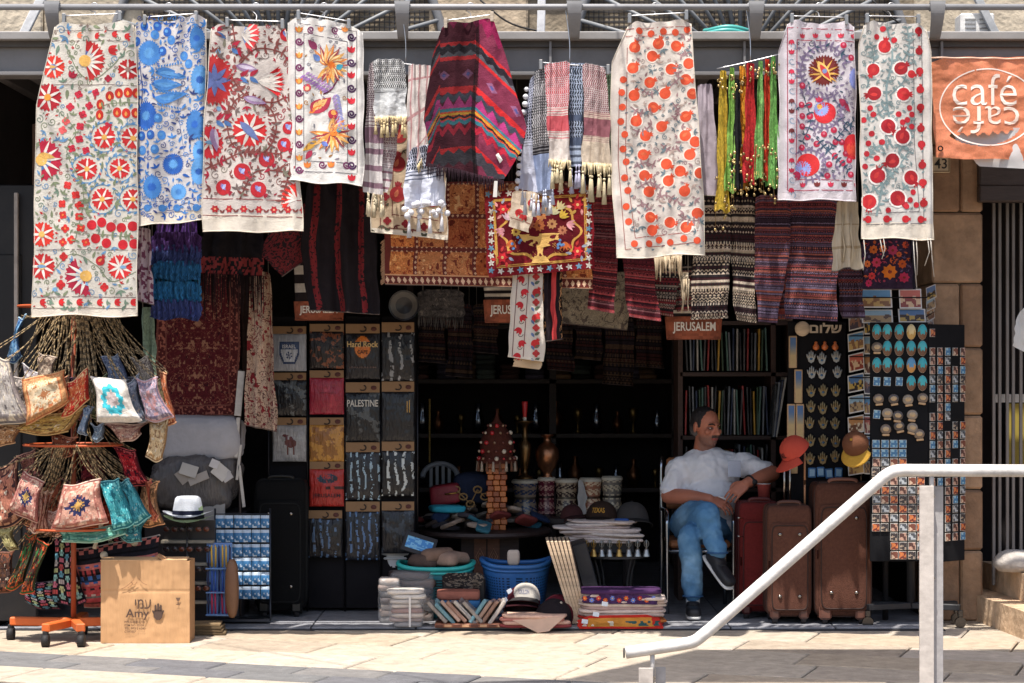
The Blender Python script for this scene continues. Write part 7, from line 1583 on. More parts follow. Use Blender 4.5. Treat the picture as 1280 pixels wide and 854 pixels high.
# ------------------------------------------------------------------ right side: shelves, boards, racks, suitcases
def copies(o,pts,rot=None,lab=None):
 base=o.location.copy();p0=pts[0]
 for i, p in enumerate(pts[1:]):
  c=o.copy();COL.objects.link(c);c.location=base+Vector((p[0]-p0[0],p[1]-p0[1],p[2]-p0[2]))
  if rot: c.rotation_euler=rot(i)
  if lab: c["label"]=lab(i+1)
GY_=1.5;gs=thing("garment_shelf","dark wooden shelf packed with upright garments behind the seated man","shelves",(P(915,0,GY_)[0],GY_+.1,FZ))
xa, xb=P(850,0,GY_)[0], P(987,0,GY_)[0]
for x in (xa,P(966,0,GY_)[0],xb): m=MB((74,52,44));m.box((x,GY_+.15,1.1),(.03,.36,2.2));m.build("upright","wood",gs)
for y in (468,547,612,404): m=MB((70,52,46));m.box(((xa+xb)/2,GY_+.15,P(0,y,GY_)[2]),(xb-xa,.36,.025));m.build("shelf_board","wood",gs)
SP=[(60,60,62),(180,176,168),(64,84,64),(150,50,48),(50,60,84),(196,150,60),(80,76,76),(120,124,130),(46,44,48),(90,120,110)]
SN=['dark grey','cream','green','red','navy','yellow','grey','silver','black','sage']
for r_, (y0,y1,n,rn) in enumerate(((410,465,23,"upper"),(482,545,26,"middle"),(556,608,22,"lowest"))):
 for k in range(n):
  x=858+k*(104/n)+rng.uniform(-.8,.8);c=SP[(k*7+r_*3+k // 4) % 10];ln=rng.uniform(-.05,.05);a, b=P(x,y0+rng.uniform(0,8),GY_), P(x,y1-.6,GY_);h=a[2]-b[2]
  m=MB(c);m.box((a[0],GY_+.1,b[2]+h/2+.004),(.011,.24,h),rot=roty(ln),ch=.002);m.build("packed_garment","film",label=f"slim {SN[SP.index(c)]} packed garment on the {rn} shelf behind the man, {ORD(k)} along",cat="garment",group=f"garments on the {rn} shelf")
for k in range(4):
 a, b=np.array(P(980-k*4,472+k*3,GY_-.1)), np.array(P(968-k*1.5,546,GY_-.1));d=a-b;m=MB(SP[(k*3+1) % 10]);m.box((a+b)/2,(.012,.2,np.linalg.norm(d)),rot=roty(math.atan2(d[0],d[2])),ch=.002);m.build("packed_garment","film",label="packed garment leaning aslant at the middle shelf end, "+ORD(k)+" of four",cat="garment",group="garments leaning on the shelf end")
AY=.5;ab=thing("amulet_board","black standing board of hanging hand amulets beside the postcards","display board",(P(1022,0,AY)[0],AY,FZ))
a, b=P(985,402,AY), P(1058,402,AY);m=MB((30,29,31));m.box(((a[0]+b[0])/2,AY+.02,a[2]/2+.01),(b[0]-a[0],.025,a[2]-.02),ch=.004);m.build("board","dark_wall",ab)
m=MB((214,190,160));m.ball(P(1003,411,AY-.02),(.045,.02,.045),14,8);m.build("round_plaque","wood",ab)
m=MB();q0=P(1032,410,AY-.012);letter(m,"םולש",lambda q: np.stack([q0[0]+q[:,0],np.full(len(q),q0[1]),q0[2]+q[:,1]],1),.19,.06,(206,186,160),.03);m.build("carved_lettering","wood",ab)
for i, (x,y0,y1) in enumerate(((991,420,460),(998,462,504),(989,505,548),(1000,505,548),(992,550,592))):
 t=thing("picture_strip",f"narrow gold framed blue picture strip on the amulet board, {['topmost', 'second from top', 'third beside the fourth', 'fourth', 'lowest'][i]}","picture",P(x,y1,AY-.01),"picture strips on the amulet board");a, b=P(x-5,y0,AY-.01), P(x+5,y1,AY-.01);w, h=b[0]-a[0], a[2]-b[2]
 m=MB((196,160,120));m.box((a[0]+w/2,AY-.008,a[2]-h/2),(w,.02,h),ch=.003);m.build("frame","wood",t);m=MB();m.grid(lambda u,v: np.stack([a[0]+w*(.14+.72*u),np.full(len(u),AY-.0195),a[2]-h*(.05+.9*v)],1),4,20,lambda u,v: mixc((70,104,150),(190,160,110),np.clip(v*2.4-.5,0,1)));m.build("picture","card",t)
def hamsa(col):
 m=MB(col);o=np.array([0.,0,0])
 m.prism([(x,-.004,z) for x,z in ((-.022,-.005),(-.016,-.028),(0,-.037),(.016,-.028),(.022,-.005),(.02,.006),(-.02,.006))],(0,.008,0))
 for x, h in ((-.0105,.026),(0,.034),(.0105,.026)): cushion(m,(x,0,h*.5),(.0115,.01,h+.014),.5,n=8,m=6)
 for s_ in (-1,1): cushion(m,(s_*.0225,0,.004),(.012,.01,.03),.6,roty(s_*.25),n=8,m=6)
 m.ball((0,-.004,-.012),(.009,.004,.007),8,4,(70,110,150));return m
rows=[(430,"disc"),(446,"disc"),(462,"disc")]+[(486+i*21.5,"hand") for i in range(5)]
for col, grp, lab, ys, xs in (((128,112,84),"hand amulets on the board","gilded open hand amulet on the black board",[488,509,530,551,572],(1013,1029,1044)),((150,146,140),"silver hand amulets on the board","dull silver hand amulet near the black board top",[447,466],(1014,1028,1046))):
 pts=[P(x+rng.uniform(-1,1),y+rng.uniform(-1.5,1.5),AY-.004) for y in ys for x in xs];m=hamsa(col);m.V=[v+np.array(pts[0]) for v in m.V];o=m.build("hand_amulet","brass",label=lab+", first",cat="amulet",group=grp);copies(o,pts,None,lambda i: f"{lab}, {ORD(i // 3)} row down, {ORD(i % 3)} across")
m=MB((206,110,56));pts=[P(x,432,AY-.006) for x in (1020,1031,1044)];m.lathe([(.001,-.03),(.018,-.02),(.02,-.004),(.008,.012),(.011,.02),(.001,.026)],pts[0],12);o=m.build("jug_charm","ceramic",label="tiny orange clay jug charm on the black board, first of three",cat="charm",group="clay jug charms on the board");copies(o,pts,None,lambda i: f"tiny orange clay jug charm on the black board, {ORD(i)} of three")
pts=[P(x,590+(x % 3),AY-.01) for x in (1015,1026,1037,1048)];m=MB((60,110,160));m.box(pts[0],(.046,.01,.06),ch=.004);m.box((pts[0][0],pts[0][1]-.006,pts[0][2]),(.03,.004,.04),(140,180,206));o=m.build("blue_plaque","ceramic",label="small blue glazed plaque at the foot of the amulet board, first across",cat="plaque",group="blue plaques on the amulet board");copies(o,pts,lambda i: (0,rng.uniform(-.1,.1),0),lambda i: f"small blue glazed plaque at the foot of the amulet board, {ORD(i)} across")
CY=.28;rk=thing("postcard_rack","tall revolving wire rack of postcards against the stone pier","rack",(P(1110,0,CY)[0],CY+.1,FZ));rx=P(1112,0,CY)[0]
m=MB((44,42,44));m.cyl((rx,CY+.14,FZ),(rx,CY+.14,P(0,362,CY)[2]),.018,n=8);m.build("post","steel_paint",rk)
for y in (372,396,420,446,472,498,524,550,576,602): m=MB((50,48,50));z=P(0,y,CY)[2];m.tube([P(1062,y,CY+.05),P(1078,y,CY-.05),P(1158,y,CY-.05),P(1168,y-6,CY+.1)],.0035,5);m.build("wire_rod","wire",rk)
VIEW=[((110,160,200),(206,170,110),(150,110,80)),((206,110,90),(150,70,56),(226,190,150)),((96,130,170),(70,60,56),(206,170,90)),((160,190,206),(190,160,120),(110,90,80)),((196,140,90),(120,80,60),(220,200,170)),((190,196,200),(90,80,90),(160,120,100))]
def view(k):
 a, b, c=VIEW[k % 6]
 def cf(u,v):
  hz=.45+.12*(vnoise(u*5+k,k*2.1)-.5);col=np.where((v < hz)[:,None],np.array(a,float),np.array(b,float));col[(v > hz-.08) & (vnoise(u*9+k*3,v*7) > .55)]=c
  if k % 4 == 0: col[(np.abs(u-.5) < .02) | (np.abs(v-.5) < .02)]=(226,220,210)
  col[(u < .06) | (u > .94) | (v < .08) | (v > .92)]=(226,220,212);return col
 return cf
def card(label,x0,x1,y0,y1,Ya,Yb,k,lean=.03,skew=0):
 a, b=P(x0,y0,Ya), P(x1,y1,Yb);t=thing("postcard",label,"postcard",((a[0]+b[0])/2,(Ya+Yb)/2,b[2]),"postcards on the wire rack");m=MB()
 def fn(off): return lambda u, v: np.stack([a[0]+(b[0]-a[0])*u,Ya+(Yb-Ya)*u+off+lean*(.5-v),a[2]-(a[2]-b[2])*v+skew*u],1)
 m.grid(fn(0),20,14,view(k));m.build("picture","card",t);m=MB((206,200,190));m.grid(fn(.0025),1,1);m.build("card_back","paper",t)
card("large postcard with blue sky collage at the top of the rack",1076,1115,361,385,CY-.05,CY-.05,0);card("large reddish postcard beside the collage one",1124,1152,361,386,CY-.05,CY-.05,1);card("wide postcard of pale ruins in the second row",1077,1116,387,404,CY-.06,CY-.06,3);card("dark city skyline postcard in the second row",1123,1157,386,403,CY-.06,CY-.06,2)
ON=["topmost","second","third","fourth","fifth","sixth","seventh","eighth","ninth"]
for i in range(9):
 card(f"{ON[i]} postcard down the outer column of the wire rack",1060+(i % 2),1080,366+i*26,388+i*26,CY+.06,CY-.04,i+4,skew=.02)
 if i: card(f"{ON[i]} postcard down the inner column beside the magnet board",1080,1092,386+i*25-16,407+i*25-14,CY-.03,CY-.06,i+1)
for i in range(4): card(f"{ON[i]} postcard angled away beside the stone pier",1158,1170-i,360+i*13,378+i*13,CY-.02,CY+.14,i+2,skew=.03)
MY=.08;mb_=thing("magnet_stand","black revolving stand covered with souvenir magnets on a castor base","stand",(P(1150,0,MY)[0],MY+.15,FZ))
fx0, fx1=P(1088,0,MY)[0], P(1160,0,MY)[0];zt, zb=P(0,403,MY)[2], P(0,702,MY)[2];sx1=P(1205,0,MY+.2)[0]
m=MB((30,30,32));m.box(((fx0+fx1)/2,MY+.012,(zt+zb)/2),(fx1-fx0,.02,zt-zb),ch=.003);m.build("front_panel","dark_wall",mb_)
sa=math.atan2(.2,sx1-fx1);L_=math.hypot(.2,sx1-fx1);m=MB((32,32,34));m.box(((fx1+sx1)/2,MY+.112,(zt+zb)/2-.01),(L_,.02,zt-zb),rot=rotz(sa),ch=.003);m.build("side_panel","dark_wall",mb_)
cx, cy=(fx0+sx1)/2-.02, MY+.2;m=MB((40,40,42));m.cyl((cx,cy,.1),(cx,cy,zt-.1),.025,n=10);m.build("post","steel_paint",mb_)
for a in (.35,2.75,3.6,-.5): ex, ey=cx+.3*math.cos(a), cy+.24*math.sin(a);m=MB((44,44,46));m.box(((cx+ex)/2,(cy+ey)/2,.12),(math.hypot(ex-cx,ey-cy),.04,.035),rot=rotz(math.atan2(ey-cy,ex-cx)),ch=.004);m.build("foot_bar","steel_paint",mb_);m=MB((84,82,82));m.cyl((ex,ey-.012,.034),(ex,ey+.012,.034),.032,n=14);m.box((ex,ey,.085),(.03,.03,.04),ch=.004);m.build("castor","chrome",mb_)
def mag(name,kind,k):
 m=MB()
 if kind == "oval":
  def fn(u,v): th=u*2*math.pi;r=np.sin(v*math.pi/2);return np.stack([.031*r*np.cos(th)*.88,-.012*np.cos(v*math.pi/2),.045*r*np.sin(th)],1)
  top, low=[((50,170,180),(120,84,62)),((220,196,140),(200,160,90)),((66,180,186),(110,76,60)),((90,150,190),(210,150,80))][k % 4]
  m.grid(fn,20,6,lambda u,v: np.where((v > .9)[:,None],np.array((196,186,170.)),np.where(((v*np.sin(u*6.283) > .08) | ((np.abs(np.cos(u*6.283)*v) < .25) & (v*np.sin(u*6.283) >-.2)))[:,None],np.array(top,float),np.array(low,float))))
 elif kind == "dome":
  m.ball((0,-.004,.006),(.032,.012,.03),14,8,[(120,104,90),(84,76,72),(150,136,120)][k % 3]);m.ball((0,-.013,.008),(.02,.005,.014),10,5,(190,160,120));m.box((0,-.006,-.026),(.04,.018,.012),(196,160,120),ch=.002)
 else:
  w, h=(.040,.05) if kind == "tall" else (.044,.046);m.box((0,.001,0),(w,.006,h),(206,200,190),ch=.001)
  cf=view(k);n=7
  def fn(u,v): return np.stack([(u-.5)*w*.92,np.full(len(u),-.0028),(.5-v)*h*.92],1)
  pal=[((150,190,206),(70,120,160)),((206,176,150),(120,70,56)),((190,150,130),(90,60,54)),((206,120,70),(110,50,44)),((180,184,186),(80,84,90)),((170,150,130),(60,54,56))][k % 6]
  m.grid(fn,9,9,lambda u,v: np.where((vnoise(u*4+k*3,v*4+k) > .52)[:,None],np.array(pal[0],float),np.array(pal[1],float)))
 return m
_md={}
def put(name,kind,k,p,rz,label,group,cat="magnet",ry=0.0):
 if (kind,k) not in _md:
  o=mag(name,kind,k).build(name,"ceramic",origin=(0,0,0));_md[(kind,k)]=o.data
 else: o=bpy.data.objects.new(name,_md[(kind,k)]);COL.objects.link(o)
 o.location=p;o.rotation_euler=(0,ry,rz);tag(o,label,cat,group)
F0=MY-.004
for r_, y in enumerate((415,435.5,456.5,479)):
 for c, x in enumerate((1096,1109,1124,1139,1153)):
  if r_ == 3 and c < 3: put("plaque_magnet","tall",0,P(x,y-2,F0),0,f"turquoise plaque magnet below the ovals, {ORD(c)} across","turquoise plaque magnets",ry=.05);continue
  if r_ == 1 and c == 0: put("dome_magnet","dome",0,P(x,y,F0),0,"grey dome magnet among the turquoise ovals",None);continue
  k=1 if (r_,c) == (0,3) else 3 if (r_,c) == (2,3) else (r_+c) % 2*2
  put("oval_magnet","oval",k,P(x,y,F0),0,{1: "yellow oval magnet in the top row",3: "blue and gold oval magnet in the third row"}.get(k,f"turquoise topped oval magnet, {ORD(r_)} row down and {ORD(c)} across on the black board"),"oval magnets on the board")
for i, (x,y) in enumerate(((1098,500),(1117,500),(1135,501),(1153,499),(1122,521),(1140,520),(1107,538),(1124,534),(1140,536),(1149,544))): put("dome_magnet","dome",i % 3,P(x,y,F0),0,f"brown dome shaped magnet below the ovals, {ORD(i)} of ten","dome magnets on the board",ry=rng.uniform(-.3,.3))
put("plaque_magnet","tall",0,P(1096,518,F0),0,"turquoise plaque magnet on its own beside the dome magnets",None,ry=.1);put("camel_magnet","dome",2,P(1109,518,F0),0,"white figure magnet between plaque and dome",None)
for r_ in range(13):
 for c in range(6):
  x, y=1095+c*11.2, 555+r_*11.6
  if (r_ < 3 and c > 3) or (r_ > 9 and c < 2) or y > 698: continue
  put("picture_magnet","rect",0 if r_ < 2 else (c*2+r_*3) % 5+1,P(x+rng.uniform(-.6,.6),y,F0),0,f"square picture magnet in the front panel grid, {ORD(r_)} row down, {ORD(c)} across","picture magnets on the front panel")
sx_, cs=math.sin(sa), math.cos(sa)
for r_ in range(23):
 for c in range(5):
  if r_ < 2 and c > 0 or rng.random() < (.1 if r_ < 14 else .02) or (c > 2 and 7 < r_ < 10): continue
  d=.028+c*(L_-.05)/4;z=zt-.06-r_*.0535
  put("picture_magnet","rect",(c+r_*2) % 3+(3 if r_ % 5 == 0 else 2 if r_ % 2 else 4) % 4,(fx1+d*cs+.012*sx_,MY+.016+d*sx_-.012*cs-.004,z),sa,f"square picture magnet on the angled side panel, {ORD(r_)} row down, {ORD(c)} across","picture magnets on the side panel")
m=MB((226,130,50));m.box(P(1152,588,F0-.01),(.06,.003,.045));m.build("price_tag","paper",label="orange handwritten price tag on the magnet board",cat="price tag")
def suitcase(label,x0,x1,yt,yb,Y,dep,col,trim,soft=False,studs=True,rz=0.0,rods=None):
 a, b=P(x0,yt,Y), P(x1,yb,Y);w=b[0]-a[0];z0=FZ;h=a[2]-z0;cx=(a[0]+b[0])/2;t=thing("suitcase",label,"suitcase",(cx,Y+dep/2,FZ),"suitcases beside the man");zc=z0+.045+(h-.045)/2;H=h-.045
 m=MB(col);cushion(m,(cx,Y+dep/2,zc),(w,dep,H),.16,noise=.012,n=44,m=30);m.build("shell","ballistic",t)
 m=MB(np.array(col)*1.04);cushion(m,(cx,Y+.012,zc-H*.06),(w*.86,.05,H*.8),.14,noise=.02,n=40,m=24);m.build("front_pocket","ballistic",t)
 m=MB(np.array(col)*.6)
 for yy in (Y+.03,Y+dep*.5): th=np.linspace(0,2*math.pi,49)[:-1];m.tube(np.stack([cx+w*.502*spow(np.cos(th),.2),np.full(48,yy),zc+H*.502*spow(np.sin(th),.2)],1),.005,5,closed=True)
 m.build("zipper","rubber",t);th=np.linspace(0,2*math.pi,49)[:-1];m=MB(np.array(col)*.55);m.tube(np.stack([cx+w*.4*spow(np.cos(th),.2),np.full(48,Y-.014),zc-H*.06+H*.38*spow(np.sin(th),.2)],1),.004,5,closed=True);m.build("pocket_zipper","rubber",t)
 for sx in (-1,1):
  if studs:
   for zz in (zc+H*.24,zc-H*.32): m=MB((150,140,130));m.ball((cx+sx*w*.22,Y-.016,zz),(.012,.008,.012),10,6);m.build("stud","chrome",t)
  m=MB(trim);m.box((cx+sx*w*.32,Y+.035,z0+.07),(w*.22,.09,.085),ch=.012);m.build("corner_guard","plastic",t)
  m=MB((46,42,42));m.cyl((cx+sx*w*.32-.014,Y+.03,z0+.028),(cx+sx*w*.32+.014,Y+.03,z0+.028),.028,n=14);m.cyl((cx+sx*w*.32-.014,Y+dep-.03,z0+.028),(cx+sx*w*.32+.014,Y+dep-.03,z0+.028),.028,n=14);m.build("wheel","rubber",t)
 m=MB(trim);m.tube(smooth_path([(cx-w*.24,Y+.04,a[2]-.01),(cx-w*.2,Y+.03,a[2]+.018),(cx+w*.2,Y+.03,a[2]+.018),(cx+w*.24,Y+.04,a[2]-.01)],5),.011,8);m.build("carry_handle","leather",t)
 m=MB((60,30,26));m.cyl((cx-w*.46,Y-.008,zc),(cx-w*.46,Y-.008,zc-.05),.004,n=5);m.build("zip_pull","chrome",t)
 if rods:
  for rx_, top in rods: m=MB((176,166,156));m.cyl((P(rx_,0,Y+dep)[0],Y+dep-.02,a[2]-.05),(P(rx_,0,Y+dep)[0],Y+dep-.02,P(0,top,Y)[2]),.007,n=8);m.build("telescopic_rod","chrome",t)
  xs=[P(r[0],0,Y+dep)[0] for r in rods];m=MB((40,38,40));m.tube(smooth_path([(xs[0]-.012,Y+dep-.02,P(0,rods[0][1],Y)[2]),(np.mean(xs),Y+dep-.02,P(0,rods[0][1]-5,Y)[2]),(xs[-1]+.012,Y+dep-.02,P(0,rods[0][1],Y)[2])],4),.014,8);m.build("grip","rubber",t)
 return t
BRN=(92,58,45)
suitcase("black suitcase standing in the dark between the blue packets and shirts",318,382,600,735,.55,.22,(14,14,15),(12,12,12))
suitcase("large brown fabric suitcase, tallest of the three",1019,1090,604,786,.2,.3,BRN,(110,70,56),rods=[(1062,560),(1075,560)])
suitcase("medium brown fabric suitcase between the red and the tallest one",959,1015,632,786,.22,.26,(96,61,48),(80,50,41),rods=[(980,572),(987,572)])
suitcase("dark red suitcase next to the man's chair",924,976,628,775,.46,.3,(108,36,34),(76,28,28),studs=False)
for i, (x,y) in enumerate(((929,648),(929,671))): m=MB((200,190,180));p=P(x,y,.44);m.cyl(p,(p[0]-.035,p[1]-.03,p[2]+.006),.004,n=6);m.build("zip_pull","chrome",bpy.data.objects["suitcase.003"])
m=MB((150,60,54));m.lathe([(.001,0),(.032,0),(.04,.1),(.042,.102),(.001,.103)],P(955,626,.62),18,np.array([(110,50,44),(150,64,56),(226,222,216),(206,200,196)]));m.build("paper_cup","paper",label="reddish paper cup with white lid on the red suitcase",cat="cup")
cushion(mm := MB((60,30,40)),P(1020,590,.75),(.22,.2,.2),.5,noise=.15);mm.build("flowered_bag","heavy_fabric",label="small dark flowered bag behind the suitcases",cat="bag")
cap(None,P(996,566,.2),(206,84,66),(206,84,66),-1.25,.75,1.0,"orange red lettered cap perched on a suitcase handle",None,"ISRAEL",(40,34,36))
cap(None,P(1070,556,.1),(120,78,56),(206,160,66),-.5,1.2,.85,"brown cap with yellow brim hanging on the tallest suitcase handle",None)
m=MB((176,128,92));m.cyl(P(1006,606,.3),P(1006,566,.3),.006,n=6);m.cyl(P(1006,632,.3),P(1006,600,.3),.006,n=6);m.build("walking_stick","wood",label="thin wooden stick rising between the brown suitcases",cat="stick")
m=MB((222,220,216));c_=Cloth([(1270,398),(1267,420),(1266,432)],[(1290,372),(1300,420),(1300,450)],-.3,.012,2,99);c_.sheet(m,14,20);m.build("white_garment","cotton",label="white cloth corner hanging at the cafe side edge",cat="cloth")
# ------------------------------------------------------------------ the seated man and his chair
def sculpt(name,mb,voxel,it,material,parent,colfn,disp=None,origin=None):
 """fuse closed solids into one continuous smooth surface"""
 o=mb.build(name,material,None,origin=(0,0,0))
 r=o.modifiers.new("fuse",'REMESH');r.mode='VOXEL';r.voxel_size=voxel;r.use_smooth_shade=True
 sm_=o.modifiers.new("relax",'SMOOTH');sm_.factor=.5;sm_.iterations=it
 dg=bpy.context.evaluated_depsgraph_get();me=bpy.data.meshes.new_from_object(o.evaluated_get(dg));old=o.data;bpy.data.objects.remove(o);bpy.data.meshes.remove(old)
 n=len(me.vertices);v=np.zeros(n*3);me.vertices.foreach_get("co",v);v=v.reshape(-1,3)
 nn=np.zeros(n*3);me.vertices.foreach_get("normal",nn);nn=nn.reshape(-1,3)
 if disp is not None: v=v+nn*disp(v)[:,None]
 v0=v-np.array(root_loc(parent));me.vertices.foreach_set("co",v0.astype(np.float32).ravel())
 nf=len(me.polygons);c=np.zeros(nf*3);me.polygons.foreach_get("center",c);c=c.reshape(-1,3);fn_=np.zeros(nf*3);me.polygons.foreach_get("normal",fn_)
 for a in [x for x in me.attributes if x.name == "Col"]: me.attributes.remove(a)
 at=me.attributes.new("Col",'FLOAT_COLOR','FACE');cc=np.ones((nf,4),np.float32);cc[:,:3]=lin(np.clip(colfn(c+np.array(root_loc(parent)),fn_.reshape(-1,3)),0,255));at.data.foreach_set("color",cc.ravel())
 me.update();me.materials.clear();me.materials.append(_mats[material]);me.name=name;o=bpy.data.objects.new(name,me);_link(o,parent);return o
def limb(mb,pts,rad,n=14,k=6,flat=1.0):
 p=smooth_path(pts,k);r=np.interp(np.linspace(0,1,len(p)),np.linspace(0,1,len(rad)),rad);mb.tube(p,r,n,flat=flat)
 mb.ball(p[0],r[0]*.98,12,8);mb.ball(p[-1],r[-1]*.98,12,8)
V=lambda*a: np.array(a,float)
MYY=.95
seat_z=.47
hip=V(P(878,0,MYY)[0],MYY+.08,.55)
W=lambda px, py, Y: V(*P(px,py,Y))
man=thing("person","seated man in white T-shirt and blue jeans with legs crossed, holding a cigarette","person",(hip[0],MYY-.1,FZ))
shR, shL=W(849,585,MYY+.02), W(926,580,MYY+.0)
elR, wrR=W(836,620,MYY-.02), W(887,624,MYY-.24)
elL, wrL=W(965,592,MYY-.12), W(933,604,MYY-.27)
neck=W(880,566,MYY+.03);headc=W(883,534,MYY-.03)
hRt=W(856,656,MYY+.02);hLt=W(900,656,MYY+.02)
kneeC, ankC=W(884,642,.46), W(897,690,.42)
kneeS, ankS=W(862,668,.50), W(866,744,.56)
HR=rotz(.62) @ rotx(.12);HA=np.array(HR)
hp=lambda x, y, z: headc+V(x,y,z) @ HA.T
b=MB((150,92,70))
b.ball(hp(0,.012,.03),(.073,.093,.088),20,14,rot=HR);b.ball(hp(0,-.022,-.03),(.062,.07,.085),18,12,rot=HR);b.ball(hp(0,-.055,-.083),(.036,.032,.028),12,8,rot=HR)
b.ball(hp(0,-.077,.028),(.05,.018,.014),12,6,rot=HR);b.tube([hp(0,-.086,.022),hp(0,-.104,-.012),hp(0,-.112,-.026)],[.009,.013,.016],8);b.ball(hp(0,-.111,-.026),.017,10,6);b.ball(hp(.014,-.098,-.03),.011,8,5);b.ball(hp(-.014,-.098,-.03),.011,8,5)
for s_ in (-1,1):
 b.ball(hp(s_*.073,.02,-.002),(.012,.022,.034),10,7,rot=HR @ rotz(s_*.4));b.ball(hp(s_*.042,-.066,-.02),(.024,.018,.02),10,6,rot=HR)
b.ball(hp(0,-.091,-.054),(.026,.013,.009),10,6,rot=HR);b.ball(hp(0,-.088,-.066),(.022,.012,.008),10,6,rot=HR)
limb(b,[headc+V(.0,.03,-.05),neck+V(0,.02,-.02)],[.062,.07],k=4)
b.ball(W(886,600,MYY+.02),(.15,.09,.18),18,12);b.ball(W(886,638,MYY+.02),(.13,.1,.14),18,12)
limb(b,[shR,elR],[.045,.047]);limb(b,[elR,(elR+wrR)/2+V(0,-.01,.004),wrR],[.05,.046,.031]);limb(b,[shL,elL],[.045,.047]);limb(b,[elL,(elL+wrL)/2+V(0,-.01,.0),wrL],[.05,.045,.031])
def hand(mb,w,d,up,s,curl):
 d=d/np.linalg.norm(d);up=up-d*np.dot(up,d);up /= np.linalg.norm(up);sd=np.cross(d,up)*s
 M=Matrix([list(sd),list(d),list(up)]).transposed()
 cushion(mb,w+d*.05,(.08,.1,.03),.6,M,n=16,m=10);tips=[]
 for i, L in enumerate((.068,.078,.073,.058)):
  o=w+d*(.094-.006*abs(i-1))+sd*(.033-.0222*i);a=curl*(.7+.12*i);p=[o-d*.02,o];dr=d
  for q, f in enumerate((.46,.32,.26)):
   a_=curl*(.55+.35*q)*(1+.06*i);dr=d*math.cos(a_)-up*math.sin(a_);p.append(p[-1]+dr*L*f)
  mb.tube(smooth_path(p,3),np.linspace(.0084,.0064,3*(len(p)-1)+1),8);mb.ball(p[-1],.0075,8,5);tips.append(p[-1])
 p=[w+d*.018+sd*.02,w+d*.045+sd*.046-up*.008,w+d*.07+sd*.052-up*.02,w+d*.092+sd*.042-up*.026];mb.tube(smooth_path(p,3),np.linspace(.0145,.0085,10),8);mb.ball(p[-1],.009,8,5);return tips
hand(b,wrR,V(.8,-.25,-.3),V(-.1,-.5,.9),-1,.75);tp_=hand(b,wrL,V(-.7,-.25,-.55),V(-.3,-.9,.3),1,.7)
for q_ in ((hRt,kneeC,ankC),(hLt,kneeS,ankS)): limb(b,q_[:2],[.06,.042],k=2);limb(b,q_[1:],[.042,.034],k=2)
def skin_col(c,n):
 q=(c-headc) @ HA;col=np.tile(V(186,116,90),(len(c),1));near=np.linalg.norm(q,axis=1) < .15
 bt_=near*np.clip((-.035-q[:,2])*30+(fbm(q[:,0]*90,q[:,2]*90)-.5),0,.75)*np.clip((.04-q[:,1])*25,0,1);col=mixc(V(186,116,90),V(120,90,80),bt_);col[near & (np.hypot(q[:,0],(q[:,2]+.043)*2.2) < .03) & (q[:,1] <-.085)]=(112,80,68)
 lips=near & (np.abs(q[:,2]+.06) < .007) & (np.abs(q[:,0]) < .026) & (q[:,1] <-.08);col[lips]=(150,76,70)
 for s_ in (-1,1): col[near & (np.hypot(q[:,0]-s_*.03,(q[:,2]-.004)*1.4) < .017) & (q[:,1] <-.05)]=(130,80,64)
 return col
body=sculpt("body",b,.0048,3,"skin",man,skin_col)
for s_ in (-1,1):
 m=MB((180,168,160));m.ball(hp(s_*.03,-.0755,.004),(.011,.007,.0042),10,6,rot=HR);e_=m.build("eye","ceramic",body);m=MB((34,22,18));m.ball(hp(s_*.03+.003,-.0815,.004),(.0052,.004,.0046),8,5,rot=HR);m.build("iris","ceramic",e_)
 m=MB((46,36,32));m.tube(smooth_path([hp(s_*.012,-.091,.024),hp(s_*.03,-.088,.031),hp(s_*.05,-.074,.024)],4),[.004]*4+[.0055]*3+[.004]*2,6);m.build("eyebrow","hair",body)
m=MB((62,54,52));m.tube(smooth_path([hp(-.028,-.09,-.049),hp(0,-.101,-.044),hp(.028,-.09,-.049)],4),.0052,6);m.build("moustache","hair",body)
h=MB((50,44,44));h.ball(hp(0,.026,.044),(.0785,.09,.083),24,16,rot=HR);h.ball(hp(0,.062,.0),(.07,.062,.075),16,12,rot=HR)
for s_ in (-1,1): h.ball(hp(s_*.067,-.006,.022),(.009,.018,.026),10,7,rot=HR)
def cutback(v): q=(v-headc) @ HA;return np.where((q[:,1] <-.05) & (q[:,2] < .07),-.02,.006*(fbm(v[:,0]*70,v[:,2]*70)-.5))
sculpt("hair",h,.006,2,"hair",man,lambda c,n: mixc((44,38,38),(128,122,120),np.clip((-.01-((c-headc) @ HA)[:,2])*14+.25,0,.8)),cutback)
s=MB((206,212,226));ch=W(886,592,MYY+.01)
s.ball(W(885,590,MYY+.02),(.195,.128,.15),22,14);s.ball(W(887,625,MYY-.01),(.178,.148,.17),22,14);s.ball(W(890,655,MYY+.0),(.165,.15,.09),20,12)
limb(s,[neck+V(-.02,.02,-.035),shR+V(.02,0,-.005)],[.06,.072],k=4);limb(s,[neck+V(.02,.02,-.035),shL+V(-.02,0,-.005)],[.06,.072],k=4);s.tube([neck+V(0,.01,-.07),neck+V(.0,.008,-.012)],[.105,.078],18)
mR, mL=shR+(elR-shR)*.72, shL+(elL-shL)*.70
limb(s,[shR,mR],[.074,.07],k=4);limb(s,[shL,mL],[.074,.068],k=4)
def creases(amp,fx,fz,sd=0.): return lambda v: amp*(1-2*np.abs(fbm(v[:,0]*fx+v[:,2]*fz*.6+sd,v[:,2]*fz-v[:,0]*fx*.5+v[:,1]*6)-.5)*2.2)-amp*.4
shirt_=sculpt("t_shirt",s,.007,3,"cotton",man,lambda c,n: np.tile(V(246,246,249),(len(c),1)),creases(.015,8,7))
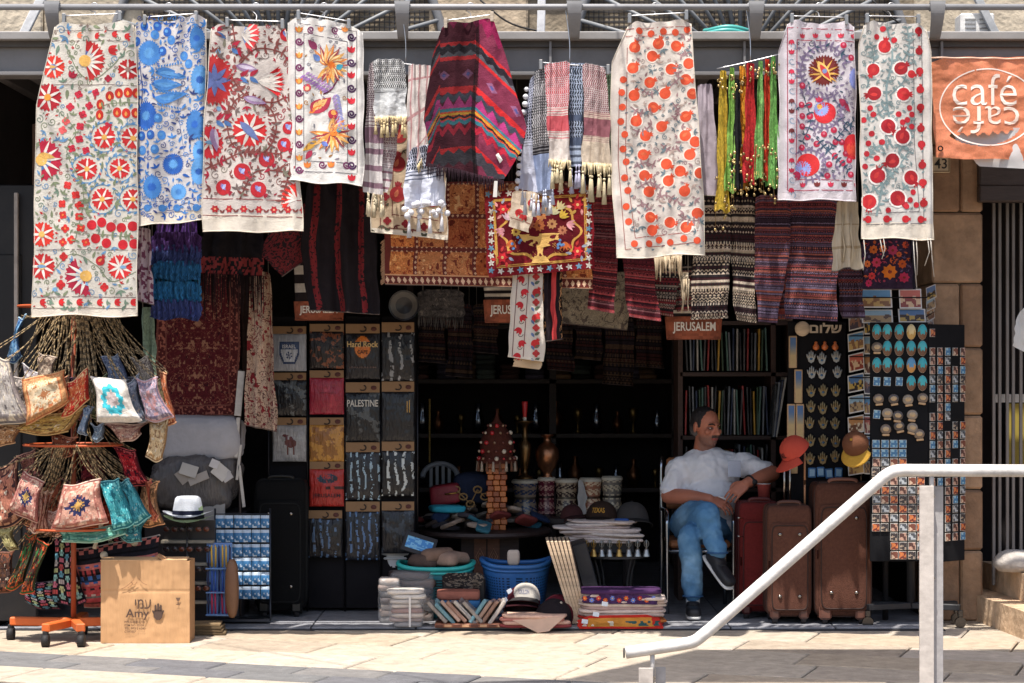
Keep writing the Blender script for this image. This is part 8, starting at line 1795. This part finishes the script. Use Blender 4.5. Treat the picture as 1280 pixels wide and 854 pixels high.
m=MB((214,218,230));a=np.linspace(0,2*math.pi,33)[:-1];m.tube([neck+V(.082*math.cos(q),.008+.074*math.sin(q),-.016+.022*math.sin(q)) for q in a],.007,6,closed=True);m.build("collar","cotton",shirt_)
m=MB((216,220,232));pk_=W(918,586,MYY-.14);m.box(pk_,(.085,.006,.1),rot=rotx(-.15) @ rotz(.35),ch=.002);m.build("chest_pocket","cotton",shirt_)
j=MB((70,110,150));j.ball(W(882,668,MYY+.04),(.175,.15,.115),20,12)
limb(j,[hRt+V(0,-.02,0),(hRt+kneeC)/2+V(-.01,0,.02),kneeC],[.098,.092,.072]);limb(j,[kneeC,(kneeC+ankC)/2+V(-.01,.01,0),ankC+V(0,0,.012)],[.072,.066,.058])
limb(j,[hLt+V(0,-.02,-.005),(hLt+kneeS)/2,kneeS+V(0,.0,-.01)],[.098,.09,.07]);limb(j,[kneeS+V(0,0,-.01),(kneeS+ankS)/2,ankS+V(0,0,.012)],[.07,.064,.06])
def jc(c,n): f=fbm(c[:,0]*16,c[:,2]*16+c[:,1]*9);up_=np.clip(1-np.minimum(np.linalg.norm(c-(hRt+kneeC)/2,axis=1),np.linalg.norm(c-(kneeS+ankS)/2,axis=1))/.24,0,1);return mixc((84,130,170),(170,204,226),np.clip(up_*.7+(f-.5)*.8,0,1))
jeans=sculpt("jeans",j,.007,3,"denim",man,jc,creases(.009,9,10,4.))
m=MB((60,96,136))
for an in (ankC,ankS): a=np.linspace(0,2*math.pi,25)[:-1];m.tube([an+V(.058*math.cos(q),.058*math.sin(q),-.004) for q in a],.006,6,closed=True)
m.build("hem","denim",jeans)
def shoe(an,toe,label=None):
 toe=np.array(toe);d=toe/np.linalg.norm(toe);upv=V(0,0,1)-d*d[2];upv /= np.linalg.norm(upv);L=.27;sd=np.cross(d,upv);M=Matrix([list(sd),list(d),list(upv)]).transposed();heel=an-upv*.075-d*.06
 m=MB((226,226,224));m.cyl(an+V(0,0,.03),an-upv*.05,.042,.04,n=12);m.build("sock","cotton",man)
 k=MB((34,33,36));cushion(k,heel+d*.07+upv*.04,(.085,.13,.08),.6,M);cushion(k,heel+d*.17+upv*.026,(.092,.2,.062),.6,M);cushion(k,heel+d*.04+upv*.06,(.08,.08,.07),.6,M)
 sh=sculpt("shoe",k,.006,3,"leather",man,lambda c,n: np.tile(V(36,35,38),(len(c),1)))
 m=MB((206,204,200));cushion(m,heel+d*.135-upv*.004,(.09,.285,.02),.45,M,n=28,m=6);m.build("sole","rubber",sh)
 m=MB((70,70,72))
 for q in range(4): c=heel+d*(.12+q*.022)+upv*(.062-q*.006);m.tube([c-sd*.022,c+upv*.006,c+sd*.022],.003,5)
 m.build("lace","cotton",sh)
shoe(ankC+V(.0,0,-.01),(.42,-.55,-.62));shoe(ankS+V(0,0,-.035),(-.05,-1,0.0))
c0_=(tp_[0]+tp_[1])/2;m=MB((232,228,222));m.cyl(c0_+V(.02,.0,-.006),c0_+V(-.045,-.02,.02),.0045,n=8);cg=m.build("cigarette","paper",label="short white cigarette between the man's fingers",cat="cigarette");m=MB((196,140,80));m.cyl(c0_+V(.04,.006,-.014),c0_+V(.0195,0,-.006),.0046,n=8);m.build("filter","paper",cg)
m=MB((30,28,30));wd=(elL-wrL)/np.linalg.norm(elL-wrL);wc=wrL+wd*.03;u_=np.cross(wd,V(0,0,1));u_ /= np.linalg.norm(u_);w_=np.cross(wd,u_);a=np.linspace(0,2*math.pi,21)[:-1];m.tube([wc+.038*(math.cos(q)*u_+math.sin(q)*w_) for q in a],.007,6,closed=True);fc_=wc-u_*.04*np.sign(u_[1]) ;m.ball(fc_,(.018,.01,.018),12,6);m.build("wristwatch","leather",label="dark wristwatch on the man's raised wrist",cat="watch")
cw0, cw1=P(834,0,.72)[0], P(917,0,.72)[0];chair=thing("metal_chair","chrome framed chair with brown seat under the seated man","chair",((cw0+cw1)/2,.95,FZ))
m=MB((150,96,60));m.box(((cw0+cw1)/2,.96,seat_z-.035),(cw1-cw0-.03,.44,.045),ch=.014);m.build("seat","leather",chair)
m=MB((150,96,60));m.box(((cw0+cw1)/2,1.2,.78),(cw1-cw0-.06,.04,.32),ch=.015);m.build("backrest","leather",chair)
m=MB((176,178,182));m.cyl((cw0,.73,seat_z-.075),(cw1,.73,seat_z-.075),.013,n=8);m.build("seat_rail","chrome",chair)
for x in (cw0,cw1):
 m=MB((176,180,186));m.tube(smooth_path([(x,.72,FZ+.002),(x,.72,.5),(x,.73,.585),(x,.79,.63),(x,.95,.63),(x,1.18,.62)],6),.0125,8);m.build("leg","chrome",chair)
 m=MB((176,180,186));m.tube(smooth_path([(x,1.24,FZ+.002),(x,1.2,.5),(x,1.22,.95)],6),.0125,8);m.build("leg","chrome",chair)
